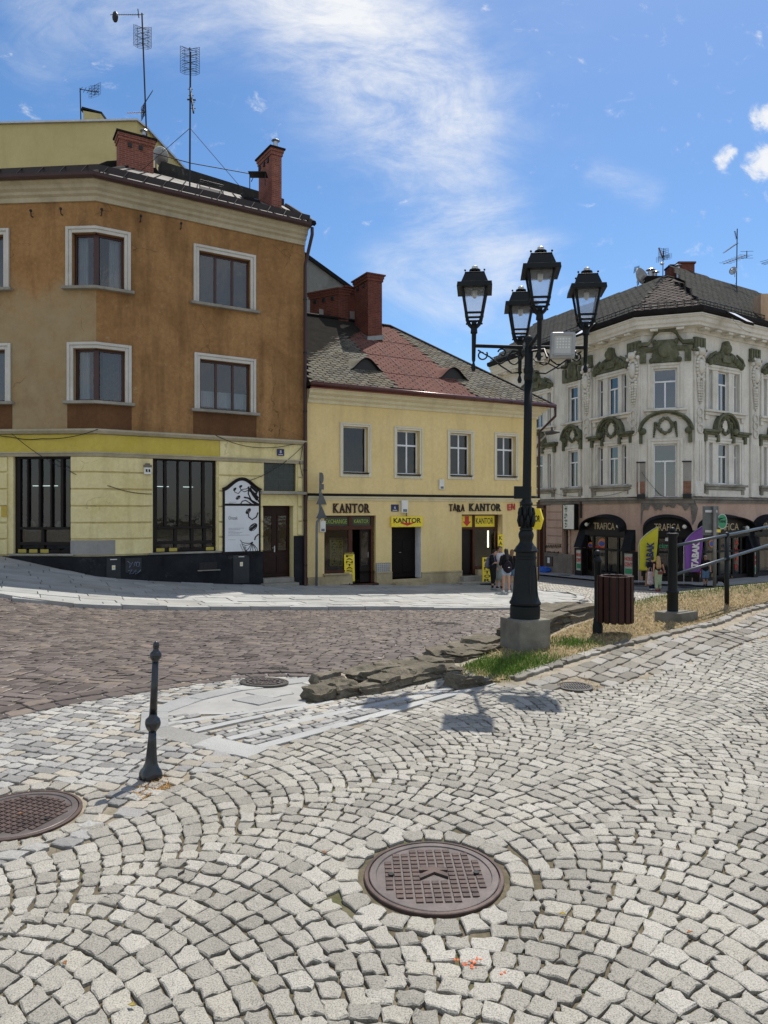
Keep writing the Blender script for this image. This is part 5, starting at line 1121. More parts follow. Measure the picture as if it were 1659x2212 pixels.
for i in range(5): q = MB(); f2.box(q, u0+.06, u0+.06+.10+.03*(i % 2), zc+.16-.08*i, zc+.18-.08*i, -.229, -.226); q.build('print_line', M_redp, fr3)
q = MB(); f2.box(q, u0+.04, um-.08, z0, zt-.10, -.34, -.3); q.build('shop_door', M_darkwood, H2)
q = MB(); q.tube([f2.P(ur-.22, zt-.15, -.5), f2.P(ur-.22, zt-.85, -.5)], .03, 8); tag(q.build('tube_lamp', emit('warm_tube', (1, .9, .55), 4), None), 'lit warm white tube lamp inside the right exchange window', 'lamp')
gm_ = gz(*f2.P((u0+um)/2, 0, .6).xy)+.06
bars(f2, 'doorstep', M_stone_sill, H2, [(u0-.12, um+.3, -3, z0, -.3, .35), (u0-.45, um+.25, -3, gm_+(z0-gm_)*.4, .351, .75)], .015)
# raised letters on the wall (signs)
M_woodletter = pm('dark_brown_letter', (.035, .016, .012), .6, 0, .3, .3, 10, .1)
def wall_sign(f, s, xl, xr, yt, yb, cf, mat, label, off=.018, thick=.05, serif=True, bounce=0, d=.004):
    ul, ur_ = f.u(cf(xl, 0)), f.u(cf(xr, 0)); zt_, zb_ = f.z(cf(xl, yt)), f.z(cf(xl, yb)); t = thing('wall_lettering', label, 'sign', f.P((ul+ur_)/2, zb_, 0)); n = len(s)
    wts = [.45 if c in 'I1' else 1.0 for c in s]; tot = sum(wts); x = ul
    for i, ch in enumerate(s):
        wd = (ur_-ul)*wts[i]/tot; mb = MB(); h = (zt_-zb_); zc = (zt_+zb_)/2+bounce*math.sin(i*2.1)*.03
        text_into(mb, ch, f.P(x+wd/2, zc, d), U3(f), ZU, N3(f), wd*.84, h, thick, off)
        if serif:
            feet = {'K': (.2, .82), 'A': (.12, .88), 'N': (.18, .82), 'T': (.5,), 'R': (.2, .84), 'I': (.5,)}.get(ch, ())
            for q_ in feet: f.box(mb, x+wd*(.08+.84*q_)-wd*.17, x+wd*(.08+.84*q_)+wd*.17, zc-h/2, zc-h/2+h*.1, d+.001, d+thick-.002)
            for q_ in {'K': (.2, .82), 'N': (.16, .84), 'R': (.18,)}.get(ch, ()): f.box(mb, x+wd*(.08+.84*q_)-wd*.16, x+wd*(.08+.84*q_)+wd*.16, zc+h/2-h*.1, zc+h/2, d+.001, d+thick-.002)
        mb.build('letter', mat, t, uv=False); x += wd
    return t
wall_sign(f2, 'KANTOR', 182, 430, 272, 334, c4, M_woodletter, 'dark brown KANTOR letters over the left exchange shopfront')
wall_sign(f2, 'TARA', 952, 1058, 276, 324, c4, M_woodletter, 'bouncing dark TARA letters over the right exchange shop', bounce=1)
wall_sign(f2, 'KANTOR', 1085, 1300, 272, 322, c4, M_black_letter, 'black KANTOR letters between TARA and the red initials')
wall_sign(f2, 'EN', 1340, 1392, 276, 318, c4, pm('faded_red_letter', (.45, .06, .06), .6), 'faded red EN letters near the right wall end', serif=False, bounce=1)
plate(f2, 596, 302, c4, .33, .27, '6', 'blue enamel house number six on the pale yellow wall', d=.004)
def small_box(f, x, y, cf, w_, h_, dep, mat, label, name='alarm_box', cat='alarm box', extra=True, d=.004):
    u_, z_ = f.pix(cf(x, y)); t = thing(name, label, cat, f.P(u_, z_, d)); q = MB(); f.box(q, u_-w_/2, u_+w_/2, z_-h_/2, z_+h_/2, d, d+dep); q.build('case', mat, t, bevel=.02)
    q = MB(); f.box(q, u_-w_*.3, u_+w_*.3, z_-h_*.42, z_-h_*.2, d+dep+.001, d+dep+.008); q.build('front_strip', M_net, t); return t
small_box(f2, 901, 146, c4, .22, .40, .10, M_wht, 'pale oblong alarm box on bare yellow wall below the third upper window')
small_box(f2, 653, 293, c4, .28, .48, .14, M_wht, 'pale alarm siren above the yellow sign of the middle door')
small_box(f2, 114, 424, c4, .22, .42, .08, M_wht, 'off white meter box beside the left shopfront', 'meter_box', 'meter box')
q = MB(); u_, z_ = f2.pix(c4(518, 713)); f2.box(q, u_-.31, u_+.31, z_-.27, z_+.27, .004, .02); vg = thing('vent_panel', 'square grey lattice vent panel between shop door and house door', 'vent', f2.P(u_, z_, 0)); q.build('panel', M_grey_patch, vg)
q = MB()
for i in range(-3, 4): f2.prism(q, [(u_+i*.08-.012, z_-.25), (u_+i*.08+.012, z_-.25), (u_+i*.08+.012, z_+.25), (u_+i*.08-.012, z_+.25)], .021, .032)
for i in range(-3, 4): f2.prism(q, [(u_-.28, z_+i*.07-.01), (u_+.28, z_+i*.07-.01), (u_+.28, z_+i*.07+.01), (u_-.28, z_+i*.07+.01)], .0215, .0315)
q.build('lattice', M_steel, vg)
# yellow sign over the middle door
ul, ur_, zb_, zt_ = f2.u(c4(572, 0), .1), f2.u(c4(781, 0), .1), f2.z(c4(572, 428), .1), f2.z(c4(572, 359), .1)
SB = thing('sign_board', 'bright yellow KANTOR board with a red triangle over the middle door', 'sign', f2.P((ul+ur_)/2, zb_, .05)); q = MB(); f2.box(q, ul, ur_, zb_, zt_, .01, .12); q.build('board', M_yellow_sign, SB, bevel=.008)
ftext(f2, SB, 'KANTOR', (ul+ur_)/2, zt_-(zt_-zb_)*.38, (zt_-zb_)*.50, .121, M_black_letter, width=(ur_-ul)*.87, off=.022); q = MB(); um = (ul+ur_)/2; f2.prism(q, [(um-.36, zb_+.16), (um, zb_+.04), (um+.36, zb_+.16)], .1205, .125); q.build('red_triangle', M_redp, SB)
q = MB(); q.tube([f2.P(um, zt_, .06), f2.P(um, zt_+.12, .05), f2.P(um+.05, zt_+.2, .004)], .015, 6); q.build('cable', M_cable, SB)
# FANTASTIC signs
def vsign(name, label, O, Uv, w_, h_, txt, mat=M_yellow_sign, lm=M_black_letter, thick=.03, head='KANTOR', tilt=0, off=.02):
    O = Vector(O); Uv = Vector(Uv).normalized(); Nn = Vector((Uv.y, -Uv.x, 0)); V = (ZU+(-Nn)*tilt).normalized(); t = thing(name, label, 'sign', O); P_ = lambda u, v, d: O+Uv*u+V*v+Nn*d
    def bx(m, u0_, u1_, v0, v1, d0, d1): m.hexa([P_(u0_, v0, d1), P_(u1_, v0, d1), P_(u1_, v0, d0), P_(u0_, v0, d0), P_(u0_, v1, d1), P_(u1_, v1, d1), P_(u1_, v1, d0), P_(u0_, v1, d0)])
    q = MB(); bx(q, -w_/2, w_/2, 0, h_, -thick, 0); q.build('panel', mat, t, bevel=.004)
    if head:
        q = MB(); bx(q, -w_/2, w_/2, h_*.93, h_, .001, .004); bx(q, -w_/2, w_/2, 0, h_*.06, .001, .004); q.build('end_band', M_black_letter, t); q = MB(); text_into(q, head, P_(0, h_*.965, .005), Uv, V, Nn, w_*.85, h_*.035, .002); q.build('heading', mat, t, uv=False)
    m = MB(); st = h_*(.85 if head else .94)/len(txt)
    for i, ch in enumerate(txt): text_into(m, ch, P_(0, h_*(.92 if head else .97)-st*(i+.5), .001), Uv, V, Nn, w_*(.2 if ch == 'I' else .66), st*.74, .004, off)
    m.build('lettering', lm, t, uv=False); return t, P_
M_dimyellow = pm('sign_olive_yellow', (.50, .46, .04), .5)
u_ = f2.u(c4(195, 0), -.35); z_ = f2.z(c4(175, 700), -.35); vsign('window_sign', 'yellow FANTASTIC sign hanging inside the left exchange window', f2.P(u_, z_, -.35), U3(f2), .36, f2.z(c4(175, 498), -.35)-z_, 'FANTASTIC', M_dimyellow)
u_ = f2.u(c4(234, 0), -.37); vsign('window_sign', 'narrow second FANTASTIC panel turned aside behind the left exchange window', f2.P(u_+.03, z_, -.4), Vector((.6, 1, 0)), .30, f2.z(c4(175, 502), -.35)-z_, 'FANTASTIC', M_dimyellow)
u_ = f2.u(c4(462, 0), -.02); z_ = f2.z(c4(460, 744)); vsign('door_sign', 'tall narrow FANTASTIC strip on the jamb of the open shop door', f2.P(s1[1]-.006, z_, -.2), Vector((-f2.N.x-.25*f2.U.x, -f2.N.y-.25*f2.U.y, 0))*1 + U3(f2)*.9, .24, f2.z(c4(460, 452))-z_, 'FANTASTIC', M_dimyellow, head=None)
pa = hit(c4(297, 826)); h_ = (826-592)*.32552/F*pa.y; AB, P_ = vsign('pavement_sign', 'leaning yellow FANTASTIC stand on the pavement by the shop door', (pa.x, pa.y, pa.z+.14), (1, .35, 0), .40, h_-.16, 'FANTASTIC', tilt=.06)
q = MB(); q.tube([(pa.x-.35, pa.y-.25, pa.z+.09), (pa.x+.35, pa.y, pa.z+.09)], .02, 6); q.tube([(pa.x-.45, pa.y+.1, pa.z+.09), (pa.x+.25, pa.y+.35, pa.z+.09)], .02, 6); q.tube([(pa.x, pa.y-.1, pa.z+.09), (pa.x, pa.y+.08, pa.z+.3)], .02, 6); q.build('stand_foot', M_black_iron, AB)
u_ = f2.u(c4(1299, 0), .02); z_ = f2.z(c4(1290, 790)); vsign('wall_sign', 'narrow yellow KANTOR strip on the wall right of the exchange window', f2.P(u_, z_+.55, .015), U3(f2), .24, f2.z(c4(1290, 476))-z_-.55, 'KANTOR', head=None, thick=.01)
ps = at(c4(1209, 800), 27.6); ps.z = gz(ps.x, ps.y)+.09; ST, P_ = vsign('pavement_sign', 'upright yellow KANTOR stand behind the young people', ps+Vector((0, 0, .06)), (1, .5, 0), .44, (800-622)*.32552/F*27.6-.05, 'KANTOR', head=None)
q = MB(); q.box((ps.x-.3, ps.y-.2, ps.z), (ps.x+.3, ps.y+.2, ps.z+.05)); q.build('base_plate', M_black_iron, ST)
# hanging sign on a wrought bracket at the right end
hz = f2.z(c4(1400, 300)); hu = f2.u(c4(1428, 0)); HS = thing('hanging_sign', 'yellow six sided hanging sign on a black wrought iron bracket', 'sign', f2.P(hu, hz, 0))
q = MB(); q.tube([f2.P(hu, hz-.55, .02), f2.P(hu, hz+.35, .02)], .02, 6); q.tube([f2.P(hu, hz+.1, .02), f2.P(hu+.2, hz+.1, 1.7)], .02, 6)
for k in (0, 1): q.tube([f2.P(hu, hz-.3+.5*k, .03)+N3(f2)*(.15+.15*math.cos(a))*(1-a/14)+ZU*.15*math.sin(a)*(1-a/14) for a in [i*.5 for i in range(22)]], .012, 5)
q.build('bracket', M_black_iron, HS)
hp = at(c4(1512, 375), f2.P(hu+.2, 0, 1.4).y); q = MB(); hexp = [(.36, 0), (.25, .42), (-.25, .42), (-.36, 0), (-.25, -.42), (.25, -.42)]
e = Vector((.75, -.55, 0)).normalized(); q.prism([hp+e*a*1.15+ZU*b for a, b in hexp], Vector((.55, .75, 0))*.16); q.build('panel', M_yellow_sign, HS, bevel=.01)
q = MB(); text_into(q, 'KANTOR', hp+Vector((-.004, -.006, .02)), e, ZU, Vector((-.59, -.81, 0)), .62, .26, .006, .02); q.build('lettering', M_black_letter, HS, uv=False)
# lamp arm at the right wall end
la = at(c5(165, 1255), 29.9); lb_ = at(c5(235, 1185), 29.2); SL = thing('wall_lamp', 'grey street light on a slanting arm at the end of the yellow house', 'street light', la); q = MB(); q.tube([la, lb_], .035, 8); q.build('arm', M_steel, SL)
q = MB(); lc = at(c5(305, 1183), 28.6); q.tube([lb_+Vector((-.1, 0, -.03)), lb_.lerp(lc, .35), lc], [.09, .1, .03], 8); q.tube([lb_.lerp(lc, .3), lb_.lerp(lc, .3)+Vector((0, 0, .22))], .05, 8); q.build('lamp_head', pm('lamp_dark_grey', (.05, .05, .055), .5), SL)
# road sign post at the left end, signs seen edge-on
pb = hit(c4(77, 832)); top = pb.y; zz_ = lambda y: EYE+(CY-c4(0, y)[1])/F*top; SP = thing('road_sign_post', 'grey road sign post with bent pipe and four signs seen from the side', 'road sign', pb); xx = lambda x: (c4(x, 0)[0]-CX)/F*top
q = MB(); q.tube([(xx(76), top, pb.z), (xx(78), top, zz_(430)), (xx(80), top, zz_(395)), (xx(97), top, zz_(372)), (xx(99), top, zz_(360)), (xx(103), top, zz_(66))], .045, 10); q.build('post', pm('post_grey', (.16, .18, .2), .5, .3), SP, smooth=True)
M_signback = pm('sign_back_grey', (.10, .115, .13), .5, .2)
for (y0, y1, kind) in ((68, 138, 'r'), (143, 180, 's'), (200, 278, 't'), (290, 370, 't')):
    zc, hh = zz_((y0+y1)/2), (zz_(y0)-zz_(y1))/2; e = Vector((.28, .96, 0)); o = Vector((xx(110), top-.1, zc)); q = MB()
    sh = {'r': [(math.cos(a)*hh, math.sin(a)*hh) for a in [i*.5236 for i in range(12)]], 's': [(-.2, -hh), (.2, -hh), (.2, hh), (-.2, hh)], 't': [(-.5, -hh), (.5, -hh), (0, hh)]}[kind]
    q.prism([o+e*a+ZU*b for a, b in sh], Vector((.96, -.28, 0))*.02); q.build('sign_plate', M_signback, SP)

# ------------------------------------------------------------------ buildings behind
G = thing('rendered_gable_house', 'grey rendered gable wall with a dark sloping roof edge behind the chimneys', 'house', at((700, 900), 36))
q = MB(); fg = Fac(Vector((at((600, 0), 36).x, 36)), Vector((at((800, 0), 36.5).x, 36.5))); P_ = lambda x, y: fg.pix((x, y))
q_pts = [P_(600, 900), P_(790, 900), P_(790, 652), P_(669, 563), P_(600, 515)]; fg.prism(q, q_pts, -4, 0); q.build('wall', stucco('grey_gable_render', (.15, .16, .15), (.24, .245, .23), (.08, .08, .08), .5, .5), G)
q = MB(); a, b = P_(600, 513), P_(792, 652); fg.prism(q, [a, b, (b[0], b[1]+.22), (a[0], a[1]+.22)], -4.1, .15); q.build('roof', M_black_sheet, G)
YB = thing('tall_yellow_house', 'big shaded plain yellow wall rising behind the corner house roof', 'house', at((150, 500), 40))
q = MB(); xr = at((297, 0), 40).x; zt_ = EYE+(CY-262.5)/F*40; fy = Fac(Vector((-42, 41.5)), Vector((xr, 40))); M_yb = stucco('mustard_stucco', (.42, .36, .17), (.49, .42, .21), (.24, .2, .08), .15, .25, None, .1)
zl = EYE+(CY-268)/F*40.8
q.prism([Vector((-42, 41.5, -2)), Vector((xr, 40, -2)), Vector((xr, 40, zt_)), Vector((-42, 41.5, zt_+.2))], (2, 12, 0)); q.prism([Vector((xr+.002, 40.01, -2)), Vector((xr+.32, 40.4, -2)), Vector((xr+.32, 40.4, zt_-.12)), Vector((xr+.002, 40.01, zt_-.002))], (2, 11.5, 0)); q.build('wall', M_yb, YB)
q = MB(); q.hexa([Vector((-42, 41.3, zt_+.2)), Vector((xr+.05, 39.85, zt_)), Vector((xr+2, 52, zt_)), Vector((-40, 53, zt_+.2)), Vector((-42, 41.3, zt_+.32)), Vector((xr+.05, 39.85, zt_+.10)), Vector((xr+2, 52, zt_+.2)), Vector((-40, 53, zt_+.32))]); q.hexa([Vector((xr+.051, 39.85, zt_-.02)), Vector((xr+.5, 40.3, zt_-.25)), Vector((xr+2.5, 52, zt_-.2)), Vector((xr+2.01, 52, zt_)), Vector((xr+.051, 39.85, zt_+.1)), Vector((xr+.5, 40.3, zt_-.13)), Vector((xr+2.5, 52, zt_)), Vector((xr+2.01, 52, zt_+.1))]); q.build('coping', M_steel, YB)
q = MB(); a = lambda x, y: at(c1(x, y), 41.5); q.prism([a(424, 112), a(510, 112), a(516, 70), a(424, 45)], (0, 1.5, 0)); vt = q.build('roof_vent', M_yb, YB); q = MB(); q.prism([a(412, 52), a(520, 72), a(520, 60), a(418, 33)], (0, 1.7, 0)); q.build('vent_roof', M_black_sheet, vt)
# ------------------------------------------------------------------ white corner palace with tobacco shop
P1, P2 = Vector((at((1384, 0), 41.2).x, 41.2)), Vector((at((1496, 0), 40.3).x, 40.3))
P0 = P1+Vector((-4.82, 10.6)).normalized()*15; P3 = P2+Vector((6.13, 3.7)).normalized()*15
fl, fm, fr = Fac(P0, P1), Fac(P1, P2), Fac(P2, P3)
H3 = thing('white_corner_palace', 'cream white corner building with mossy green stucco ornaments over a dark arched tobacco shop', 'building', (P2.x, P2.y, gz(P2.x, P2.y)))
def white_stucco():
    t = NT('dirty_white_stucco'); t.set(.9, 0, .2)
    c = t.ramp(t.noise(.7, 8, .7), [(.3, (.56, .545, .49)), (.7, (.76, .745, .69))])
    st = t.ramp(t.noise(2.2, 8, .7, stretch=(1.3, 1.3, .13)), [(.5, 0), (.75, 1)]); c = t.mix(t.math('MULTIPLY', st, .55), c, (.26, .25, .21))
    c = t.mix(1, c, t.ramp(t.noise(12, 6, .7), [(.3, .86), (.7, 1.06)]), 'MULTIPLY'); t.base(c); t.bump(t.noise(30, 6, .7), .25, .02); return t.mat
M_w3 = white_stucco()
M_w3b = stucco('white_moulding', (.53, .515, .46), (.70, .685, .63), (.24, .23, .19), .3, .55, None, .15)
M_moss = stucco('mossy_green_stucco', (.075, .084, .050), (.18, .185, .13), (.025, .03, .018), .9, .7, (.34, .34, .28), .3, 2.2)
M_pink = stucco('pale_pink_stucco', (.40, .28, .225), (.52, .385, .31), (.17, .13, .11), .35, .5, (.19, .18, .165), .2, .6)
M_dirtywin = glass('tall_window_glass', (.42, .47, .5), add=.10, wav=.1)
M_shopblack = pm('shop_black', (.008, .007, .007), .5, 0, .25, .35, 3, .06)
M_awn = pm('dark_awning', (.012, .013, .016), .8, 0, .15, .4, 3, .1)
zm = lambda y: EYE+(CY-540.04-y*.33268)*40.3/1500; zm6 = lambda y: EYE+(CY-918.07-y*.33268)*40.3/1500   # heights of c5 / c6 rows at the P2 corner
ZE3, ZB3 = zm(505), zm6(478)
Zs_u, Zs_l = zm(1030), zm6(383)
def wo(f, L, Rr, t, b, cf, ref=None): ref = L if ref is None else ref; return [f.u(cf(L, 0)), f.u(cf(Rr, 0)), f.z(cf(ref, b)), f.z(cf(ref, t)), .32]
zu = (zm(1022), zm(758)); zl = (zm6(378), zm6(105))
def tri(f, cf, parts): return [[f.u(cf(a, 0)), f.u(cf(b, 0))] for a, b in parts]
U_l = tri(fl, c5, [(556, 586), (617, 684), (708, 742)]); U_ls = tri(fl, c5, [(363, 427)]); U_ll = tri(fl, c5, [(163, 206), (231, 252)])
U_m = tri(fm, c5, [(916, 1068)]); U_r = tri(fr, c5, [(1271, 1300), (1337, 1405), (1441, 1470)]); U_rr = tri(fr, c5, [(1626, 1652)])
rr0 = U_rr[0][0]; w1 = U_r[0][1]-U_r[0][0]; w2 = U_r[1][1]-U_r[1][0]; gp = U_r[1][0]-U_r[0][1]
U_rr = [[rr0, rr0+w1], [rr0+w1+gp, rr0+w1+gp+w2], [rr0+w1+2*gp+w2, rr0+2*w1+2*gp+w2]]
ll1 = U_ll[-1][1]; U_ll = [[ll1-(w1+w2+gp)*1.1-w1-gp, ll1-(w1+w2+gp)*1.1-gp], [ll1-w1-gp-w2, ll1-w1-gp], [ll1-w1, ll1]]
groups = [(fl, U_ll), (fl, U_ls), (fl, U_l), (fm, U_m), (fr, U_r), (fr, U_rr)]
ops = {id(fl): [], id(fm): [], id(fr): []}
for f, U_ in groups:
    for a, b in U_:
        ops[id(f)] += [[a, b, zu[0], zu[1], .36], [a, b, (zl[0] if f is not fm else zm6(470)), (zl[1] if f is not fm else zm6(118)), .36]]
wb = MB()
for f in (fl, fm, fr): f.wall(wb, 0, f.L, ZB3, ZE3+.4, ops[id(f)])
wb.build('wall', M_w3, H3)
# ground floor openings
ga = lambda f, L, Rr, t, b, ref=None: wo(f, L, Rr, t, b, c6, ref)
zsp, zap = zm6(690), zm6(590)                                     # springing and crown of the shop arches
G_l = [fl.u(c6(483, 0)), fl.u(c6(742, 0))]; G_m = [.12, fm.L-.05]; G_r = [fr.u(c6(1195, 0))+.05, fr.u(c6(1525, 0))]; G_r2 = [fr.u(c6(1556, 0)), fr.u(c6(1556, 0))+3.6]
bl = fl.u(c6(330, 0)), fl.u(c6(362, 0)); dl = fl.u(c6(158, 0)), fl.u(c6(205, 0))
gw = MB(); zf = -2.55
fl.wall(gw, 0, fl.L, -3.6, ZB3, [[*G_l, zf, zsp, .5], [*bl, fl.z(c6(330, 900)), fl.z(c6(330, 680)), .4], [*dl, -2.7, fl.z(c6(200, 548)), .4]])
fm.wall(gw, 0, fm.L, -3.6, ZB3, [[*G_m, zf, zsp, .5]]); fr.wall(gw, 0, fr.L, -3.6, ZB3, [[*G_r, zf, zsp, .5], [*G_r2, zf, zsp, .5]]); gw.build('shop_wall', M_pink, H3)
shell('rear_wall', [tuple(P3), tuple(P3-fr.N*10), tuple(P2+Vector((2, 22))), tuple(P0-fl.N*9), tuple(P0)], -3.6, ZE3+.3, M_w3, H3)
rw = MB()
for f in (fl, fm, fr):
    quad3(rw, f.P(-.6, -3.4, -1.7), f.P(f.L+.6, -3.4, -1.7), f.P(f.L+.6, ZE3, -1.7), f.P(-.6, ZE3, -1.7))
    for z in (ZB3-.1, zm(1120)): quad3(rw, f.P(0, z, -.37), f.P(f.L, z, -.37), f.P(f.L, z, -1.7), f.P(0, z, -1.7))
rw.build('room_wall', M_room, H3)
l3 = [P0, P1, P2, P3]
# cornice with block modillions, gutter
mould('cornice', [(.003, ZE3-.25), (.08, ZE3-.25), (.10, ZE3-.02), (.62, ZE3+.02), (.62, ZE3+.16), (.72, ZE3+.24), (.74, ZE3+.44), (.84, ZE3+.50), (.84, ZE3+.58), (.003, ZE3+.62)], M_w3b, l3, H3)
mb = MB()
for f in (fl, fm, fr):
    n = int(f.L/1.15)
    for i in range(n): u_ = (i+.5)*f.L/n; f.box(mb, u_-.22, u_+.22, ZE3-.14, ZE3+.0, .11, .56)
mb.build('modillions', M_w3b, H3, bevel=.02)['kind'] = 'stuff'
mould('eaves_flashing', [(.75, ZE3+.585), (.90, ZE3+.585), (.90, ZE3+.64), (.75, ZE3+.66)], M_wht, l3, H3)
mould('gutter', [(.80, ZE3+.665), (1.0, ZE3+.70), (1.06, ZE3+.80), (1.06, ZE3+.98), (.80, ZE3+1.0)], M_black_sheet, l3, H3)
mould('frieze_band', [(.003, zm(648)), (.10, zm(648)), (.16, zm(640)), (.20, zm(628)), (.20, zm(620)), (.003, zm(612))], M_moss, [P1, P2], H3)
for f in (fl, fr):
    segs = [(f.L-3.6, f.L)] if f is fl else [(0, 1.15)]
    for a, b in segs: pass
mould('string_course', [(.003, ZB3-.25), (.08, ZB3-.25), (.10, ZB3-.1), (.2, ZB3-.03), (.2, ZB3+.05), (.003, ZB3+.12)], stucco('sooty_course', (.12, .11, .10), (.30, .28, .25), (.05, .05, .045), .5, .6), l3, H3)
# windows of both upper floors
def mk(f, U_, tall=False):
    single = len(U_) == 1
    for lev, (z0, z1) in enumerate((zu, zl)):
        if f is fm and lev: z0, z1 = zm6(470), zm6(118)
        a0, b0 = U_[0][0], U_[-1][1]; so = .32
        for i, (a, b) in enumerate(U_):
            wide = (b-a) > .9; cols = (.5,) if wide else ()
            w_ = window(f, H3, a, b, z0, z1, M_white_pvc, M_dirtywin, cols=cols, rows=(.68,), zsplit=True, rec=.17, fw=.075 if wide else .05, curtain=(M_net, .03, .97, .02, .62) if lev else None)
        q = MB()                                                   # stepped frame round the group
        for o, i_, p in ((.16, .0, .06), (.32, .16, .10)): f.box(q, a0-o, a0-i_, z0+.0, z1+o, .003, p); f.box(q, b0+i_, b0+o, z0, z1+o, .003, p); f.box(q, a0-i_, b0+i_, z1+i_, z1+o, .003, p)
        q.build('window_surround', M_w3b, H3, bevel=.02)
        if not (f is fm and lev):
            q = MB(); f.box(q, a0-.55, b0+.55, z0-.16, z0-.03, -.2, .28); f.box(q, a0-.45, b0+.45, z0-.34, z0-.162, .003, .16)
            for s in (a0-.40, b0+.12): f.box(q, s, s+.28, z0-.62, z0-.342, .003, .12)
            q.build('sill', M_w3b if lev == 0 else stucco('sooty_sill', (.15, .14, .12), (.38, .37, .33), (.06, .06, .05), .5, .6), H3, bevel=.02)
            if lev: q = MB(); f.box(q, a0-.40, b0+.40, ZB3+.13, z0-.36, .003, .07); q.build('apron_panel', M_w3b, H3, bevel=.02)
        # ornaments over the window
        uc = (a0+b0)/2; hw = max((b0-a0)/2+.35, 1.0)
        q = MB()
        if lev == 1:                                               # segmental hood with wreath
            zc = z1+.62; r0 = (1.05 if not single else .95) if f is not fm else 1.45; n = 18; za = zc+.15
            def ring(ra, rb, d0, d1, a0_=0., a1_=math.pi, sq=1.0):
                for i in range(n):
                    t0, t1 = a0_+(a1_-a0_)*i/n, a0_+(a1_-a0_)*(i+1)/n
                    f.prism(q, [(uc+ra*math.cos(t0), za+ra*sq*math.sin(t0)), (uc+rb*math.cos(t0), za+rb*sq*math.sin(t0)), (uc+rb*math.cos(t1), za+rb*sq*math.sin(t1)), (uc+ra*math.cos(t1), za+ra*sq*math.sin(t1))], d0, d1)
            sq = .95 if f is not fm else .78
            ring(r0-.17, r0-.06, .003, .20, sq=sq); ring(r0-.06, r0+.07, .003, .34, sq=sq)
            for s in (-1, 1):
                if not single: f.box(q, *sorted((uc+s*(r0-.05), uc+s*(hw+.42))), za-.16, za-.02, .003, .36); f.box(q, *sorted((uc+s*(r0-.1), uc+s*(hw+.34))), za-.30, za-.162, .003, .24)
                for k in ((r0-.28), (hw+.1)) if not single else ((r0-.1),):
                    f.box(q, uc+s*k-.10, uc+s*k+.10, za-.72, za-.02 if single else za-.302, .003, .2)
                q.ball(f.P(uc+s*(r0-.22), za-.02, .2), (.2, .2, .2), 10, 8)
            ped = q.build('pediment', M_moss, H3)
            q = MB(); R0 = .46 if not single else .40
            for i in range(22):
                a = 2*math.pi*i/22+.1; rr = R0*(1+.08*math.sin(i*3.3)); q.ball(f.P(uc+rr*math.cos(a)*.9, za+.30+rr*math.sin(a)*1.05, .12), (.095+.025*math.sin(i*2.1),)*3, 7, 5)
            for s in (-1, 1):
                for i in range(7): q.ball(f.P(uc+s*(R0+.14+.05*i*.3), za+.45-i*.13, .10), .10-.006*i, 7, 5)
            q.build('wreath', M_moss, ped, smooth=True)
            q = MB(); q.prism([f.P(uc+.36*math.cos(a)*.85, za+.30+.42*math.sin(a), .05) for a in [i*.4488 for i in range(14)]], -N3(f)*.045); q.build('medallion', M_w3b, ped)
        else:                                                      # baroque crest on the attic
            zc = z1+.34; mid = f is fm or single
            out = [(-hw*.95, .05), (-hw*.9, .32), (-hw*.62, .42), (-hw*.5, .72), (-.42, .88), (-.3, 1.12), (-.22, 1.40), (0, 1.50), (.22, 1.40), (.3, 1.12), (.42, .88), (hw*.5, .72), (hw*.62, .42), (hw*.9, .32), (hw*.95, .05), (0, 0)]
            if not mid:
                f.prism(q, [(uc+x, zc+y) for x, y in out[::-1]], .003, .14)
                q.ball(f.P(uc, zc+1.24, .2), (.19, .2, .26), 10, 8); q.ball(f.P(uc, zc+1.02, .18), (.34, .2, .34), 10, 8); f.box(q, uc-.42, uc+.42, zc+.18, zc+.62, .141, .24)
                for s in (-1, 1):
                    for i in range(5): q.ball(f.P(uc+s*(.52+.22*i*hw/1.6), zc+.58-.12*i, .17), (.17, .14, .22), 8, 6)
                    q.tube([f.P(uc+s*(hw*.55), zc+.75, .18), f.P(uc+s*hw*.8, zc+.5, .2), f.P(uc+s*hw*1.0, zc+.18, .16)], [.06, .10, .05], 7)
            else:
                W3 = .95 if f is fm else .6
                f.prism(q, [(uc+x*W3, zc+y) for x, y in [(-.62, .1), (-.75, .0), (.75, 0), (.62, .1), (.8, .42), (.66, .8), (.74, 1.12), (.45, 1.32), (-.45, 1.32), (-.74, 1.12), (-.66, .8), (-.8, .42)][::1]], .003, .16)
                q.ball(f.P(uc, zc+.72, .15), (.45*W3, .2, .5), 12, 8)
                for s in (-1, 1): q.ball(f.P(uc+s*.78*W3, zc+.12, .16), .17, 8, 6); q.ball(f.P(uc+s*.62*W3, zc+1.22, .16), .14, 8, 6); f.box(q, uc+s*(1.18*W3+.1)-.17, uc+s*(1.18*W3+.1)+.17, zc+.02, zc+.92, .003, .16)
                hp_ = [(-1.6, 1.0), (-1.0, 1.0), (-.8, 1.25), (-.6, 1.62), (-.3, 1.78), (.3, 1.78), (.6, 1.62), (.8, 1.25), (1.0, 1.0), (1.6, 1.0)]
                for (x0, y0), (x1, y1) in zip(hp_[:-1], hp_[1:]): f.prism(q, [(uc+x0*W3, zc+y0), (uc+x1*W3, zc+y1), (uc+x1*W3, zc+y1+.22), (uc+x0*W3, zc+y0+.22)], .003, .28)
            q.build('crest', M_moss, H3)
for f, U_ in groups: mk(f, U_)
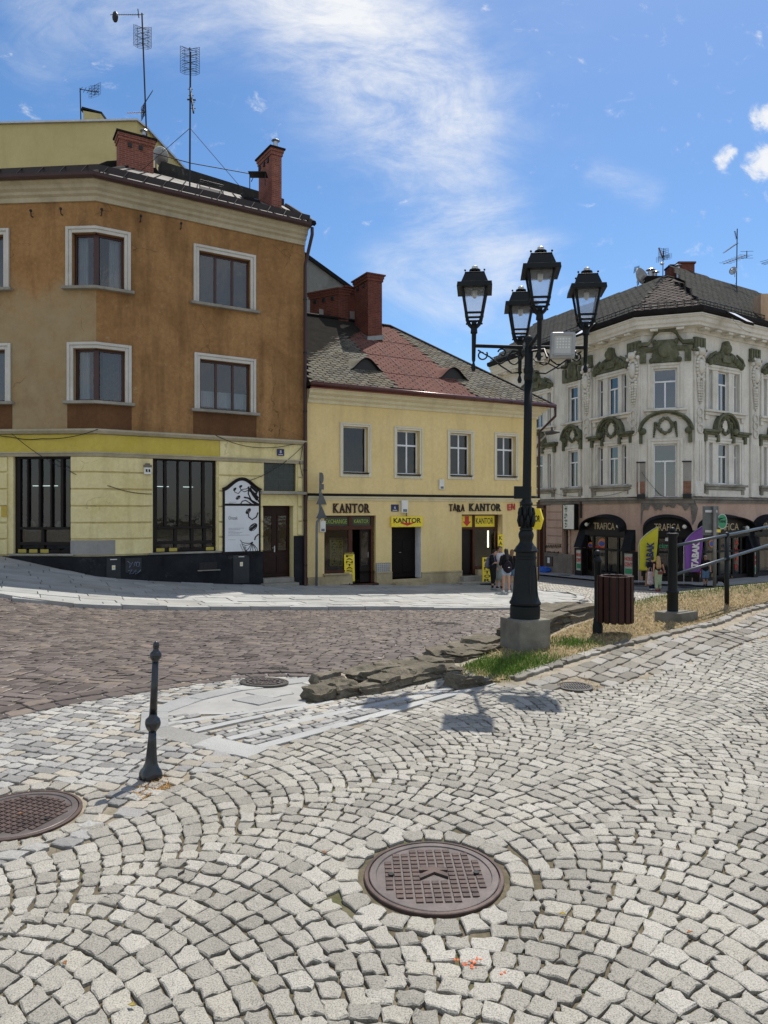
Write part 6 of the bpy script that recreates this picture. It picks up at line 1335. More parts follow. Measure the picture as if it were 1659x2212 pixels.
# pilasters with cartouches
def pilaster(f, uc, wd, wings=True):
    q = MB(); z0, z1 = ZB3+.14, zm(655); f.box(q, uc-wd/2, uc+wd/2, z0, z1, .003, .14)
    zmid = zm6(95)
    for k in (-1, 0, 1): f.box(q, uc+k*wd*.27-.05, uc+k*wd*.27+.05, z0+.9, zmid, .141, .17)
    f.box(q, uc-wd/2-.06, uc+wd/2+.06, z0, z0+.16, .003, .2); pl = q.build('pilaster', M_w3b, H3, bevel=.015)
    q = MB(); f.box(q, uc-wd*.58, uc+wd*.58, zm(640), zm(565), .003, .22); f.box(q, uc-wd*.66, uc+wd*.66, zm(655), zm(640), .003, .28)
    for k in (-1, 0, 1): f.box(q, uc+k*wd*.32-.08, uc+k*wd*.32+.08, zm(632), zm(572), .221, .27)
    q.build('capital', M_moss, pl, bevel=.02)
    q = MB(); zc = zm(755)
    for i in range(18): a = 2*math.pi*i/18; q.ball(f.P(uc+wd*.40*math.cos(a), zc+.62*math.sin(a), .20), .10, 7, 5)
    q.ball(f.P(uc, zc, .18), (wd*.3, wd*.3, .46), 12, 8); q.ball(f.P(uc, zc+.86, .24), (.26, .26, .24), 9, 7)
    for s in (-1, 1): q.ball(f.P(uc+s*.22, zc+1.02, .22), .12, 7, 5); q.ball(f.P(uc+s*wd*.45, zc+.72, .2), .13, 7, 5)
    for i in range(9):
        for s in (-1, 0, 1): q.ball(f.P(uc+s*(.22-.012*i), zc-.74-.155*i-(0 if s else .15), .19), (.12-.007*i)*(.8+.4*random.random()), 7, 5)
    q.build('cartouche', M_w3b, pl, smooth=True)
    q = MB(); zb = zm(1035)
    for i in range(3):
        zc = zb-.16-.46*i
        for k in range(14): a0, a1 = 2*math.pi*k/14, 2*math.pi*(k+1)/14; q.tube([f.P(uc+.24*math.cos(a0), zc+.26*math.sin(a0), .17), f.P(uc+.24*math.cos(a1), zc+.26*math.sin(a1), .17)], .055, 5, cap=False)
    q.build('chain_relief', M_w3b, pl, smooth=True)
for x in (492, 798): pilaster(fl, fl.u(c5(x, 0)), .85 if x > 600 else .8)
pilaster(fr, fr.u(c5(1202, 0)), .82); pilaster(fr, fr.u(c5(1562, 0)), .82)
# bare brick strips beside the balcony door and the broken balcony line
M_oldbrick = brick('old_bare_brick', (.26, .10, .06), (.20, .085, .055), (.26, .23, .2))
for x in (833, 1131):
    f = fm; u_ = f.u(c6(x, 0)); q = MB(); f.box(q, u_-.24, u_+.24, ZB3+.3, zm6(365), .003, .05); s_ = q.build('brick_scar', M_oldbrick, H3); q = MB(); f.box(q, u_-.25, u_+.25, zm6(364), zm6(240), .003, .07); q.build('render_strip', M_grey_patch, s_, bevel=.01); q = MB(); f.box(q, u_-.26, u_+.26, zm6(240), zm6(232), .003, .12); f.box(q, u_-.22, u_+.24, ZB3-.0, ZB3+.28, .003, .3); q.build('iron_bracket', M_black_iron, s_)
q = MB(); random.seed(5); xs = [(-.3+(fm.L+.6)*i/24) for i in range(25)]
fm.prism(q, [(max(0, x), ZB3-.28-.45*random.random()-(.9 if i in (1, 2, 22, 23) else 0)) for i, x in enumerate(xs)]+[(fm.L, ZB3+.12), (0, ZB3+.12)], .003, .055); q.build('plaster_scar', stucco('rough_grey_scar', (.10, .095, .085), (.22, .20, .18), (.05, .045, .04), .9, .5, (.22, .09, .06), .8, 2.), H3)
# quoin courses on the lane side wall
q = MB(); zs3 = [zm6(y) for y in (505, 566, 628, 690, 752, 815, 880)]
for a, b in zip(zs3[:-1], zs3[1:]):
    for ua, ub in ((dl[1]+.4, bl[0]-.05), (bl[1]+.05, G_l[0]-1.6)): fl.box(q, ua, ub, b+.03, a-.03, .003, .07)
q.build('rustication', M_pink, H3, bevel=.02)['kind'] = 'stuff'
q = MB(); fl.box(q, dl[1]+.1, G_l[0]-1.3, -3.5, zm6(885), .003, .10); q.build('plinth', stucco('grey_brown_plinth', (.16, .14, .12), (.28, .25, .21), (.08, .07, .06), .6, .6), H3, bevel=.02)
q = MB(); fl.box(q, *bl, fl.z(c6(330, 900)), fl.z(c6(330, 680)), -.35, -.28); q.build('narrow_window', M_shopblack, H3)
q = MB(); fl.box(q, *dl, -2.7, fl.z(c6(200, 640)), -.35, -.28); fl.box(q, dl[0]-.25, dl[0]-.02, -2.7, fl.z(c6(200, 540)), -.1, .1); fl.box(q, dl[1]+.02, dl[1]+.2, -2.7, fl.z(c6(200, 540)), -.1, .1); fl.box(q, dl[0]-.25, dl[1]+.2, fl.z(c6(200, 540)), fl.z(c6(200, 520)), -.1, .2); q.build('side_door', M_redwood, H3)
q = MB(); u0, u1 = fl.u(c6(216, 0), .1), fl.u(c6(263, 0), .1); fl.box(q, u0, u1, fl.z(c6(216, 912), .1), fl.z(c6(216, 850), .1), .104, .16); mbx = q.build('meter_box', pm('meter_brown', (.035, .022, .018), .5), H3, bevel=.01); q = MB(); fl.box(q, (u0+u1)/2-.14, (u0+u1)/2+.12, fl.z(c6(216, 893), .1), fl.z(c6(216, 858), .1), .161, .165); q.build('sticker', M_wht, mbx)
q = MB()
for k, (x0, y0, w_, h_) in enumerate(((206, 775, 110, 26), (212, 818, 90, 30))):
    r_ = random.Random(k+2); n = 34; pts = []
    for i in range(n): t = i/(n-1); u_, z_ = fl.pix(c6(x0+w_*t, y0+h_*(.5+.5*math.sin(i*1.9+r_.random()))), .08); pts.append(fl.P(u_, z_, .085))
    q.tube(pts, .022, 4)
q.build('graffiti', M_black_letter, H3)
q = MB(); q.tube([fl.P(fl.u(c6(452, 0)), ZB3-.1, .12), fl.P(fl.u(c6(452, 0)), zm6(610), .12)], .07, 8); q.build('down_pipe', M_black_iron, H3)
# lighted box sign
u0, u1, z0, z1 = fl.u(c6(336, 0), .3), fl.u(c6(412, 0), .3), fl.z(c6(412, 682), .3), fl.z(c6(412, 512), .3)
LB = thing('box_sign', 'white vertical box sign reading Cigarety on the pink lane wall', 'sign', fl.P(u0, z0, 0)); q = MB(); fl.box(q, u0, u1, z0, z1, .08, .42); q.build('case', M_shopblack, LB, bevel=.02); q = MB(); fl.box(q, u0+.06, u1-.06, z0+.06, z1-.06, .421, .43); q.build('panel', M_wht, LB)
M_greenl = pm('dark_green_letter', (.005, .10, .05), .5); ftext(fl, LB, 'Cigarety', u0+(u1-u0)*.28, (z0+z1)/2+.05, (z1-z0)*.085, .431, M_greenl, width=(u1-u0)*.26, vertical=True, step=(z1-z0)*.117, off=.02)
# ---- shopfronts
def shop_arch(f, G_, text, parts, wing=(1, 1)):
    a, b = G_; uc = (a+b)/2; r = (b-a)/2; n = 20; q = MB(); cr_ = zap-zsp
    arc = [(uc-r*math.cos(math.pi*i/n), zsp+cr_*math.sin(math.pi*i/n)**.8) for i in range(n+1)]
    f.prism(q, [(a, zsp-.36)]+[(b, zsp-.36)]+arc[::-1], .004, .16); fas = q.build('shop_fascia', M_shopblack, H3)
    q = MB()
    for (x0, y0), (x1, y1) in zip(arc[:-1], arc[1:]): q.hexa([f.P(x0, y0, .004), f.P(x1, y1, .004), f.P(x1, y1-.12, .62), f.P(x0, y0-.12, .62), f.P(x0, y0+.09, .004), f.P(x1, y1+.09, .004), f.P(x1, y1-.06, .66), f.P(x0, y0-.06, .66)])
    q.build('arched_canopy', M_awn, fas)
    for s, on in zip((-1, 1), wing):
        if not on: continue
        e = a if s < 0 else b; q = MB(); zt_ = zsp+.05; q.prism([f.P(e, zt_, .004), f.P(e, zt_-1.25, .004), f.P(e, zt_-1.25, .5)], U3(f)*s*on*.72); q.build('side_awning', M_awn, fas)
    mb = MB(); text_into(mb, text, f.P(uc, (zsp+zap)/2-.22, .161), U3(f), ZU, N3(f), r*1.05, .42, .02, -.005); mb.build('lettering', pm('gold_letter', (.50, .40, .24), .4, .3), fas, uv=False)
    z0, z1 = zf, zsp-.36; fw = MB(); f.box(fw, a, b, z0-.9, z0+.45, -.05, .06); f.box(fw, a, b, z1-.10, z1, -.08, .03); f.box(fw, a, b, z1-.95, z1-.82, -.08, .025)
    for m in parts: u_ = a+(b-a)*m; f.box(fw, u_-.09, u_+.09, z0+.45, z1-.1, -.08, .035)
    sf = fw.build('shopfront', M_shopblack, H3, bevel=.015); q = MB(); quad3(q, f.P(a, z0+.4, -.03), f.P(b, z0+.4, -.03), f.P(b, z1, -.03), f.P(a, z1, -.03)); q.build('pane', M_shopglass, sf)
    q = MB()
    for m0, m1 in zip(parts[:-1], parts[1:]):
        if (m1-m0) > .1: u0_, u1_ = a+(b-a)*m0+.12, a+(b-a)*m1-.12; f.box(q, u0_, u1_, z0+.5, z1-.98, -.42, -.40)
    q.build('window_poster', pm('pale_poster', (.46, .46, .38), .7, 0, .2, .35, .8, 0), sf)
    return sf, a, b, z0, z1
sl_ = shop_arch(fl, G_l, 'TRAFICA', (.0, .18, .5, .80, 1.0), (1, 1)); sm_ = shop_arch(fm, G_m, 'TRAFICA', (.0, .22, .30, .70, .78, 1.0), (0, 0)); sr_ = shop_arch(fr, G_r, 'TRAFICA', (.0, .15, .42, .70, .86, 1.0), (.7, 1)); sx_ = shop_arch(fr, G_r2, 'TRAFICA', (.0, .2, .6, .8, 1.0), (1, 1))
# side show-cases between the arches
def showcase(f, a, b, name='showcase'):
    q = MB(); z0, z1 = zf, zsp-1.25; f.box(q, a, b, z0-.9, z0+.42, .004, .40); f.box(q, a, b, z1-.12, z1, .004, .40); f.box(q, a, a+.12, z0+.42, z1-.12, .004, .40); f.box(q, b-.12, b, z0+.42, z1-.12, .004, .40); s_ = q.build(name, M_shopblack, H3, bevel=.015)
    q = MB(); f.box(q, a+.12, b-.12, z0+.42, z1-.12, .2, .34); q.build('panel', pm('milky_panel', (.42, .45, .42), .3, 0, .5, .3, .8, 0), s_); return s_, a, b, z0, z1
sc1 = showcase(fl, fl.u(c6(432, 0)), G_l[0]-.02); sc2 = showcase(fl, G_l[1]+.03, fl.L-.15); sc3 = showcase(fr, .02, G_r[0]-.03); sc4 = showcase(fr, G_r[1]+.03, G_r2[0]-.03)
M_redl = pm('red_letter', (.55, .02, .015), .5); M_greens = pm('green_sticker', (.03, .28, .12), .5)
for s_, f in ((sc1, fl), (sc2, fl), (sc4, fr)):
    o, a, b, z0, z1 = s_; w_ = b-a-.3
    for k, tx in enumerate(('NÍZKÉ', 'CENY')): mb = MB(); text_into(mb, tx, f.P((a+b)/2, z1-.42-.36*k, .345), U3(f), ZU, N3(f), w_*.95, .25, .01, .02); mb.build('lettering', M_redl, o, uv=False)
    q = MB(); f.box(q, a+.2, b-.2, z0+.55, z0+.85, .345, .355); q.build('sticker', M_greens, o)
o, a, b, z0, z1 = sc3; ftext(fr, o, 'TABÁK', (a+b)/2, (z0+z1)/2-.05, .5, .345, M_redl, width=.42, vertical=True, step=.66, off=.03)
o, a, b, z0, z1 = sl_
mb = MB(); text_into(mb, 'TABÁK &', fl.P(a+(b-a)*.34, zf+2.0, -.02), U3(fl), ZU, N3(fl), (b-a)*.26, .26, .01, .03); mb.build('lettering', M_redl, o, uv=False)
mb = MB(); text_into(mb, 'CIGARETY', fl.P(a+(b-a)*.36, zf+1.55, -.02), U3(fl), ZU, N3(fl), (b-a)*.27, .24, .01, .02); mb.build('lettering', M_black_letter, o, uv=False)
mb = MB(); text_into(mb, 'zippo', fl.P(a+(b-a)*.65, zf+1.85, -.02), U3(fl), ZU, N3(fl), (b-a)*.2, .22, .01, .01); mb.build('lettering', M_black_letter, o, uv=False)
M_orange = pm('orange_swirl', (.55, .17, .02), .5); M_blue = pm('blue_swirl', (.03, .08, .35), .5)
def swirl(f, o, u_, z_, r, d=-.02):
    q = MB(); f.prism(q, [(u_+r*1.3*math.cos(a), z_+r*math.sin(a)) for a in [i*.5236 for i in range(12)]], d, d+.006); q.build('sticker', M_orange, o); q = MB(); f.prism(q, [(u_-.2*r+r*.9*math.cos(a), z_-.1*r+r*.55*math.sin(a)) for a in [i*.5236 for i in range(12)]], d+.007, d+.012); q.build('sticker', M_blue, o)
swirl(fl, o, a+(b-a)*.40, z1-.5, .3); swirl(fl, o, a+(b-a)*.1, zf+2.1, .2)
o, a, b, z0, z1 = sr_; ftext(fr, o, 'CIG', a+(b-a)*.075, zf+2.0, .30, -.02, M_black_letter, width=.3, vertical=True, step=.52, off=.02); q = MB(); fr.box(q, a+.1, a+(b-a)*.15-.1, zf+.5, z1-1.0, -.16, -.06); q.build('window_poster', M_wht, o)
ftext(fr, o, 'TABÁK', a+(b-a)*.78, zf+1.9, .34, -.02, M_redl, width=.3, vertical=True, step=.5, off=.03); swirl(fr, o, a+(b-a)*.30, zf+2.4, .28)
mb = MB(); text_into(mb, 'zippo', fr.P(a+(b-a)*.56, zf+2.2, -.02), U3(fr), ZU, N3(fr), (b-a)*.19, .3, .01, .01); mb.build('lettering', M_black_letter, o, uv=False)
o, a, b, z0, z1 = sx_; q = MB(); fr.box(q, a+.15, a+.65, zf+2.0, zf+2.4, -.02, -.01); q.build('sticker', M_yellow_sign, o)
o, a, b, z0, z1 = sm_; mb = MB(); text_into(mb, 'cimbus', fm.P((a+b)/2+.1, z1-.5, -.02), U3(fm), ZU, N3(fm), 1.1, .26, .01, .02); mb.build('lettering', M_greens, o, uv=False); q = MB(); fm.box(q, (a+b)/2-.1, (a+b)/2+.1, zf+2.55, zf+2.75, .036, .04); q.build('sticker', M_wht, o)
q = MB(); fm.box(q, a+(b-a)*.32, a+(b-a)*.68, zf, z1-1.0, -.25, -.2); q.build('shop_door', M_shopblack, H3)
for f, x, y in ((fl, 490, 645), (fl, 697, 656), (fm, 1115, 660), (fr, 1510, 668)):
    u_, z_ = f.pix(c6(x, y), .3); q = MB(); q.ball(f.P(u_, z_, .42), .13, 10, 7); q.tube([f.P(u_, z_+.05, .16), f.P(u_, z_+.05, .42)], .04, 6); tag(q.build('security_camera', M_wht, None, smooth=True), {490: 'white dome camera at the left foot of the leftmost shop arch', 697: 'white dome camera at the right foot of the leftmost shop arch', 1115: 'white dome camera right of the middle shop arch lettering', 1510: 'white camera at the right end of the right shop arch'}[x], 'camera', 'cameras over the shop windows')
# round green hanging sign
rg = at(c6(1362, 626), fr.P(fr.u(c6(1355, 0)), 0, .9).y-.2); RS = thing('round_sign', 'round green illuminated TABAK sign beside the grey road sign back', 'sign', rg); e = Vector((.9, .43, 0)).normalized(); nn = Vector((e.y, -e.x, 0)); q = MB(); q.prism([rg+e*.42*math.cos(a)+ZU*.46*math.sin(a) for a in [i*2*math.pi/24 for i in range(24)]], -nn*.22); q.build('case', M_steel, RS); q = MB(); q.prism([rg+nn*.012+e*.36*math.cos(a)+ZU*.40*math.sin(a) for a in [i*2*math.pi/24 for i in range(24)]], -nn*.011); q.build('panel', M_greens, RS); q = MB(); text_into(q, 'TABAK', rg+nn*.014, e, ZU, nn, .6, .15, .01, .02); q.build('lettering', M_black_letter, RS, uv=False)
# ---- roof
E3 = [v3(p, ZE3+.92) for p in offs(l3, .95)]; AP = at(c5(990, 172), 46.0); RLf = at(c5(270, 530), 60); RLf.z = AP.z; RRt = at((1659, 646), 51.0); RRt.z = AP.z; RRt = AP+(RRt-AP)*1.6
RLf = AP+(RLf-AP)*1.15
rf = MB(); rf.add([E3[0], E3[1], AP, RLf], [(0, 1, 2, 3)]); rf.add([E3[1], E3[2], AP], [(0, 1, 2)]); rf.add([E3[2], E3[3], RRt, AP], [(0, 1, 2, 3)]); bk = v3(P2+Vector((2, 22)), ZE3+.3); rf.add([AP, RRt, v3(P3-fr.N*10, ZE3+.3), bk], [(0, 1, 2, 3)]); rf.add([RLf, AP, bk, v3(P0-fl.N*9, ZE3+.3)], [(0, 1, 2, 3)]); rf.add([E3[0], RLf, v3(P0-fl.N*9, ZE3+.3)], [(0, 1, 2)]); rf.add([E3[3], v3(P3-fr.N*10, ZE3+.3), RRt], [(0, 1, 2)])
roof3 = rf.build('roof', M_black_sheet, H3)
shingles('shingle_field', [E3[0], E3[1], AP, RLf], U3(fl), M_b3roof, roof3, .52, .26, 'scallop', thick=.014); shingles('shingle_field', [E3[2], E3[3], RRt, AP], U3(fr), M_b3roof, roof3, .52, .26, 'scallop', thick=.014); shingles('hip_field', [E3[1], E3[2], AP], U3(fm), M_b3hip, roof3, .46, .30, 'hex', thick=.028)
q = MB(); q.tube([AP, RLf], .1, 6); q.tube([AP, RRt], .1, 6); q.build('ridge_cap', M_b3roof, roof3)
q = MB()                                                           # snow rail
for i in range(3):
    a, b = E3[i], E3[i+1]; top_ = AP
    pa, pb = a.lerp(AP if i else RLf, .035)+ZU*.06, b.lerp(AP, .035)+ZU*.06; q.tube([pa+ZU*.28, pb+ZU*.28], .025, 5); q.tube([pa+ZU*.10, pb+ZU*.10], .025, 5); n = int((b-a).length/.35)
    for k in range(n): p = pa.lerp(pb, (k+.5)/n); q.tube([p, p+ZU*.28], .016, 4)
q.build('snow_rail', M_black_iron, roof3)
def roofpt(E_a, E_b, Tn, p): nn = (E_b-E_a).cross(Tn-E_a).normalized(); return on_plane(p, E_a, nn if nn.z > 0 else -nn), (nn if nn.z > 0 else -nn)
for quad, nm in (((1382, 412), 'r'), ((400, 572), 'l')):
    Ea, Eb, Tt, f = (E3[2], E3[3], AP, fr) if nm == 'r' else (E3[0], E3[1], AP, fl)
    p, nn = roofpt(Ea, Eb, Tt, c5(*quad)); u3 = U3(f); v_ = nn.cross(u3); v_ = v_ if v_.z > 0 else -v_; o = p-v_*(1.5 if nm == 'r' else 0); w_ = .75
    q = MB(); q.hexa([o, o+u3*w_, o+u3*w_+v_*1.5, o+v_*1.5]+[x+nn*.14 for x in (o, o+u3*w_, o+u3*w_+v_*1.5, o+v_*1.5)]); sk = q.build('skylight', M_black_sheet, H3); q = MB(); i_ = lambda a, b: o+u3*(w_*a)+v_*(1.5*b)+nn*.145; quad3(q, i_(.08, .05), i_(.92, .05), i_(.92, .95), i_(.08, .95)); q.build('pane', pm('skylight_blind', (.72, .74, .76), .25), sk)
def bx_(name, p, w_, d_, h_, mat, root, cap=True):
    q = MB(); q.box((p.x-w_/2, p.y-d_/2, p.z), (p.x+w_/2, p.y+d_/2, p.z+h_)); return q.build(name, mat, root)
pk = at(cr(590, 735), 47.2); cb = bx_('chimney', pk, 1.05, .9, 1.15, M_brick_b, H3); bx_('cap', pk+ZU*1.152, 1.2, 1.05, .12, M_brick_b, cb)
pk2 = at(cr(470, 700), 47.6); cb2 = bx_('chimney', pk2, .95, .9, .8, M_brick_b, H3); bx_('cap', pk2+ZU*.802, 1.05, 1.0, .1, M_black_sheet, cb2)
pk3 = at(cr(1640, 1320), 43.2); bx_('chimney', pk3, 1.2, .9, 2.05, stucco('tan_peeling_chimney', (.42, .29, .18), (.60, .45, .32), (.3, .2, .13), .5, .5, (.7, .62, .5)), H3)
for (x, y, Y_, h_, r_) in ((518, 690, 46.8, 1.05, .12), (168, 715, 48.5, .9, .16), (222, 715, 48.5, .7, .15)):
    p = at(cr(x, y), Y_); q = MB(); q.lathe([(r_, 0), (r_, h_*.75), (r_*.9, h_*.8), (r_*2.1, h_*.86), (r_*1.6, h_*.93), (.02, h_)], 12, p); q.build('flue_pipe', M_steel, H3)
q = MB(); p = at(cr(200, 715), 48.6); q.box((p.x-.55, p.y-.3, p.z-.3), (p.x+.75, p.y+.4, p.z+.28)); q.build('flue_base', M_black_sheet, H3)
cable([fl.P(fl.u(c6(190, 0)), fl.z(c6(190, 405)), .2), fl.P(fl.u(c6(500, 0)), zm6(450), .15), fl.P(fl.L-.6, zm6(405), .15)], 'black cable hanging across the white facade below the sills')
cable([fm.P(fm.u(c6(838, 0)), zm6(300), .15), fm.P(fm.u(c6(960, 0)), zm6(450), .12), fm.P(fm.u(c6(1050, 0)), zm6(490), .1)], 'black cable crossing in front of the tall balcony door')
cable([AP+Vector((1.6, .2, -.3)), roofpt(E3[2], E3[3], AP, c5(1400, 415))[0]+ZU*.1, roofpt(E3[2], E3[3], AP, c5(1550, 545))[0]+ZU*.05], 'pale wire running down the dark roof to the white skylight', .012)
# shop pavement with kerb and asphalt lane
sp = [P0, P1, P2, P3]; K0 = offs(sp, .02); K1 = offs(sp, 2.3); K2 = offs(sp, 2.5); Kx = offs(sp, 7.5)
def band(name, A_, B_, mat, dz):
    q = MB(); n = 24; vs = []
    pts = []
    for (a0, a1), (b0, b1) in zip(zip(A_[:-1], A_[1:]), zip(B_[:-1], B_[1:])):
        for i in range(n+1): t = i/n; pts.append((a0.lerp(a1, t), b0.lerp(b1, t)))
    for a, b in pts:
        for k in range(5): p = a.lerp(b, k/4); vs.append((p.x, p.y, gz(p.x, p.y)+dz))
    q.add(vs, [(i*5+k, (i+1)*5+k, (i+1)*5+k+1, i*5+k+1) for i in range(len(pts)-1) for k in range(4)]); o = q.build(name, mat, None, uv=False); o['kind'] = 'structure'; return o
band('lane_asphalt', K2, Kx, pm('lane_grey', (.13, .125, .12), .85, 0, .2, .25, 1.5, .2), .035)
band('shop_pavement', K0, K1, pm('shop_pavement_grey', (.26, .26, .255), .8, 0, .2, .2, 1.2, .1), .13); band('shop_kerb', K1, K2, M_kerb, .125)
# ------------------------------------------------------------------ street furniture
M_lamp = pm('grey_green_lamp_paint', (.005, .0075, .0085), .5, .0, .25, .2, 6, .06, 90)
M_bollard = pm('black_bollard_paint', (.009, .012, .016), .25, 0, .6, .2, 6, .03)
M_iron = pm('rusty_cast_iron', (.060, .043, .038), .55, .2, .4, .35, 7, .15, 120, (.11, .074, .062))
M_ironlight = pm('worn_cast_iron', (.105, .088, .082), .5, .3, .5, .3, 9, .12, 120)
M_dirt = pm('packed_dirt', (.16, .125, .09), .95, 0, .1, .4, 20, .4, 80)
M_conc = stucco('weathered_concrete', (.13, .122, .10), (.24, .225, .185), (.06, .055, .045), .5, .55, None, .5, 2.5)
def lantern_glass():
    t = NT('hammered_glass'); tr = t.node('ShaderNodeBsdfTransparent'); tr.inputs[0].default_value = (.95, .97, 1, 1)
    tl = t.node('ShaderNodeBsdfTranslucent'); tl.inputs[0].default_value = (.85, .9, .95, 1); gl = t.node('ShaderNodeBsdfGlossy', Roughness=.12)
    rf_ = t.node('ShaderNodeBsdfRefraction', IOR=1.12, Roughness=.06); rf_.inputs[0].default_value = (1, 1, 1, 1)
    b = t.node('ShaderNodeBump', Strength=.9, Distance=.012); t.link(t.noise(75, 2, .5), b.inputs['Height'])
    for s in (tl, gl, rf_): t.link(b.outputs[0], s.inputs['Normal'])
    m1 = t.node('ShaderNodeMixShader'); m1.inputs[0].default_value = .35; t.link(rf_.outputs[0], m1.inputs[1]); t.link(tl.outputs[0], m1.inputs[2])
    m2 = t.node('ShaderNodeMixShader'); m0 = t.node('ShaderNodeMixShader'); m0.inputs[0].default_value = .55; t.link(m1.outputs[0], m0.inputs[1]); t.link(tr.outputs[0], m0.inputs[2]); m2.inputs[0].default_value = .10; t.link(m0.outputs[0], m2.inputs[1]); t.link(gl.outputs[0], m2.inputs[2]); t.link(m2.outputs[0], t.out.inputs['Surface']); return t.mat
M_lglass = lantern_glass()
YL = 8.28; kL = .42733*YL/F
pl = at((c7(505, 0)[0], 1400), YL); zblk = EYE+(CY-c7(0, 1922)[1])/F*YL
# concrete block
rotL = R(16)
CB = thing('concrete_block', 'weathered concrete block under the tall street lamp', 'concrete block', (pl.x, pl.y, gz(pl.x, pl.y)))
q = MB(); hw_ = .215; q.box((-hw_, -hw_, -.25), (hw_, hw_, zblk-gz(pl.x, pl.y))); o = q.build('block', M_conc, CB, bevel=.02, local=True); CB.rotation_euler = (0, 0, R(24))
LP = thing('street_lamp', 'tall dark street lamp with four lanterns on scrolled arms and a grey floodlight', 'street lamp', (pl.x, pl.y, zblk)); LP.rotation_euler = (0, R(.85), 0)
zy = lambda y: (1922-y)*kL; rr = lambda x: x*kL
prof = [(rr(75), 0), (rr(75), zy(1862)), (rr(70), zy(1857)), (rr(78), zy(1852)), (rr(79), zy(1843)), (rr(73), zy(1834)), (rr(66), zy(1815)), (rr(61), zy(1780)), (rr(52.5), zy(1640)), (rr(51), zy(1625)), (rr(54), zy(1622)), (rr(54), zy(1612)), (rr(51), zy(1610)), (rr(51), zy(1592)), (rr(60), zy(1588)), (rr(61), zy(1580)), (rr(54), zy(1572)), (rr(48), zy(1560)), (rr(44), zy(1557)), (rr(40), zy(1552)), (rr(33), zy(1540)), (rr(32), zy(1530)), (rr(38), zy(1512)), (rr(39), zy(1500)), (rr(34), zy(1487)), (rr(30), zy(1482)), (rr(33), zy(1478)), (rr(33), zy(1470)), (rr(29), zy(1465)), (rr(28), zy(1430)), (rr(26), zy(1355)), (rr(31), zy(1350)), (rr(31), zy(1342)), (rr(26), zy(1337)), (rr(22), zy(1322))]
q = MB(); q.lathe(prof, 40); q.build('base', M_lamp, LP, auto=35, local=True)
q = MB(); flu = lambda a, z: 1-.10*max(0, math.cos(a*12))**2
q.lathe([(rr(22), zy(1321)), (rr(21.5), zy(1310)), (rr(20.5), zy(1000)), (rr(20), zy(725))], 96, mod=flu); q.build('shaft', M_lamp, LP, smooth=True, local=True)
q = MB(); q.lathe([(rr(20), zy(725)), (rr(23), zy(718)), (rr(23), zy(700)), (rr(21), zy(690)), (rr(25), zy(682)), (rr(26), zy(668)), (rr(22), zy(655)), (rr(21), zy(640)), (rr(21), zy(560)), (rr(17), zy(545)), (rr(22), zy(520)), (rr(18), zy(505)), (rr(8), zy(495))], 28); q.build('crown', M_lamp, LP, auto=35, local=True)
q = MB()                                                           # acanthus leaves
for i in range(8):
    a = i*math.pi/4
    for z0_, z1_, r0_, r1_, r2_ in ((1462, 1400, 30, 38, 34), (1425, 1362, 29, 35, 30)): c_ = lambda r_, y_: (rr(r_)*math.cos(a+(.39 if z0_ < 1450 else 0)), rr(r_)*math.sin(a+(.39 if z0_ < 1450 else 0)), zy(y_)); q.tube([c_(r0_, z0_), c_(r1_, (z0_+z1_)/2), c_(r2_+4, z1_+8), c_(r2_, z1_)], [rr(9), rr(10), rr(6), rr(2)], 6)
q.build('leaf_ornament', M_lamp, LP, smooth=True, local=True)
q = MB(); a0 = -1.0; zc_, hh_ = zy(1738), zy(1652)-zy(1738); Rr_ = lambda z: rr(52)+(zy(1640)-z)/(zy(1640)-zy(1800))*rr(11)+.004; pts = []
for i in range(41): t = 2*math.pi*i/40; sx__ = math.copysign(abs(math.cos(t))**.7, math.cos(t))*.40; z_ = zc_+math.copysign(abs(math.sin(t))**.6, math.sin(t))*hh_; aa = a0+sx__; pts.append((Rr_(z_)*math.cos(aa), Rr_(z_)*math.sin(aa), z_))
q.tube(pts, .004, 5); q.build('service_hatch', M_black_iron, LP, local=True)
q = MB(); zs0, zs1 = zy(1322), zy(1258); q.box((-rr(68), -.05, zs0), (rr(-8), -.03, zs1)); q.lathe([(rr(21), zs0), (rr(23.5), zs0), (rr(23.5), zs1), (rr(21), zs1)], 24); q.build('sign_back_plate', M_lamp, LP, bevel=.004, local=True)
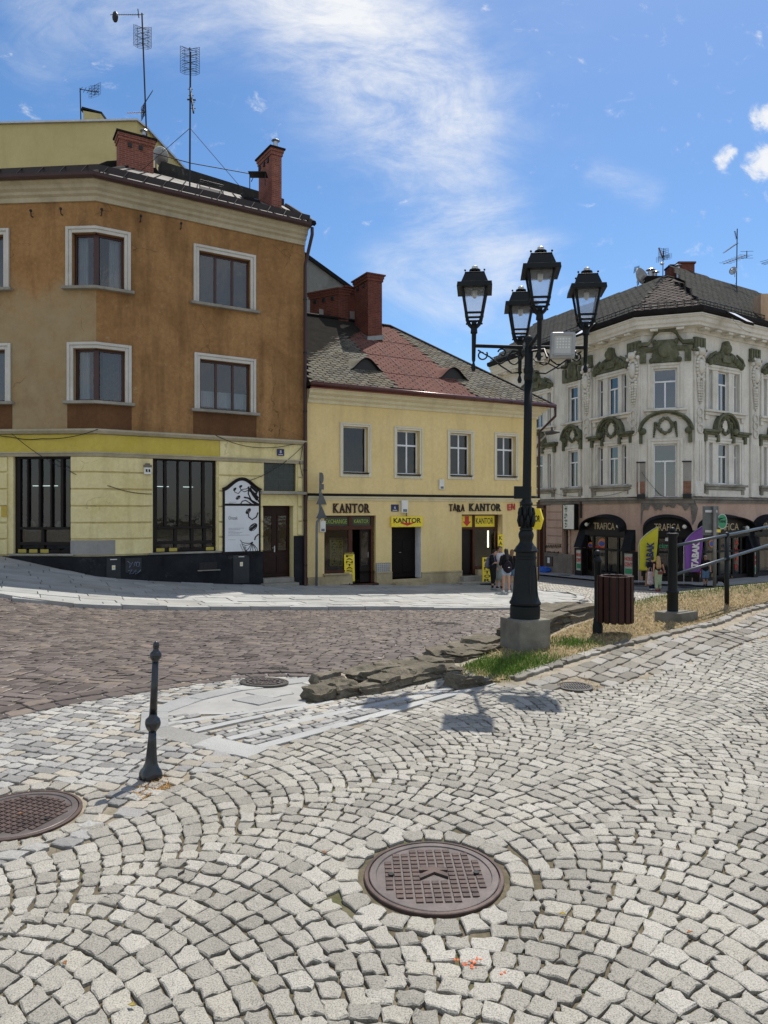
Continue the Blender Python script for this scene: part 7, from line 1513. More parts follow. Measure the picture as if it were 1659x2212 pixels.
# arms, scrolls, lanterns
zarm = zy(556); Rarm = .665
arm_angles = [R(180+4), R(-4), R(-92), R(88)]
for i, a in enumerate(arm_angles):
    ex, ey = math.cos(a), math.sin(a); P_ = lambda r_, z_: (r_*ex, r_*ey, z_); q = MB(); q.tube([P_(.08, zarm), P_(Rarm, zarm)], .022, 8); q.lathe([(.018, zarm-.30), (.03, zarm-.26), (.012, zarm-.20), (.022, zarm-.17), (.028, zarm+.14), (.036, zarm+.16), (.036, zarm+.2)], 12, (Rarm*ex, Rarm*ey, 0)); ar = q.build('arm', M_lamp, LP, auto=40, local=True)
    if i in (0, 1):
        def spiral(cx_, cz_, r0_, t0_, t1_, s=1): return [P_(cx_+r0_*(1-.62*k/18)*math.cos(t0_+(t1_-t0_)*k/18), cz_+r0_*(1-.62*k/18)*math.sin(t0_+(t1_-t0_)*k/18)) for k in range(19)]
        for k, pts in enumerate((spiral(Rarm-.10, zarm-.105, .068, 2.6, 8.6), spiral(.17, zarm-.14, .10, 2.4, -4.6), spiral(.32, zarm-.075, .055, .2, 5.6), [P_(Rarm-.05, zarm-.05), P_(Rarm-.2, zarm-.13), P_(Rarm-.33, zarm-.23), P_(.2, zarm-.31), P_(.08, zarm-.30)], [P_(Rarm-.3, zarm-.20), P_(.33, zarm-.20), P_(.27, zarm-.16), P_(.24, zarm-.10), P_(.20, zarm-.045), P_(.10, zarm-.06), P_(.08, zarm-.12)])):
            s_ = MB(); s_.tube(pts, .0095, 7); o = s_.build('scroll', M_lamp, ar, smooth=True, local=True)
def lantern(a):
    ex, ey = math.cos(a)*Rarm, math.sin(a)*Rarm; z0 = zarm+.20; ro = Matrix.Rotation(-rotL*0+R(-8), 3, 'Z')
    def ob(m, w0, z0_, w1, z1_, t=None):
        p = [ro @ Vector((sx_*w0, sy_*w0, 0))+Vector((ex, ey, z0_)) for sx_, sy_ in ((-1, -1), (1, -1), (1, 1), (-1, 1))]+[ro @ Vector((sx_*w1, sy_*w1, 0))+Vector((ex, ey, z1_)) for sx_, sy_ in ((-1, -1), (1, -1), (1, 1), (-1, 1))]; m.hexa(p)
    W0, W1, HB = .083, .142, .36; zb_ = z0+.115; zt_ = zb_+HB; q = MB()
    q.lathe([(.03, z0-.06), (.042, z0-.05), (.038, z0+.0), (.05, z0+.03), (.03, z0+.05), (.032, z0+.09), (.02, z0+.1)], 14, (ex, ey, 0))
    for sx_ in (-1, 1):
        for sy_ in (-1, 1):
            c = lambda w_, z_: ro @ Vector((sx_*w_, sy_*w_, 0))+Vector((ex, ey, z_)); q.tube([c(.03, z0+.02), c(.062, z0+.06), c(W0, zb_+.0), c(W1, zt_)], [.015, .015, .016, .016], 6); q.ball(c(W0+.006, zb_-.03), .013, 7, 5)
    for (w_, z_) in ((W0, zb_), (W0+.016, zb_+.052), (W1, zt_-.005)):
        for k in range(4):
            cs_ = [(-1, -1), (1, -1), (1, 1), (-1, 1)]; c = lambda k_: ro @ Vector((cs_[k_ % 4][0]*w_, cs_[k_ % 4][1]*w_, 0))+Vector((ex, ey, z_)); q.tube([c(k), c(k+1)], .013, 6)
    # spandrels that round the panes
    for k in range(4):
        rk = Matrix.Rotation(k*math.pi/2, 3, 'Z'); wz = lambda z_: W0+(W1-W0)*(z_-zb_)/HB; za, zc2 = zb_+.052, zt_; n = 14
        def pt(s, z_): w_ = wz(z_); return ro @ (rk @ Vector((s*w_, -w_-.002, 0)))+Vector((ex, ey, z_))
        for cs, ce, zq, zr in ((-1, 1, za, za+.085), (1, -1, za, za+.085), (-1, 1, zc2, zc2-.045), (1, -1, zc2, zc2-.045)):
            rad = .34; vs = [pt(cs, zq)]
            for j in range(7): t = j/6*math.pi/2; vs.append(pt(cs*(1-rad*(1-math.sin(t)))*.99, zq+(zr-zq)*(1-math.cos(t))) if False else pt(cs*(1-rad+rad*math.cos(t)) if True else 0, zq+(zr-zq)*(1-math.sin(t))) )
            q.add(vs, [tuple(range(len(vs)))])
    L_ = q.build('lantern', M_lamp, LP, local=True)
    q = MB()
    for k in range(4):
        rk = Matrix.Rotation(k*math.pi/2, 3, 'Z'); f_ = lambda s, w_, z_: ro @ (rk @ Vector((s*w_, -w_+.006, 0)))+Vector((ex, ey, z_)); quad3(q, f_(-1, W0, zb_), f_(1, W0, zb_), f_(1, W1, zt_), f_(-1, W1, zt_))
    q.build('pane', M_lglass, L_, local=True)
    q = MB(); ob(q, .205, zt_-.025, .198, zt_+.03); ob(q, .16, zt_+.031, .115, zt_+.155); ob(q, .118, zt_+.156, .112, zt_+.17)
    for sx_ in (-1, 1):
        for sy_ in (-1, 1): q.ball(ro @ Vector((sx_*.112, sy_*.112, 0))+Vector((ex, ey, zt_+.185)), .013, 7, 5)
    q.lathe([(.06, zt_+.17), (.06, zt_+.19), (.045, zt_+.195), (.045, zt_+.20), (.068, zt_+.205), (.066, zt_+.225), (.04, zt_+.235)], 16, (ex, ey, 0)); q.build('roof', M_lamp, L_, local=True, bevel=.004)
    q = MB(); q.lathe([(.038, zt_+.235), (.036, zt_+.262), (.028, zt_+.27)], 14, (ex, ey, 0)); q.build('light_sensor', pm('pale_sensor', (.5, .52, .5), .3), L_, local=True)
    q = MB(); ob(q, .17, zt_-.02, .15, zt_-.006); q.build('reflector', M_wht, L_, local=True)
    q = MB(); q.lathe([(.018, zt_-.11), (.03, zt_-.08), (.03, zt_-.03), (.02, zt_-.022)], 12, (ex, ey, 0)); q.build('bulb', M_wht, L_, local=True, smooth=True)
for a in arm_angles: lantern(a)
# floodlight
M_flood = pm('flood_grey', (.34, .35, .36), .4, .2, .5, .08, 6, .03)
fx_, fz_ = rr(142), zy(572); q = MB(); a_ = Vector((.99, -.12, 0)); n_ = Vector((-.12, -.99, -.12)); u_ = Vector((0, -.12, .99)); c_ = Vector((fx_-.0, -.28, fz_)); B_ = lambda m, w0, w1, h0, h1, d0, d1: m.hexa([c_+a_*x+u_*z+n_*d for z in (h0, h1) for x, d in ((w0, d1), (w1, d1), (w1, d0), (w0, d0))])
B_(q, -.142, .142, -.15, .155, -.09, 0); fl_ = q.build('floodlight', M_flood, LP, bevel=.025, local=True)
q = MB(); B_(q, -.125, -.10, -.10, .14, .001, .02); B_(q, .10, .125, -.10, .14, .001, .02); B_(q, -.10, .10, .115, .14, .001, .02); B_(q, -.10, .10, -.115, -.09, .001, .02); q.build('bezel', M_flood, fl_, local=True)
q = MB(); B_(q, -.10, .10, -.09, .115, -.03, .003); q.build('lens', pm('led_lens', (.55, .56, .56), .2), fl_, local=True)
q = MB()
for i in range(5):
    for j in range(4): B_(q, -.075+.033*i, -.055+.033*i, -.03+.032*j, -.012+.032*j, .0035, .008)
q.build('led_array', pm('led_dot', (.75, .76, .74), .2), fl_, local=True)['kind'] = 'stuff'
q = MB(); q.tube([c_+a_*-.17+u_*-.13+n_*-.05, c_+a_*-.19+u_*-.02+n_*-.2, (0, -.05, fz_-.02)], .016, 6); q.tube([c_+a_*.17+u_*-.13+n_*-.05, c_+a_*.17+u_*-.03+n_*-.25, c_+a_*-.1+n_*-.27], .016, 6); q.build('yoke', M_lamp, fl_, local=True)
q = MB(); q.tube([c_+a_*.06+u_*-.16, c_+a_*.06+u_*-.24+n_*-.02, c_+a_*-.05+u_*-.26, c_+a_*-.16+u_*-.20, c_+a_*-.30+u_*-.18, (.04, -.04, fz_-.1)], .008, 6); q.tube([c_+a_*.08+u_*-.158, c_+a_*.08+u_*-.20], .02, 6); q.build('cable', M_cable, fl_, smooth=True, local=True)
# ---- bollard
pb = hit((325, 1684)); kB = .5*pb.y/F; BO = thing('bollard', 'slender black cast iron bollard with two ball rings at the left of the square', 'bollard', pb); BO.rotation_euler = (0, R(2.4), 0)
zb = lambda y: (775-y)*kB*1.0
lob = lambda a, z: 1+.13*math.cos(4*a+.4)*max(0, 1-z/.16) + (.05*math.cos(8*a) if z > .12 else 0)
q = MB(); q.lathe([(46*kB, 0), (47*kB, zb(748)), (43*kB, zb(735)), (33*kB, zb(722)), (26*kB, zb(700)), (22*kB, zb(665)), (18*kB, zb(610)), (15.5*kB, zb(565))], 48, mod=lob); q.build('base', M_bollard, BO, smooth=True, local=True)
q = MB(); q.lathe([(16*kB, zb(566)), (21*kB, zb(558)), (26*kB, zb(552)), (32*kB, zb(538)), (33*kB, zb(528)), (30*kB, zb(515)), (22*kB, zb(507)), (17*kB, zb(500)), (16.5*kB, zb(490))], 32, mod=lambda a, z: 1+.05*math.cos(8*a)); q.build('middle_ring', M_bollard, BO, smooth=True, local=True)
q = MB(); q.lathe([(16.5*kB, zb(490)), (15*kB, zb(400)), (13*kB, zb(265))], 48, mod=lambda a, z: 1-.13*max(0, math.cos(a*4))**2); q.build('shaft', M_bollard, BO, smooth=True, local=True)
q = MB(); q.lathe([(14*kB, zb(264)), (17*kB, zb(258)), (22*kB, zb(250)), (25*kB, zb(240)), (24*kB, zb(230)), (18*kB, zb(222)), (13*kB, zb(218)), (11*kB, zb(208)), (13*kB, zb(205)), (13*kB, zb(200)), (14*kB, zb(193)), (11*kB, zb(184)), (5*kB, zb(178)), (1*kB, zb(176))], 28); q.build('finial', M_bollard, BO, auto=40, local=True)
# ---- manhole covers
def cover(P, r, label, name='manhole_cover', grid=.042, letter=None, rot=0, mat=M_iron, rings=False, dz=.010):
    z = gz(P.x, P.y)+dz; e = .1; nx = -(gz(P.x+e, P.y)-gz(P.x-e, P.y))/(2*e); ny = -(gz(P.x, P.y+e)-gz(P.x, P.y-e))/(2*e); t = thing(name, label, 'manhole cover', (P.x, P.y, z)); t.rotation_mode = 'QUATERNION'; t.rotation_quaternion = Vector((0, 0, 1)).rotation_difference(Vector((nx, ny, 1)).normalized())
    q = MB(); n = 64; prof = [(r*1.01, -.06), (r*1.01, -.002), (r*1.0, .001), (r*.955, .002), (r*.95, -.003), (r*.945, -.01), (.001, -.01)]; q.lathe(prof, n); q.build('rim', mat, t, auto=30, local=True)
    q = MB(); q.lathe([(r*.935, -.02), (r*.935, .000), (r*.925, .002), (r*.84, .002), (r*.83, -.004), (.001, -.004)], n); lid = q.build('lid', M_ironlight if mat is M_iron else mat, t, auto=30, local=True)
    q = MB(); ca_, sa_ = math.cos(rot), math.sin(rot); k = int(r/grid)+1
    if rings:
        for rr_ in (.72, .5, .3): q.lathe([(r*rr_, -.003), (r*rr_, .004), (r*(rr_-.1), .004), (r*(rr_-.1), -.003)], 40)
        for i in range(12): a = i*math.pi/6; q.tube([(r*.2*math.cos(a), r*.2*math.sin(a), .002), (r*.78*math.cos(a), r*.78*math.sin(a), .002)], .008, 4)
    else:
        for i in range(-k, k+1):
            for j in range(-k, k+1):
                x, y = i*grid, j*grid*.86
                if math.hypot(x, y) < r*.82-grid*.35 and not (letter and abs(x) < .075 and abs(y) < .055):
                    w_, h_ = grid*.40, grid*.34; pts = [(x-w_, y-h_), (x+w_, y-h_), (x+w_, y+h_), (x-w_, y+h_)]; P8 = [(ca_*a-sa_*b, sa_*a+ca_*b, z_) for z_, s in ((-.006, 1), (.002, .9)) for a, b in [(x+(u-x)*s, y+(v-y)*s) for u, v in pts]]; q.hexa(P8)
    pt_ = q.build('tread_pattern', mat if not rings else M_ironlight, lid, local=True); pt_['kind'] = 'stuff'
    if letter: q = MB(); text_into(q, letter, (0, 0, -.002), (ca_*-1, sa_*-1, 0) if False else (0, -1, 0), (1, 0, 0), (0, 0, 1), .095, .13, .010, .05); q.build('letter', M_iron, lid, uv=False, local=True)
    q = MB()
    for s in (-1, 1): q.lathe([(.014, -.001), (.014, .0075), (.001, .0076)], 10, (s*r*.62*ca_, s*r*.62*sa_, 0))
    if not rings: q.build('lifting_hole', M_black_letter, lid, local=True)
    return t
cover(mh[0][0], .322, 'large rusty cast iron cover marked K among the granite setts in front', letter='K', rot=R(2)); cover(mh[1][0], .322, 'rusty grid cover cut by the left picture edge near the bollard', rot=R(-20))
cover(ap_mh[0], .25, 'round dark iron cover at the tip of the pale apron slabs', mat=pm('dark_cast_iron', (.075, .07, .065), .5, .4), rings=True, dz=.027)
rc = hit((740, 1402)); cover(hit((602, 1447)), .12, 'small round iron valve cap among the dark street setts', name='valve_cover', mat=MATS['dark_cast_iron'], rings=True, dz=.022)
cover(hit((950+10, 1349)), .36, 'worn iron cover far out in the dark street near the pavement', mat=MATS['dark_cast_iron'], rings=True, dz=.026)
cover(hit(cs(190, 592)), .4, 'flat iron cover in the lane pavement near the blue bag', mat=MATS['dark_cast_iron'], rings=True, dz=.15)
DP = drain[0]; zd_ = gz(DP.x, DP.y)+.006; DR = thing('drain_grate', 'round slotted iron drain grate in the side path beside the granite setts', 'drain grate', (DP.x, DP.y, zd_)); q = MB(); q.lathe([(.175, -.05), (.175, .004), (.145, .006), (.14, -.02), (.02, -.021)], 40, DR.location); q.build('rim', MATS['dark_cast_iron'], DR, auto=30)
q = MB()
for i in range(-5, 6): x = i*.025; h = math.sqrt(max(0, .14**2-x*x)); q.box((DP.x+x-.007, DP.y-h, zd_-.01), (DP.x+x+.007, DP.y+h, zd_+.003))
q.box((DP.x-.14, DP.y-.012, zd_-.009), (DP.x+.14, DP.y+.012, zd_+.004)); q.build('bars', MATS['dark_cast_iron'], DR)['kind'] = 'stuff'
# ---- litter bin on its post
pn = hit((1291, 1369)); kb = pn.y/F; BI = thing('litter_bin', 'brown slatted litter bin on a dark post at the grass edge', 'litter bin', pn); q = MB(); z_ = lambda y: (1369-y)*kb
q.lathe([(.062, -.05), (.065, z_(1352)), (.055, z_(1347)), (.052, z_(1338)), (.042, z_(1334)), (.042, z_(1216)), (.052, z_(1214)), (.052, z_(1209)), (.042, z_(1206)), (.03, z_(1203)), (.028, z_(1201))], 20); q.ball((0, 0, z_(1195)), .043, 14, 10); q.build('post', M_lamp, BI, auto=40, local=True)
cx_ = 30*kb; cyy = -.14; rb = .21; z0, z1 = z_(1340), z_(1241); M_slat = pm('brown_bin_slat', (.034, .012, .008), .55, 0, .2, .25, 5, .08)
for i in range(15):
    a = 2*math.pi*(i+.3)/15; e = Vector((math.cos(a), math.sin(a), 0)); s = Vector((-e.y, e.x, 0)); c_ = Vector((cx_, cyy, 0))+e*rb; q = MB(); w_ = .031; q.hexa([c_+s*x+e*y+ZU*z for z in (z0, z1) for x, y in ((-w_, .012), (w_, .012), (w_, -.012), (-w_, -.012))]); q.build('slat', M_slat, BI, bevel=.006, local=True)
q = MB(); q.lathe([(rb-.014, z0+.01), (rb-.014, z1-.02), (rb-.03, z1-.02), (rb-.03, z0+.03), (.01, z0+.03), (.01, z0+.01)], 32, (cx_, cyy, 0)); q.build('liner', M_black_iron, BI, auto=40, local=True)
q = MB(); q.lathe([(rb-.012, z1-.018), (rb-.012, z1-.004), (rb-.055, z1-.004), (rb-.055, z1-.018)], 32, (cx_, cyy, 0)); q.build('rim', M_slat, BI, auto=40, local=True)
# ---- railing
kr = 9.4/F; pr = at((1453, 1325), 9.4); zg = gz(pr.x, pr.y); RB = thing('concrete_footing', 'flat pale concrete footing under the thick railing post', 'concrete footing', (pr.x, pr.y, zg))
q = MB(); ztop = EYE+(CY-1320)*kr; bs = [(-.26, -.02), (.02, -.25), (.34, -.02), (.08, .24)]; q.prism([(x*1.0, y, -.2) for x, y in bs], (0, 0, ztop-zg+.2)); q.build('slab', M_conc, RB, bevel=.015, local=True)
RA = thing('railing', 'dark iron railing with two sloping pipe rails beside the grass bank', 'railing', (pr.x, pr.y, ztop)); q = MB(); z_ = lambda y: (1320-y)*kr; r_ = lambda x: x*kr
q.lathe([(r_(11.5), 0), (r_(11.5), z_(1283)), (r_(13), z_(1281)), (r_(13), z_(1277)), (r_(10), z_(1274)), (r_(9.3), z_(1160)), (r_(11.5), z_(1157)), (r_(12.5), z_(1155)), (r_(12.5), z_(1152)), (r_(6), z_(1150)), (r_(4), z_(1148))], 24); q.ball((0, 0, z_(1145)), r_(6.3), 14, 10); q.build('newel_post', M_lamp, RA, auto=40, local=True)
p2_ = at((1570, 1312), 10.25); o2 = p2_-RA.location; zt2 = EYE+(CY-1153)/F*10.25-ztop; g2z = gz(p2_.x, p2_.y)-ztop
q = MB(); q.tube([(o2.x, o2.y, g2z-.2), (o2.x, o2.y, zt2-.01)], .033, 10); q.ball((o2.x, o2.y, zt2-.01), .038, 10, 8); zr2 = EYE+(CY-1207)/F*10.25-ztop; q.lathe([(.036, zr2-.03), (.05, zr2-.01), (.05, zr2+.01), (.036, zr2+.03)], 12, (o2.x, o2.y, 0)); q.build('post', M_lamp, RA, smooth=True, local=True)
d_ = Vector((o2.x, o2.y, 0)); 
for (y0, y1) in ((1180, 1156), (1243, 1206)):
    a = Vector((0, 0, z_(y0))); b = Vector((o2.x, o2.y, EYE+(CY-y1)/F*10.25-ztop)); q = MB(); q.tube([a, b, a+(b-a)*2.6], .021, 10); q.build('rail', pm('grey_rail_paint', (.055, .07, .085), .35, .2), RA, smooth=True, local=True)
e3 = d_*2.1; zz3 = gz(pr.x+e3.x, pr.y+e3.y)-ztop; q = MB(); q.tube([(e3.x, e3.y, zz3-.2), (e3.x, e3.y, zz3+1.0)], .033, 10); q.build('post', M_lamp, RA, smooth=True, local=True)
# ---- rubble wall
M_rock = NT('lichen_sandstone'); t = M_rock; t.set(.92, 0, .2); c = t.ramp(t.noise(3.2, 8, .7), [(.3, (.085, .075, .056)), (.55, (.16, .14, .105)), (.75, (.27, .245, .195))]); c = t.mix(t.ramp(t.noise(6, 8, .75), [(.5, 0), (.7, .7)]), c, (.06, .062, .034)); c = t.mix(t.ramp(t.noise(13, 6, .7), [(.62, 0), (.7, .6)]), c, (.33, .33, .29)); t.base(c); t.bump(t.noise(26, 8, .75), .9, .03); M_rock = t.mat
from mathutils import noise as mn
def rock(c, size, rotz, seed, parent, name='stone', flat=.55, tilt=(0, 0)):
    bm = bmesh.new(); bmesh.ops.create_cube(bm, size=1); bmesh.ops.bevel(bm, geom=bm.edges[:], offset=.045, segments=1, affect='EDGES'); bmesh.ops.subdivide_edges(bm, edges=bm.edges[:], cuts=5, use_grid_fill=True)
    sv_ = Vector((seed*3.7, seed*1.3, seed*2.1)); M_ = Matrix.Rotation(rotz, 3, 'Z') @ Matrix.Rotation(tilt[0], 3, 'X') @ Matrix.Rotation(tilt[1], 3, 'Y')
    for v in bm.verts:
        n1 = mn.noise_vector(v.co*1.5+sv_)*.13; n2 = mn.noise_vector(v.co*7+sv_)*.05; lay = round((v.co.z+n1.z)*3.2)/3.2-v.co.z-n1.z; p = v.co+n1+n2+Vector((v.co.x, v.co.y, 0))*(.10*math.sin(v.co.z*17+seed))+Vector((0, 0, lay*.5)); v.co = M_ @ Vector((p.x*size[0], p.y*size[1], p.z*size[2]))+Vector(c)
    me = bpy.data.meshes.new(name); bm.to_mesh(me); bm.free(); me.materials.append(M_rock); o = finish(name, me, parent, False, uv=False); return o
wp = hit((780, 1480)); RW = thing('rubble_wall', 'low rubble wall of mossy lichen covered stones edging the grass bank', 'stone wall', (wp.x, wp.y, wp.z))
random.seed(21); k = 0
def rk(px0, py0, px1, py1, hgt, dep, base=None, n=1, jit=.04, zoff=0):
    """stones between two ground points of the photo, hgt high and dep deep"""
    global k
    a, b = hit((px0, py0)), hit((px1, py1))
    for i in range(n):
        p = a.lerp(b, (i+.5)/n); d = (b-a); ang = math.atan2(d.y, d.x); L = d.length/n*1.06; k += 1
        hgt = hgt*(.72 if n == 1 else .85); nr = Vector((-d.y, d.x, 0)).normalized(); p = p+nr*(dep/2); p.z = gz(p.x, p.y)
        rock((p.x, p.y, p.z+hgt*.32+zoff), (L, dep, hgt*1.35), ang+random.uniform(-.05, .05), k, RW, tilt=(random.uniform(-.05, .05), random.uniform(-.05, .05)))
rk(688, 1520, 728, 1512, .15, .24); rk(726, 1513, 782, 1504, .18, .30); rk(696, 1500, 745, 1490, .24, .18)
rk(782, 1506, 830, 1498, .13, .25); rk(788, 1492, 862, 1474, .24, .32); rk(830, 1499, 862, 1490, .18, .22); rk(862, 1490, 898, 1480, .20, .26); rk(898, 1482, 960, 1466, .19, .30); rk(955, 1462, 1000, 1455, .10, .3)
rk(960, 1484, 1000, 1492, .17, .14); rk(1000, 1492, 1046, 1484, .13, .13); rk(1040, 1486, 1066, 1478, .06, .14)
for (a, b, c_, d_, h_, w_, n_) in ((830, 1470, 965, 1440, .17, .34, 3), (900, 1455, 985, 1430, .12, .4, 2), (965, 1432, 1090, 1392, .15, .42, 3), (1000, 1430, 1085, 1400, .10, .35, 2), (1055, 1405, 1090, 1390, .16, .4, 1)): rk(a, b, c_, d_, h_, w_, n=n_)
rk(1183, 1372, 1235, 1346, .26, .45); rk(1235, 1347, 1300, 1328, .24, .45); rk(1150, 1385, 1186, 1368, .2, .5); rk(1196, 1352, 1262, 1330, .30, .5); rk(1300, 1329, 1345, 1318, .16, .4)
# ---- grass bank
def blades(name, n, colr, hmin, hmax, area, dens=None, lean=.6, wd=.004, seed=1, clump=0, alt=None, seeds=()):
    r_ = np.random.default_rng(seed); lo, hi = area.min(0), area.max(0); pts = r_.uniform(lo, np.minimum(hi, [8.5, 14]), (n*4, 2)); 
    for (c_, s_, k_) in seeds: pts = np.concatenate([np.c_[r_.normal(c_.x, s_, k_), r_.normal(c_.y, s_*.8, k_)], pts])
    m = inpoly(pts, area)
    if dens is not None: m &= r_.uniform(0, 1, len(pts)) < dens(pts)
    pts = pts[m][:n]; pts = pts[(pts[:, 0] < 8.5)]; z = g(pts[:, 0], pts[:, 1]); N_ = len(pts); a = r_.uniform(0, 6.283, N_); h = r_.uniform(hmin, hmax, N_); ln = r_.uniform(.2 if lean < .9 else .72, 1, N_)*lean; b = r_.uniform(0, 6.283, N_)
    dx_, dy_ = np.cos(a)*wd, np.sin(a)*wd; ex_, ey_ = np.cos(b)*h*ln, np.sin(b)*h*ln; up = h*np.sqrt(np.clip(1-ln**2, .04, 1))
    V = np.stack([np.c_[pts[:, 0]-dx_, pts[:, 1]-dy_, z-.004], np.c_[pts[:, 0]+dx_, pts[:, 1]+dy_, z-.004], np.c_[pts[:, 0]+ex_*.5+dx_*.7, pts[:, 1]+ey_*.5+dy_*.7, z+up*.6], np.c_[pts[:, 0]+ex_*.5-dx_*.7, pts[:, 1]+ey_*.5-dy_*.7, z+up*.6], np.c_[pts[:, 0]+ex_, pts[:, 1]+ey_, z+up*.95]], 1).reshape(-1, 3)
    i = np.arange(N_)[:, None]*5; F_ = (i+np.array([[0, 1, 2, 3]])).tolist()+(i+np.array([[3, 2, 4]])).tolist()
    t = NT(name); t.set(.8, 0, .2); t.base(t.ramp(t.island(), [(0, colr[0]), (.5, colr[1]), (1, colr[2])])); t.b.inputs['Subsurface Weight'].default_value = 0
    return build_mesh_np(name, V, F_, t.mat, kind='stuff')
bank = np.vstack([path_in[1:], [[14, 12.2], [14, 15.2]], poly([(1659, 1260), (1560, 1270), (1461, 1281), (1400, 1292), (1359, 1303), (1305, 1330), (1240, 1352), (1190, 1376), (1082, 1402), (1020, 1432), (985, 1446), (1000, 1470), (1046, 1482), (1085, 1474)])])
soil = pm('bank_soil', (.20, .155, .095), .95, 0, .1, .4, 6, .6, 60)
gr_n = lambda p: np.array([mn.noise(Vector((x*1.1, y*1.1, 3.3))) for x, y in p])
cgrn = [hit(g3(450, 500)), hit(g3(640, 485)), hit(g3(820, 405)), hit(g3(540, 525))]
def d_green(p):
    d = np.clip(.35*gr_n(p)+.02, 0, .3)
    for i, c_ in enumerate(cgrn): d = np.maximum(d, np.exp(-((p[:, 0]-c_.x)**2+(p[:, 1]-c_.y)**2)/(.42 if i != 2 else .30)**2))
    s = sdist(p[:, 0], p[:, 1]); d = np.maximum(d, np.clip(1-np.abs(s+.1)/.75, 0, 1)*(p[:, 1] > 10.5)*1.0); return d
# soil sheet under the grass
sgx, sgy = np.meshgrid(np.linspace(0, 14, 180), np.linspace(6.5, 16, 130)); c_ = np.c_[sgx.ravel(), sgy.ravel()]; ins = inpoly(c_, bank).reshape(sgx.shape); zz_ = g(sgx, sgy)+.008; idx = np.arange(sgx.size).reshape(sgx.shape); cell = ins[:-1, :-1] & ins[1:, :-1] & ins[:-1, 1:] & ins[1:, 1:]
F_ = np.c_[idx[:-1, :-1][cell], idx[:-1, 1:][cell], idx[1:, 1:][cell], idx[1:, :-1][cell]]; build_mesh_np('grass_bank', np.c_[sgx.ravel(), sgy.ravel(), zz_.ravel()], F_, soil, True)
dry = [(.28, .21, .09), (.46, .35, .17), (.62, .50, .27)]; grn = [(.06, .13, .018), (.11, .21, .03), (.20, .27, .06)]
tag(blades('dry_grass', 60000, dry, .03, .095, bank, lambda p: np.clip(.95-d_green(p)*1.1, .02, 1)*np.clip(1.15-.025*p[:, 1]*2, .3, 1), .995, .0030, 2), 'dry straw coloured grass on the bank', 'grass')
tag(blades('green_grass', 24000, grn, .03, .075, bank, d_green, .85, .0036, 3, seeds=[(cgrn[0], .30, 2600), (cgrn[1], .30, 2600), (cgrn[3], .22, 1500), (cgrn[2], .22, 1700)]), 'fresh green grass patches on the bank', 'grass')
tag(blades('straw_litter', 2600, [(.30, .19, .08), (.45, .30, .13), (.36, .17, .07)], .02, .07, path_poly, lambda p: np.clip(.25+1.1*gr_n(p*2), 0, 1), .995, .003, 5), 'dry straw scattered over the side path', 'straw')
front = np.array([[-3.5, 1.5], [3.5, 1.5], [4.6, 8], [-4.5, 8]])
tag(blades('joint_weeds', 900, grn, .008, .028, front, lambda p: np.clip(1.6*gr_n(p*2.2)-.25, 0, 1), .8, .003, 8), 'tiny green weeds in the joints of the setts', 'weeds')
bw = np.array([hit(p)[:2] for p in ((300, 1690), (360, 1680), (375, 1700), (310, 1730), (280, 1725))])
tag(blades('straw_litter', 500, [(.36, .22, .08), (.5, .33, .13), (.4, .18, .06)], .015, .05, bw, None, .995, .003, 6), 'brown straw drift at the foot of the bollard', 'straw')
# fallen leaves
for (px, py, c_) in ((326, 1722, 0), (46, 1765, 0), (140, 2092, 0), (530, 1686, 1), (700, 1850, 0), (285, 2184, 1), (1215, 1985, 1), (1490, 2025, 0), (1285, 1620, 1)):
    p = hit((px, py)); a = random.uniform(0, 6); q = MB(); s = .016; e = Vector((math.cos(a), math.sin(a), 0)); n_ = Vector((-e.y, e.x, 0)); z = Vector((0, 0, .020)); p = Vector((p.x, p.y, p.z)); q.add([p+z-e*s, p+z+n_*s*.5+ZU*.008, p+z+e*s+ZU*.004, p+z-n_*s*.5+ZU*.006, p+z*.9-e*s, p+z*.9+n_*s*.5+ZU*.007, p+z*.9+e*s+ZU*.003, p+z*.9-n_*s*.5+ZU*.005], [(0, 1, 2, 3), (7, 6, 5, 4), (0, 4, 5, 1), (1, 5, 6, 2), (2, 6, 7, 3), (3, 7, 4, 0)])
    tag(q.build('fallen_leaf', pm('leaf_yellow', (.30, .23, .05), .8) if c_ else pm('leaf_orange', (.26, .11, .04), .8)), {326: 'orange dry leaf on the rim of the left iron cover', 46: 'orange leaf lying on the grid of the left iron cover', 140: 'orange leaf low at the left among granite setts', 530: 'yellow leaf on setts right of the bollard', 700: 'orange leaf left of the cover marked K', 285: 'yellow leaf at the bottom edge left of the middle', 1215: 'yellow leaf on setts right of the K cover', 1490: 'orange leaf far right among the front setts', 1285: 'yellow leaf on the sunlit setts below the drain'}[px], 'leaf', 'fallen leaves')
# orange paint mark on two setts
q = MB(); r_ = random.Random(4)
for (x, y, n, sp) in ((1018, 2086, 9, 9), (1036, 2078, 6, 7), (1002, 2090, 5, 7), (1024, 2096, 4, 6), (986, 2080, 4, 5), (1088, 2110, 3, 5)):
    for i in range(n):
        p = hit((x+r_.uniform(-sp, sp), y+r_.uniform(-sp, sp)*.45))+Vector((0, 0, .0125)); rr_ = r_.uniform(.002, .0065); n_ = 7; ring_ = [p+Vector((rr_*r_.uniform(.6, 1.3)*math.cos(k*6.283/n_), rr_*r_.uniform(.6, 1.2)*math.sin(k*6.283/n_), 0)) for k in range(n_)]; q.prism(ring_, (0, 0, .0012))
tag(q.build('paint_mark', pm('orange_spray', (.50, .11, .04), .8, 0, .2, .4, 60), None), kind='structure')
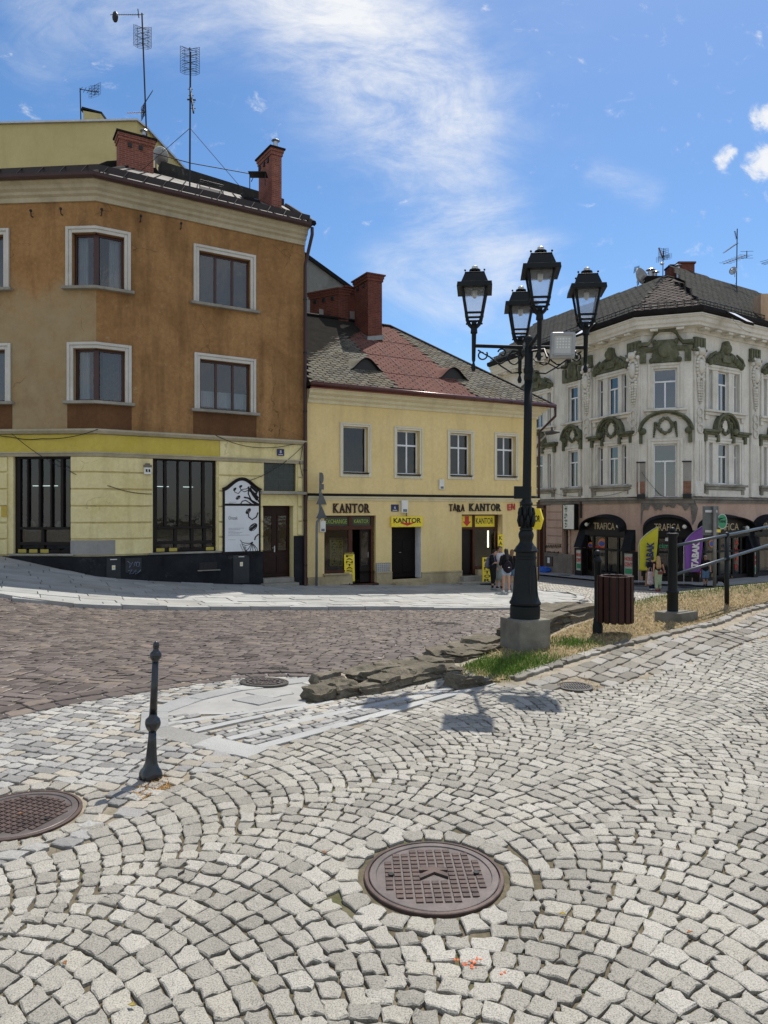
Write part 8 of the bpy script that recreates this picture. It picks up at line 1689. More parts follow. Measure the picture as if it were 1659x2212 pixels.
# ---- antennas
def antenna(label, base, top, r=.025, n=None): t = thing('antenna', label, 'antenna', base); q = MB(); q.tube([base, top], r, 8); q.build('mast', M_black_iron, t); return t
def elems(t, a, b, n, e, l0, l1, r=.007, rb=.012, name='aerial', mat=M_black_iron):
    a, b, e = Vector(a), Vector(b), Vector(e).normalized(); q = MB(); q.tube([a, b], rb, 6)
    for i in range(n): p = a.lerp(b, (i+.3)/n); l = l0+(l1-l0)*i/n; q.tube([p-e*l/2, p+e*l/2], r, 5)
    return q.build(name, mat, t)
def mesh_panel(t, c, U_, w_, h_, n, bend=.12, mat=M_steel):
    q = MB(); U_ = Vector(U_).normalized(); c = Vector(c); nn = Vector((-U_.y, U_.x, 0)); P_ = lambda x, z: c+U_*x+ZU*z+nn*(-bend if abs(x) > w_*.3 else 0)
    for i in range(n+1): z = -h_/2+h_*i/n; q.tube([P_(-w_/2, z), P_(-w_*.28, z), P_(w_*.28, z), P_(w_/2, z)], .007, 4)
    for x in (-w_/2, -w_*.29, w_*.29, w_/2): q.tube([P_(x, -h_/2), P_(x, h_/2)], .008, 4)
    q.build('reflector_grid', M_black_iron, t); q = MB()
    for i in range(4): z = -h_*.38+h_*.76*i/3; f_ = -nn*.14; q.tube([c+f_+ZU*z-U_*w_*.4+ZU*.08, c+f_+ZU*z, c+f_+ZU*z+U_*w_*.4+ZU*.08], .008, 4); q.tube([c+f_+ZU*z-U_*w_*.4-ZU*.08, c+f_+ZU*z, c+f_+ZU*z+U_*w_*.4-ZU*.08], .008, 4)
    q.tube([c-nn*.14-ZU*h_*.45, c-nn*.14+ZU*h_*.45], .02, 6); q.build('dipole', M_black_iron, t)
Y1 = 26.9; m0, m1 = at(ca(562, 1010), Y1), at(ca(527, 88), Y1); A1 = antenna('tallest black antenna mast leaning beside the left brick chimney', m0, m1, .03)
elems(A1, at(ca(537, 97), Y1), at(ca(318, 97), Y1), 15, (.3, .6, .7), .25, .18); q = MB(); q.tube([at(ca(500, 60), Y1), at(ca(507, 118), Y1)], .02, 6); q.build('cross_bar', M_black_iron, A1); q = MB(); q.ball(at(ca(350, 112), Y1), (.12, .1, .22), 8, 6); q.build('aerial_box', M_black_iron, A1)
mesh_panel(A1, at(ca(533, 254), Y1), (1, .25, 0), .62*1.05, .82*.98, 14)
elems(A1, at(ca(553, 672), Y1), at(ca(600, 600), Y1-.4), 7, (.2, .3, 1), .22, .16); elems(A1, at(ca(548, 745), Y1), at(ca(428, 750), Y1-.2), 8, (.1, .5, .6), .2, .16, name='aerial', mat=pm('orange_grey_aerial', (.22, .09, .04), .5)); mesh_panel(A1, at(ca(535, 740), Y1), (.4, .2, .9), .35, .5, 6)
Y2 = 25.2; m0, m1 = at(ca(844, 1285), Y2), at(ca(849, 345), Y2); A2_ = antenna('black antenna mast with guy wires standing on the sheet roof', m0, m1, .032); mesh_panel(A2_, at(ca(849, 410), Y2), (1, .12, 0), .68, .95, 15)
elems(A2_, at(ca(846, 580), Y2), at(ca(870, 750), Y2-.3), 4, (1, .1, .0), .18, .2, .012, .035); q = MB(); q.tube([at(ca(828, 660), Y2), at(ca(884, 664), Y2)], .028, 6); q.build('cross_bar', M_black_iron, A2_)
for (x, y, Y_) in ((520, 1135, 25.5), (1240, 1310, 27.2)): q = MB(); q.tube([at(ca(846, 850), Y2), at(ca(x, y), Y_)], .011, 5); q.build('guy_wire', M_black_iron, A2_)
q = MB(); q.tube([at(ca(556, 1003), 26.8), at(ca(850, 1082), 27), at(ca(1275, 1158), 28.2), at(ca(1253, 1205), 28.2)], .018, 6); tag(q.build('roof_cable', M_cable, None), 'dark cable strung between the two brick chimneys of the corner house', 'cable')
Y3 = 41.5; A3 = antenna('thin antenna with a tilted grid beside the roof vent of the tall yellow house', at(ca(122, 805), Y3), at(ca(117, 585), Y3), .035); elems(A3, at(ca(115, 592), Y3), at(ca(240, 612), Y3), 5, (.3, .3, .9), .4, .5, .014, .025); mesh_panel(A3, at(ca(215, 605), Y3), (.8, .3, .5), .75, .7, 7)
def dish(label, p, r, d, mat=None): t = thing('satellite_dish', label, 'satellite dish', p); q = MB(); ax = Vector((0, 0, 1)).rotation_difference(Vector(d)).to_matrix(); q.lathe([(.02, -.02), (r*.5, .02), (r*.8, .09*r/.4), (r, .17*r/.4), (r*.98, .2*r/.4), (r*.5, .055), (.02, .015)], 28, p, axis=ax); q.build('reflector', mat or pm('dish_pale', (.30, .30, .285), .5), t, smooth=True); q = MB(); d = Vector(d).normalized(); p = Vector(p); q.tube([p+d.orthogonal().normalized()*r*.9, p+d*r*1.1], .02, 5); q.ball(p+d*r*1.1, .06, 8, 6); q.tube([p-d*.02, p-d*.15, p-d*.15-ZU*r*1.3], .03, 6); q.build('feed_arm', M_steel, t); return t
dish('pale satellite dish seen from behind next to the left brick chimney', at(ca(636, 1036), 27.2), .36, (.35, .75, .35)); q = MB()
dish('large round satellite dish on the left roof ridge of the white building', at(cr(20, 690), 49.5), .72, (.55, -.75, .3)); dish('smaller pale satellite dish in front of the large one', at(cr(75, 715), 49), .36, (.3, -.9, .2))
Y5 = 50; A4 = antenna('short comb antenna above the satellite dishes', at(cr(12, 760), Y5), at(cr(12, 540), Y5), .035); elems(A4, at(cr(-45, 575), Y5), at(cr(25, 545), Y5), 7, (.2, .1, 1), .5, .35, .016, .02)
Y6 = 46.5; A5 = antenna('antenna with four small grids at the hip top of the white building', at(cr(322, 650), Y6), at(cr(326, 330), Y6), .03)
mesh_panel(A5, at(cr(315, 360), Y6), (1, .3, .1), .82, .62, 7); mesh_panel(A5, at(cr(322, 425), Y6), (1, .3, .35), 1.3, .32, 4); elems(A5, at(cr(320, 420), Y6), at(cr(272, 290), Y6-.6), 9, (1, .3, .2), .16, .12, .014, .04, mat=MATS['orange_grey_aerial']); q = MB(); q.ball(at(cr(312, 492), Y6), (.16, .12, .09), 8, 6); q.build('amplifier', M_wht, A5)
Y7 = 49; A6 = antenna('tall antenna with long combs on the right roof ridge', at(cr(1256, 865), Y7), at(cr(1268, 48), Y7), .035); elems(A6, at(cr(1265, 235), Y7), at(cr(1095, 355), Y7-1), 14, (1, -.3, .25), .25, .2, .012, .025); elems(A6, at(cr(1262, 180), Y7), at(cr(1235, 75), Y7), 8, (1, .2, .3), .22, .16, .012, .02); elems(A6, at(cr(1390, 378), Y7), at(cr(1095, 495), Y7-.6), 8, (1, .05, -.02), .95, .9, .012, .028)
q = MB(); q.tube([at(cr(1390, 330), Y7), at(cr(1390, 424), Y7)], .03, 5); q.tube([at(cr(1310, 338), Y7), at(cr(1472, 333), Y7)], .013, 5); q.tube([at(cr(1310, 424), Y7), at(cr(1470, 420), Y7)], .013, 5); q.build('end_rods', M_black_iron, A6); q = MB(); q.tube([at(cr(1252, 735), Y7), at(cr(1187, 835), Y7-.5)], .014, 5); q.build('guy_wire', M_black_iron, A6)
dish('small wire dish on the mast of the tall right ridge antenna', at(cr(1225, 588), Y7-.1), .28, (-.75, -.6, .1), M_steel)
A7 = antenna('antenna cut by the right picture edge with long horizontal rods', at((1668, 720), 46), at((1668, 545), 46), .03); q = MB()
for (x0, y0, x1, y1) in ((1557, 470, 1700, 430), (1575, 488, 1700, 450), (1578, 498, 1700, 465), (1603, 507, 1700, 480)): q.tube([at(cr(x0, y0), 46), at(cr(x1, y1), 46)], .014, 5)
q.build('aerial', M_black_iron, A7)
# ---- flags, grey sign, blue bag
def flag(label, cf, px0, px1, ytop, ybot, ybase, pole_x, mat, lm, txt, Y_, sgn):
    k = Y_/F; x = lambda px: (c6(px, 0)[0]-CX)*k; z = lambda py: EYE+(CY-c6(0, py)[1])*k
    bx__, by__ = x(pole_x), Y_; zg_ = gz(bx__, by__)+.15; t = thing('feather_flag', label, 'flag', (bx__, by__, zg_)); q = MB(); n, m = 26, 10; vs = []
    W_ = x(px1)-x(px0); 
    for i in range(n+1):
        v = i/n; zc = z(ybot)+(z(ytop)-z(ybot))*v; lo = 0. if v < .62 else ((v-.62)/.38)**1.6; left = x(px0)+W_*lo*.97+.10*v*W_*.3
        right = x(px1)-W_*.16*(1-v)**1.2
        for j in range(m+1): s = j/m; vs.append((left+(right-left)*s if left < right else right, Y_-.06*math.sin(s*5+v*4)-.04*s, zc))
    q.add(vs, [(i*(m+1)+j, i*(m+1)+j+1, (i+1)*(m+1)+j+1, (i+1)*(m+1)+j) for i in range(n) for j in range(m)]); fo = q.build('flag_cloth', mat, t, smooth=True); s_ = fo.modifiers.new('cloth_thickness', 'SOLIDIFY'); s_.thickness = .008
    q = MB(); pts = [(x(px0)-.02, Y_, zg_), (x(px0)-.02, Y_, z(ybot)+(z(ytop)-z(ybot))*.55)]+[(x(px0)+W_*(v_**1.7)*.97, Y_, z(ybot)+(z(ytop)-z(ybot))*(.6+.4*v_)) for v_ in (.2, .4, .6, .8, 1.)]; q.tube(pts, .018, 6); q.build('pole', M_steel, t)
    q = MB(); q.box((x(px0)-.35, Y_-.35, zg_-.02), (x(px0)+.45, Y_+.35, zg_+.06)); q.build('base_plate', M_shopblack, t, bevel=.02)
    mb = MB(); mid = Vector(((x(px0)+x(px1))/2+.02*W_, Y_-.16, (z(ytop)+z(ybot))/2-.30)); text_into(mb, txt, mid, Vector((.06, 0, 1)).normalized(), Vector((-1, 0, .06)).normalized(), Vector((0, -1, 0)), (z(ytop)-z(ybot))*.56, W_*.38, .01, .05); mb.build('lettering', lm, t, uv=False)
flag('yellow feather flag with blue TABAK lettering left of the shop door', c6, 820, 944, 660, 945, 1025, 822, pm('yellow_flag_cloth', (.50, .47, .04), .8, 0, .2, .08, 2), pm('navy_letter', (.012, .025, .10), .6), 'TABAK', 37.6, 1)
flag('purple feather flag with white TABAK lettering right of the shop door', c6, 1115, 1236, 656, 955, 1032, 1117, pm('purple_flag_cloth', (.22, .09, .36), .8, 0, .2, .08, 2), M_wht, 'TABAK', 37.2, 1)
psn = at(c6(1312, 1052), 35.6); psn.z = gz(psn.x, psn.y)+.1; kk_ = psn.y/F; SG = thing('road_sign', 'grey back of a rectangular road sign on a steel post by the shop', 'road sign', psn); z_ = lambda y: EYE+(CY-c6(0, y)[1])*kk_; x_ = lambda x: (c6(x, 0)[0]-CX)*kk_
q = MB(); q.tube([(psn.x, psn.y, psn.z-.1), (psn.x, psn.y, z_(525))], .085, 10); q.build('post', pm('post_dull_steel', (.20, .19, .17), .55, .3), SG, smooth=True)
q = MB(); q.box((x_(1242), psn.y+.12, z_(717)), (x_(1346), psn.y+.16, z_(527))); pn_ = q.build('sign_plate', pm('sign_rear_grey', (.11, .12, .12), .5, .2), SG, bevel=.03); q = MB()
for y in (560, 690): q.box((x_(1255), psn.y+.07, z_(y)-.06), (x_(1335), psn.y+.118, z_(y)+.06))
q.build('clamp', M_steel, pn_); q = MB(); q.box((psn.x+.13, psn.y+.105, z_(698)), (psn.x+.36, psn.y+.119, z_(678))); q.build('sticker', M_yellow_sign, pn_)
pbg = hit(c6(184, 968)); q = MB(); q.ball((pbg.x, pbg.y, pbg.z+.25), (.72, .5, .30), 18, 12); q.ball((pbg.x-.5, pbg.y, pbg.z+.2), (.45, .4, .16), 14, 10); o = q.build('rubbish_bag', pm('blue_bag', (.01, .09, .48), .35, 0, .5, .15, 6, .3, 12), None, smooth=True); tag(o, 'bright blue rubbish bag on the lane pavement', 'bag')
o.modifiers.new('r', 'REMESH').voxel_size = .05; d_ = o.modifiers.new('d', 'DISPLACE'); tx = bpy.data.textures.new('bag_noise', 'CLOUDS'); tx.noise_scale = .28; d_.texture = tx; d_.strength = .22; sm__ = o.modifiers.new('s', 'SMOOTH'); sm__.iterations = 1
# ------------------------------------------------------------------ people and a dog
def bake(o):
    dg = bpy.context.evaluated_depsgraph_get(); dg.update(); me = bpy.data.meshes.new_from_object(o.evaluated_get(dg)); o.modifiers.clear(); old = o.data; o.data = me; bpy.data.meshes.remove(old)
    me.polygons.foreach_set('use_smooth', [True]*len(me.polygons)); return o
def skin(mb, name, mats, parent, vox, sm_=3, disp=0):
    o = mb.build(name, mats, parent, local=True, uv=False); r_ = o.modifiers.new('r', 'REMESH'); r_.mode = 'VOXEL'; r_.voxel_size = vox; r_.use_smooth_shade = True
    s = o.modifiers.new('s', 'SMOOTH'); s.iterations = sm_; s.factor = .5; bake(o)
    if disp:
        for v in o.data.vertices: n = mn.noise(v.co*14); v.co += v.normal*n*disp
    return o
def skin_mat(name, c):
    t = NT(name); t.set(.55, 0, .35); t.b.inputs['Subsurface Weight'].default_value = .08; t.b.inputs['Subsurface Radius'].default_value = (.01, .004, .002); t.base(t.ramp(t.noise(14, 4), [(.3, mul(c, .9)), (.7, mul(c, 1.08))])); return t.mat
M_skin = skin_mat('skin_light', (.47, .27, .19)); M_skin2 = skin_mat('skin_tan', (.40, .21, .135)); M_eye = pm('eye_dark', (.02, .014, .012), .3); M_lip = pm('lip', (.33, .10, .08), .5)
def cloth(name, c, v=.15): return pm(name, c, .9, 0, .15, v, 9, .25, 160)
M_blk = cloth('black_cotton', (.012, .012, .013), .3)
BASE = dict(pelvis=(0, 0, .53), waist=(0, 0, .62), chest=(0, 0, .72), neck=(0, .008, .825), head=(0, -.012, .925), sl=(-.098, .005, .805), sr=(.098, .005, .805), el=(-.128, .02, .64), er=(.128, .02, .64), wl=(-.138, -.02, .50), wr=(.138, -.02, .50), hl=(-.05, 0, .515), hr=(.05, 0, .515), kl=(-.055, -.012, .285), kr=(.055, -.012, .285), al=(-.055, .01, .05), ar=(.055, .01, .05))
def person(label, loc, rot, H, pose, skinm, wear, hair, hairm, look=0, group=None, curl=.5, slim=1.0):
    """figure of height H whose front looks along local -y; rot turns it"""
    J = {k: Vector(v)*H for k, v in {**BASE, **pose}.items()}; t = thing('person', label, 'person', loc, group); t.rotation_euler = (0, 0, rot); S = H*slim; b = MB(); hd = Matrix.Rotation(look, 3, 'Z')
    def torso(m, k, lo=True):
        if lo: m.ball(J['pelvis'], (.086*S+k, .062*S+k, .065*S+k), 16, 10)
        m.ball(J['waist'], (.072*S+k, .054*S+k, .085*S+k), 16, 10); m.ball(J['chest'], (.090*S+k, .062*S+k, .10*S+k), 16, 10)
        m.capsule(J['sl']*.96+J['chest']*.04, J['sr']*.96+J['chest']*.04, .036*S+k, .036*S+k, 12)
        m.capsule(J['chest'], J['pelvis'], .068*S+k, .07*S+k, 12)
    torso(b, 0); b.capsule(J['chest']+Vector((0, 0, .06*H)), J['neck']+Vector((0, 0, .03*H)), .036*S, .031*S, 12); b.capsule(J['neck'], J['head'], .031*S, .033*S, 10)
    hc = J['head']; X = lambda x, y, z: hc+hd @ Vector((x*H, y*H, z*H))
    b.ball(hc+Vector((0, 0, .012*H)), (.043*H, .052*H, .058*H), 18, 12); b.ball(X(0, -.012, -.028), (.034*H, .040*H, .040*H), 14, 10); b.capsule(X(0, -.050, .010), X(0, -.060, -.012), .0065*H, .0085*H, 8)
    for s in (-1, 1): b.ball(X(s*.043, .004, -.004), (.007*H, .013*H, .019*H), 8, 6)
    b.capsule(X(-.010, -.047, -.034), X(.010, -.047, -.034), .006*H, .006*H, 6)
    for s in 'lr':
        b.capsule(J['s'+s], J['e'+s], .029*S, .0235*S, 12); b.capsule(J['e'+s], J['w'+s], .0235*S, .0155*S, 12); b.capsule(J['h'+s], J['k'+s], .050*S, .034*S, 14); b.capsule(J['k'+s], J['a'+s], .033*S, .021*S, 12); b.ball(J['k'+s].lerp(J['a'+s], .27)+Vector((0, .008*H, 0)), (.031*S, .034*S, .07*S), 10, 8)
        a = J['a'+s]; b.capsule(a+Vector((0, .012*H, -.030*H)), a+Vector((0, -.085*H, -.034*H)), .020*H, .016*H, 10)
        d = (J['w'+s]-J['e'+s]).normalized(); side = Vector((-d.z, 0, d.x)) if abs(d.y) < .8 else Vector((1, 0, 0)); side = (side-d*side.dot(d)).normalized(); nrm = d.cross(side); w_ = J['w'+s]; sg = -1 if s == 'l' else 1
        pc_ = w_+d*.026*H; b.capsule(w_, w_+d*.045*H, .014*H, .019*H, 8); b.capsule(w_+d*.03*H-side*.012*H, w_+d*.048*H+side*.012*H, .013*H, .013*H, 8)
        for i, (o_, l_) in enumerate(((-.0175, .040), (-.006, .046), (.006, .043), (.0175, .034))):
            p0 = w_+d*.052*H+side*o_*H; p1 = p0+d*l_*.5*H-nrm*curl*.10*l_*H; p2 = p1+(d*(1-curl)*.5-nrm*curl*.6*sg*-1).normalized()*l_*.5*H; b.capsule(p0, p1, .0062*H, .0058*H, 6, 3); b.capsule(p1, p2, .0058*H, .0048*H, 6, 3)
        th = -side*sg if False else side*(1 if side.y < 0 else -1); p0 = w_+d*.022*H+th*.014*H; b.capsule(p0, p0+(d*.6+th*.8).normalized()*.024*H, .008*H, .0068*H, 6, 3); b.capsule(p0+(d*.6+th*.8).normalized()*.024*H, p0+(d*.75+th*.75).normalized()*.045*H, .0068*H, .0055*H, 6, 3)
    body = skin(b, 'body', [skinm, M_eye, M_lip], t, .0085, 2)
    for p in body.data.polygons:
        c = p.center
        for s in (-1, 1):
            e = c-X(s*.019, -.047, .006)
            if abs(e.x) < .0085*H and abs(e.z) < .0048*H and abs(e.y) < .02*H: p.material_index = 1
            e = c-X(s*.019, -.047, .022)
            if abs(e.x) < .012*H and abs(e.z) < .003*H and abs(e.y) < .02*H: p.material_index = 1
        e = c-X(0, -.05, -.034)
        if abs(e.x) < .013*H and abs(e.z) < .006*H and abs(e.y) < .015*H: p.material_index = 2
    k = .010*H
    for kind, m, *arg in wear:
        q = MB()
        if kind == 'shirt':
            torso(q, k*.9); L = arg[0] if arg else .75
            for s in 'lr': q.capsule(J['s'+s], J['s'+s].lerp(J['e'+s], L), .030*S+k*1.2, .030*S+k*1.2, 12)
            q.lathe([(.08*S+k, J['pelvis'].z-.02*H), (.087*S+k, J['pelvis'].z+.02*H), (.082*S+k, J['waist'].z)], 20, (J['pelvis'].x, J['pelvis'].y, 0)); nm = 'shirt'
        elif kind == 'tank': torso(q, k*.7, False); nm = 'top'
        elif kind == 'trousers' or kind == 'shorts':
            L = arg[0]; q.ball(J['pelvis'], (.088*S+k, .066*S+k, .07*S+k), 16, 10)
            for s in 'lr':
                lk = min(1, L); q.capsule(J['h'+s], J['h'+s].lerp(J['k'+s], lk), .052*S+k, (.052-(.010 if kind == 'trousers' else .002)*lk)*S+k, 14)
                if L > 1: q.capsule(J['k'+s], J['k'+s].lerp(J['a'+s], L-1), .040*S+k, .036*S+k, 12)
            nm = kind
        elif kind == 'skirt':
            zb_ = arg[0]*H; w2 = arg[1]; pv = J['pelvis']; n = 40; prof_ = [(.072*S+k, .62*H, 0), (.092*S+k, .54*H, 0), (.095*S+k, .46*H, .2), (w2*H*.92, (zb_+.40*H)/2, .6), (w2*H, zb_, 1)]; vs = []
            mid = (J['al']+J['ar']+J['kl']+J['kr'])/4
            for rr_, z_, fl_ in prof_+[(w2*H-.012, zb_, 1), (.06*S, .6*H, 0)]:
                c_ = pv.lerp(mid, fl_)
                for j in range(n): a = 2*math.pi*j/n; r2 = rr_*(1+fl_*.07*math.sin(a*6+1)); vs.append((c_.x+r2*math.cos(a), c_.y+r2*.8*math.sin(a), z_))
            kx_ = len(prof_)+2; q.add(vs, [(i*n+j, i*n+(j+1) % n, (i+1)*n+(j+1) % n, (i+1)*n+j) for i in range(kx_-1) for j in range(n)]); o = q.build('skirt', m, t, smooth=True, local=True, uv=False); continue
        elif kind == 'shoes':
            for s in 'lr': a = J['a'+s]; z0_ = -a.z+.0; q.capsule(a+Vector((0, .018*H, -.028*H)), a+Vector((0, -.092*H, -.036*H)), .027*H, .021*H, 12); q.capsule(a+Vector((0, .012*H, -.01*H)), a+Vector((0, -.02*H, -.018*H)), .027*H, .024*H, 10)
            nm = 'shoes'
        elif kind == 'socks':
            for s in 'lr': q.capsule(J['a'+s]+Vector((0, 0, -.01*H)), J['a'+s].lerp(J['k'+s], arg[0]), .026*S, .027*S, 10)
            nm = 'socks'
        elif kind == 'sole':
            for s in 'lr': a = J['a'+s]; f_ = lambda y, z: a+Vector((0, y*H, z*H)); q.box(a+Vector((-.026*H, -.112*H, -a.z+.002)), a+Vector((.026*H, .042*H, -a.z+.018*H)))
            q.build('sole', m, t, bevel=.008, local=True); continue
        skin(q, nm, m, t, .014 if kind != 'shoes' else .010, 3, .004 if kind in ('shirt', 'tank', 'trousers', 'shorts') else 0)
    q = MB(); q.ball(X(0, .012, .018), (.049*H, .053*H, .059*H), 16, 12)
    if hair == 'short':
        for i in range(9): a = i*.7; q.ball(X(.034*math.cos(a), .012+.036*math.sin(a), .052), (.019*H,)*3, 8, 6)
        q.ball(X(0, -.034, .05), (.034*H, .018*H, .017*H), 10, 8)
    elif hair == 'bun': q.ball(X(0, .045, .055), (.024*H,)*3, 10, 8); q.ball(X(0, -.03, .052), (.036*H, .018*H, .012*H), 10, 8)
    elif hair == 'long':
        q.capsule(X(0, .026, .01), J['neck']+Vector((0, .035*H, .0)), .047*H, .045*H, 12); q.capsule(J['neck']+Vector((0, .038*H, 0)), J['chest']+Vector((0, .062*H, .03*H)), .046*H, .040*H, 12)
    elif hair == 'verylong':
        for s in (-1, 0, 1):
            q.capsule(X(s*.016, .026, .01), J['neck']+Vector((s*.028*H, .042*H, 0)), .040*H, .036*H, 12); q.capsule(J['neck']+Vector((s*.028*H, .044*H, 0)), J['chest']+Vector((s*.040*H, .066*H, -.02*H)), .036*H, .034*H, 12); q.capsule(J['chest']+Vector((s*.040*H, .066*H, -.02*H)), J['waist']+Vector((s*.034*H, .064*H, .02*H)), .034*H, .014*H, 12)
    skin(q, 'hair', hairm, t, .011, 2, .006); return t, J
def hairm(name, c): return pm(name, c, .5, 0, .4, .4, 30, .5, 120)
M_hblack = hairm('black_hair', (.010, .008, .007)); M_hbrown = hairm('brown_hair', (.17, .085, .04)); M_hblond = hairm('dark_blond_hair', (.30, .19, .085)); M_hgrey = hairm('grey_hair', (.26, .25, .24)); M_hdark = hairm('dark_brown_hair', (.025, .015, .010))
M_wshoe = cloth('white_shoe', (.62, .62, .60)); M_bshoe = cloth('black_shoe', (.02, .02, .022)); M_gshoe = cloth('grey_shoe', (.20, .21, .20)); M_denim = cloth('blue_denim', (.10, .17, .26)); M_pdenim = cloth('pale_denim', (.30, .38, .46)); M_sage = cloth('sage_cotton', (.30, .36, .24), .1); M_greyskirt = cloth('grey_green_jersey', (.27, .30, .28)); M_wtop = cloth('white_cotton', (.60, .61, .63)); M_navy = cloth('navy_cotton', (.014, .022, .06)); M_bag = cloth('dark_purple_nylon', (.018, .014, .02)); M_gbag = cloth('grey_violet_nylon', (.13, .13, .18)); M_leather = pm('red_brown_leather', (.14, .035, .025), .45, 0, .4, .2, 6, .1)
def spot(p): h = hit(p); return Vector((h.x, h.y, h.z+.082)), h.y/F
GRP = 'young people standing by the exchange shop'
l1, k1 = spot(cp(470, 1440)); p1, J1 = person('person in black tee and cropped trousers looking down at a phone with both hands', l1, R(62), 89*k1, dict(head=(0, -.062, .90), neck=(0, -.022, .822), chest=(0, .0, .72), el=(-.118, -.045, .655), er=(.118, -.045, .655), wl=(-.045, -.165, .665), wr=(.05, -.165, .665), kl=(-.05, -.02, .285), al=(-.05, -.012, .05), ar=(.055, .03, .05)), M_skin, [('trousers', M_blk, 1.42), ('shirt', M_blk, .85), ('socks', M_blk, .22), ('shoes', M_gshoe)], 'short', M_hblack, slim=1.02)
l2, k2 = spot(cp(648, 1412)); p2_, J2 = person('person in white sleeveless top and long grey skirt with dark tied hair', l2, R(14), 92*k2, dict(el=(-.130, .0, .64), wl=(-.118, -.10, .515), er=(.13, .0, .64), wr=(.06, -.15, .60), head=(.006, -.025, .922)), M_skin, [('skirt', M_greyskirt, .20, .115), ('tank', M_wtop), ('shoes', M_bshoe), ('sole', M_wshoe)], 'bun', M_hdark, look=R(20))
l3_, k3 = spot(cp(828, 1525)); p3_, J3 = person('person with long black hair seen from behind in black tee and pale denim shorts', l3_, R(188), 96*k3, dict(el=(-.135, .0, .64), wl=(-.10, -.10, .56), er=(.135, .0, .64), wr=(.10, -.10, .57), kl=(-.058, 0, .285), al=(-.065, .01, .05), kr=(.06, 0, .285), ar=(.07, .02, .05)), M_skin, [('shorts', M_pdenim, .34), ('shirt', M_blk, .95), ('shoes', M_wshoe)], 'long', M_hblack)
l4, k4 = spot(cp(985, 1450)); p4, J4 = person('person with brown hair and blue denim shorts half hidden by the lamp base', l4, R(150), 88*k4, dict(el=(-.13, .0, .64), wl=(-.09, -.12, .60), wr=(.09, -.12, .58)), M_skin2, [('shorts', M_denim, .55), ('shirt', M_blk, .6), ('socks', M_blk, .2), ('shoes', M_gshoe)], 'long', M_hbrown)
for p in (p1, p2_, p3_, p4): p['group'] = GRP
def backpack(label, P, J, H, loc, rot, mat, drop=0):
    t = thing('backpack', label, 'backpack', loc); t.rotation_euler = (0, 0, rot); q = MB(); c = J['waist']*.5+J['chest']*.5+Vector((0, .115*H, -.02*H-drop)); q.ball(c, (.095*H, .055*H, .145*H), 16, 12); q.ball(c+Vector((0, .02*H, -.05*H)), (.085*H, .055*H, .09*H), 14, 10); skin(q, 'pack', mat, t, .014, 2, .004)
    q = MB(); q.ball(c+Vector((0, .058*H, -.05*H)), (.062*H, .025*H, .06*H), 12, 8); q.build('pocket', mat, t, smooth=True, local=True); q = MB()
    for s in (-1, 1): sh = J['sl' if s < 0 else 'sr']*.62+J['neck']*.38; q.tube([c+Vector((s*.05*H, -.03*H, .11*H)), sh+Vector((0, .03*H, .045*H)), sh+Vector((0, -.035*H, .04*H)), J['chest']+Vector((s*.065*H, -.085*H, -.04*H)), J['waist']+Vector((s*.085*H, -.02*H, -.01*H)), c+Vector((s*.07*H, -.03*H, -.09*H))], .012*H, 6)
    q.build('strap', mat, t, smooth=True, local=True); q = MB(); q.box(c+Vector((-.02*H, .082*H, -.012*H)), c+Vector((.02*H, .086*H, .004*H))); q.build('badge', M_wht, t, local=True)
backpack('grey backpack on the back of the person with the phone', p1, J1, 89*k1, l1, R(62), M_gbag); backpack('dark purple backpack hanging low on the person seen from behind', p3_, J3, 96*k3, l3_, R(188), M_bag, .10)
q = MB(); a = Matrix.Rotation(R(62), 3, 'Z'); hp = l1+a @ Vector((0, -.215*89*k1, .685*89*k1)); ph = thing('phone', 'phone held in both hands by the person in black', 'phone', hp); q.box((-.038, -.07, -.005), (.038, .07, .005)); o = q.build('case', M_black_letter, ph, bevel=.004, local=True); q = MB(); q.box((-.034, -.065, .0052), (.034, .065, .006)); q.build('screen', pm('phone_screen', (.3, .32, .36), .15), ph, local=True); ph.rotation_euler = (R(-35), 0, R(62))
# walkers by the tobacco shop
Yw = 33.5; lw = at(cs(868, 700), Yw); lw.z = gz(lw.x, lw.y)+.03; kw = Yw/F; pw, Jw = person('person with very long blond hair in black top and pale green trousers walking away', lw, R(172), 77*kw, dict(el=(-.15, -.04, .66), wl=(-.19, -.12, .58), er=(.125, .03, .64), wr=(.13, .02, .50), kl=(-.05, -.03, .285), al=(-.05, -.03, .055), kr=(.05, 0, .285), ar=(.055, .06, .06)), M_skin2, [('trousers', M_sage, 1.72), ('skirt', M_sage, .17, .082), ('tank', M_blk), ('shoes', cloth('red_sandal', (.22, .03, .03)))], 'verylong', M_hblond)
t = thing('shoulder_bag', 'small red brown shoulder bag at the hip of the long haired walker', 'bag', lw); t.rotation_euler = (0, 0, R(172)); Hh = 77*kw; q = MB(); c = Vector((-.035*Hh, .115*Hh, .535*Hh)); q.box(c-Vector((.065*Hh, .022*Hh, .045*Hh)), c+Vector((.065*Hh, .022*Hh, .04*Hh))); q.build('pouch', M_leather, t, bevel=.02, local=True); q = MB(); q.box(c+Vector((-.068*Hh, .0225*Hh, -.005*Hh)), c+Vector((.068*Hh, .03*Hh, .044*Hh))); q.build('flap', M_leather, t, bevel=.01, local=True); q = MB(); q.tube([c+Vector((-.06*Hh, 0, .04*Hh)), Vector((.0, .075*Hh, .68*Hh)), Vector((.07*Hh, .045*Hh, .835*Hh)), Vector((.06*Hh, -.05*Hh, .82*Hh)), Vector((-.09*Hh, -.075*Hh, .62*Hh)), c+Vector((.06*Hh, 0, .04*Hh))], .009, 6); q.build('strap', M_leather, t, smooth=True, local=True)
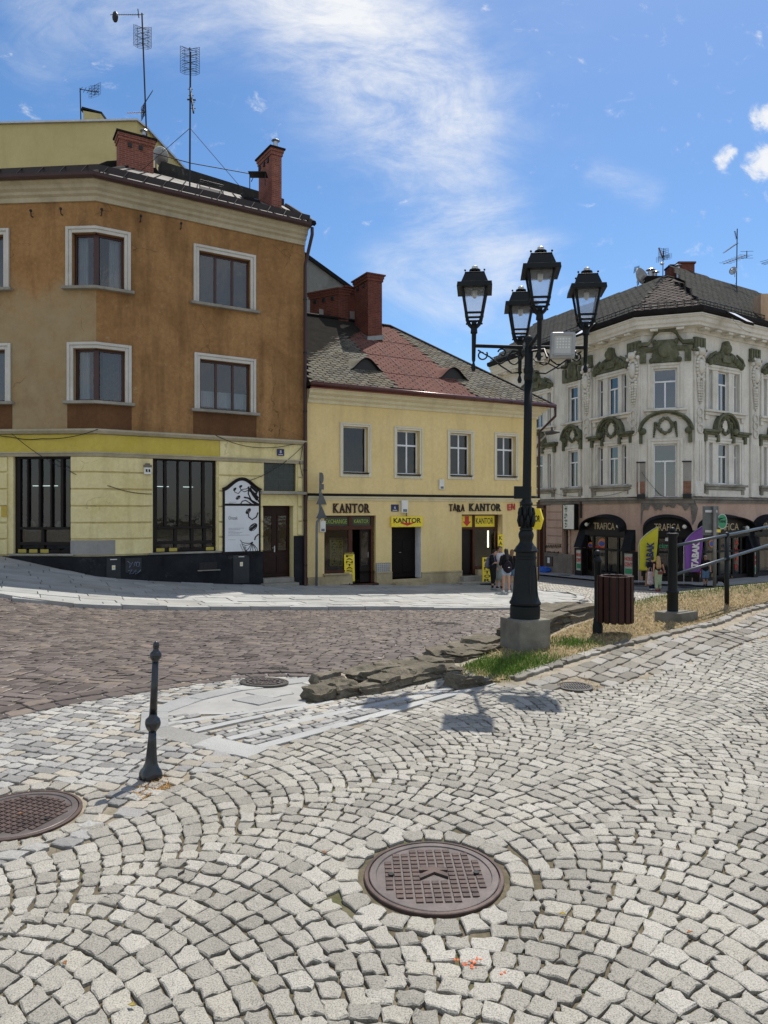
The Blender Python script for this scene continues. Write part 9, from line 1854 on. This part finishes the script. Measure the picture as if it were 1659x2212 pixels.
Yv = 34.3; lv = at(cs(826, 690), Yv); lv.z = gz(lv.x, lv.y)+.03; kv = Yv/F; pv_, Jv = person('person in black tee and navy trousers walking close beside the long haired walker', lv, R(176), 73*kv, dict(el=(-.14, .0, .64), wl=(-.16, -.05, .52), er=(.135, .02, .64), wr=(.15, .0, .49), kl=(-.05, -.04, .285), al=(-.05, -.05, .055), ar=(.055, .05, .06)), M_skin2, [('trousers', M_navy, 1.9), ('shirt', M_blk, .7), ('shoes', M_wshoe)], 'short', M_hdark, slim=1.08)
for i, (x, y, mat, nm, lb) in enumerate(((797, 600, pm('kraft_paper', (.30, .19, .11), .85, 0, .1, .25, 8, .2), 'paper_bag', 'brown paper bag carried by the walker in navy trousers'), (812, 590, pm('printed_plastic', (.50, .42, .47), .4, 0, .4, .5, 14, .2), 'carrier_bag', 'pale printed carrier bag beside the brown paper bag'))):
    p = at(cs(x, y), 34.0-.15*i); t = thing(nm, lb, 'bag', p); q = MB(); q.hexa([(p.x+sx_*w_, p.y+sy_*.07, p.z+z_) for z_, w_ in ((-.36, .15), (.26, .11)) for sx_, sy_ in ((-1, -1), (1, -1), (1, 1), (-1, 1))]); q.build('sack', mat, t, bevel=.02); q = MB(); q.tube([p+Vector((-.08, 0, .25)), p+Vector((-.04, 0, .46)), p+Vector((.04, 0, .46)), p+Vector((.08, 0, .25))], .009, 6); q.build('handle', mat, t)
Ym = 37.2; lm_ = at(cs(1208, 670), Ym); lm_.z = gz(lm_.x, lm_.y)+.15; km = Ym/F; pm_, Jm = person('person with grey hair and glasses in black tee and knee length denim shorts, arms swinging', lm_, R(-22), 66.5*km, dict(el=(-.17, .03, .66), wl=(-.235, .03, .545), er=(.135, .04, .64), wr=(.15, -.04, .53), kl=(-.05, -.03, .285), al=(-.03, -.02, .05), kr=(.05, .0, .285), ar=(.035, .05, .06)), M_skin2, [('shorts', M_denim, 1.0), ('shirt', M_blk, .55), ('shoes', M_bshoe)], 'short', M_hgrey, slim=1.12)
Hm = 66.5*km; t = MB(); hc = Jm['head']
for s in (-1, 1): t.tube([hc+Vector((s*.02*Hm+.014*Hm*math.cos(a), -.057*Hm, .006*Hm+.010*Hm*math.sin(a))) for a in [i*.5236 for i in range(13)]], .0035, 5); t.tube([hc+Vector((s*.034*Hm, -.055*Hm, .008*Hm)), hc+Vector((s*.047*Hm, .0, .006*Hm))], .003, 5)
t.build('glasses', M_black_letter, pm_, local=True)
# dog beside the sign post
Yd = 36.6; ld = at(cs(1318, 655), Yd); ld.z = gz(ld.x, ld.y)+.15; D = thing('dog', 'dark shaggy dog with a tan tail and pale chest beside the road sign post', 'dog', ld); D.rotation_euler = (0, 0, R(-18)); q = MB(); s = 1.12
V_ = lambda x, y, z: Vector((x*s, y*s, z*s))
q.capsule(V_(-.24, 0, .34), V_(.16, 0, .35), .095*s, .125*s, 12); q.ball(V_(.17, 0, .31), (.12*s, .115*s, .15*s), 12, 9); q.capsule(V_(.2, 0, .40), V_(.32, -.02, .50), .08*s, .065*s, 10); q.ball(V_(.36, -.03, .52), (.085*s, .07*s, .07*s), 12, 9); q.capsule(V_(.40, -.04, .50), V_(.49, -.06, .475), .045*s, .03*s, 9)
for y in (-.07, .07): q.capsule(V_(.35, y-.02, .57), V_(.335, y*1.3-.02, .615), .03*s, .012*s, 7); q.capsule(V_(.17, y, .28), V_(.185, y, .15), .048*s, .03*s, 9); q.capsule(V_(.185, y, .15), V_(.17, y, .04), .03*s, .024*s, 8); q.capsule(V_(.17, y, .03), V_(.205, y, .022), .028*s, .022*s, 8); q.capsule(V_(-.23, y, .32), V_(-.17, y, .20), .075*s, .042*s, 9); q.capsule(V_(-.17, y, .20), V_(-.27, y, .11), .038*s, .025*s, 8); q.capsule(V_(-.27, y, .11), V_(-.25, y, .03), .025*s, .022*s, 8); q.capsule(V_(-.25, y, .028), V_(-.215, y, .022), .026*s, .02*s, 8)
q.capsule(V_(-.30, 0, .38), V_(-.38, 0, .50), .035*s, .05*s, 9); q.capsule(V_(-.38, 0, .50), V_(-.34, 0, .62), .05*s, .03*s, 9)
fur = pm('black_fur', (.012, .011, .010), .9, 0, .15, .5, 20, .8, 60); o = skin(q, 'body', [fur, pm('tan_fur', (.22, .14, .065), .9, 0, .1, .3, 20, .8, 60), pm('pale_fur', (.38, .34, .28), .9, 0, .1, .3, 20, .8, 60), M_eye], D, .014, 1, .012)
for p in o.data.polygons:
    c = p.center/s
    if c.x < -.325 and c.z > .44: p.material_index = 1
    elif c.z < .10 or (c.x > .43 and c.z < .50): p.material_index = 1
    elif c.x > .2 and c.z < .36 and abs(c.y) < .09: p.material_index = 2
    elif c.x > .455 and c.z > .487: p.material_index = 3
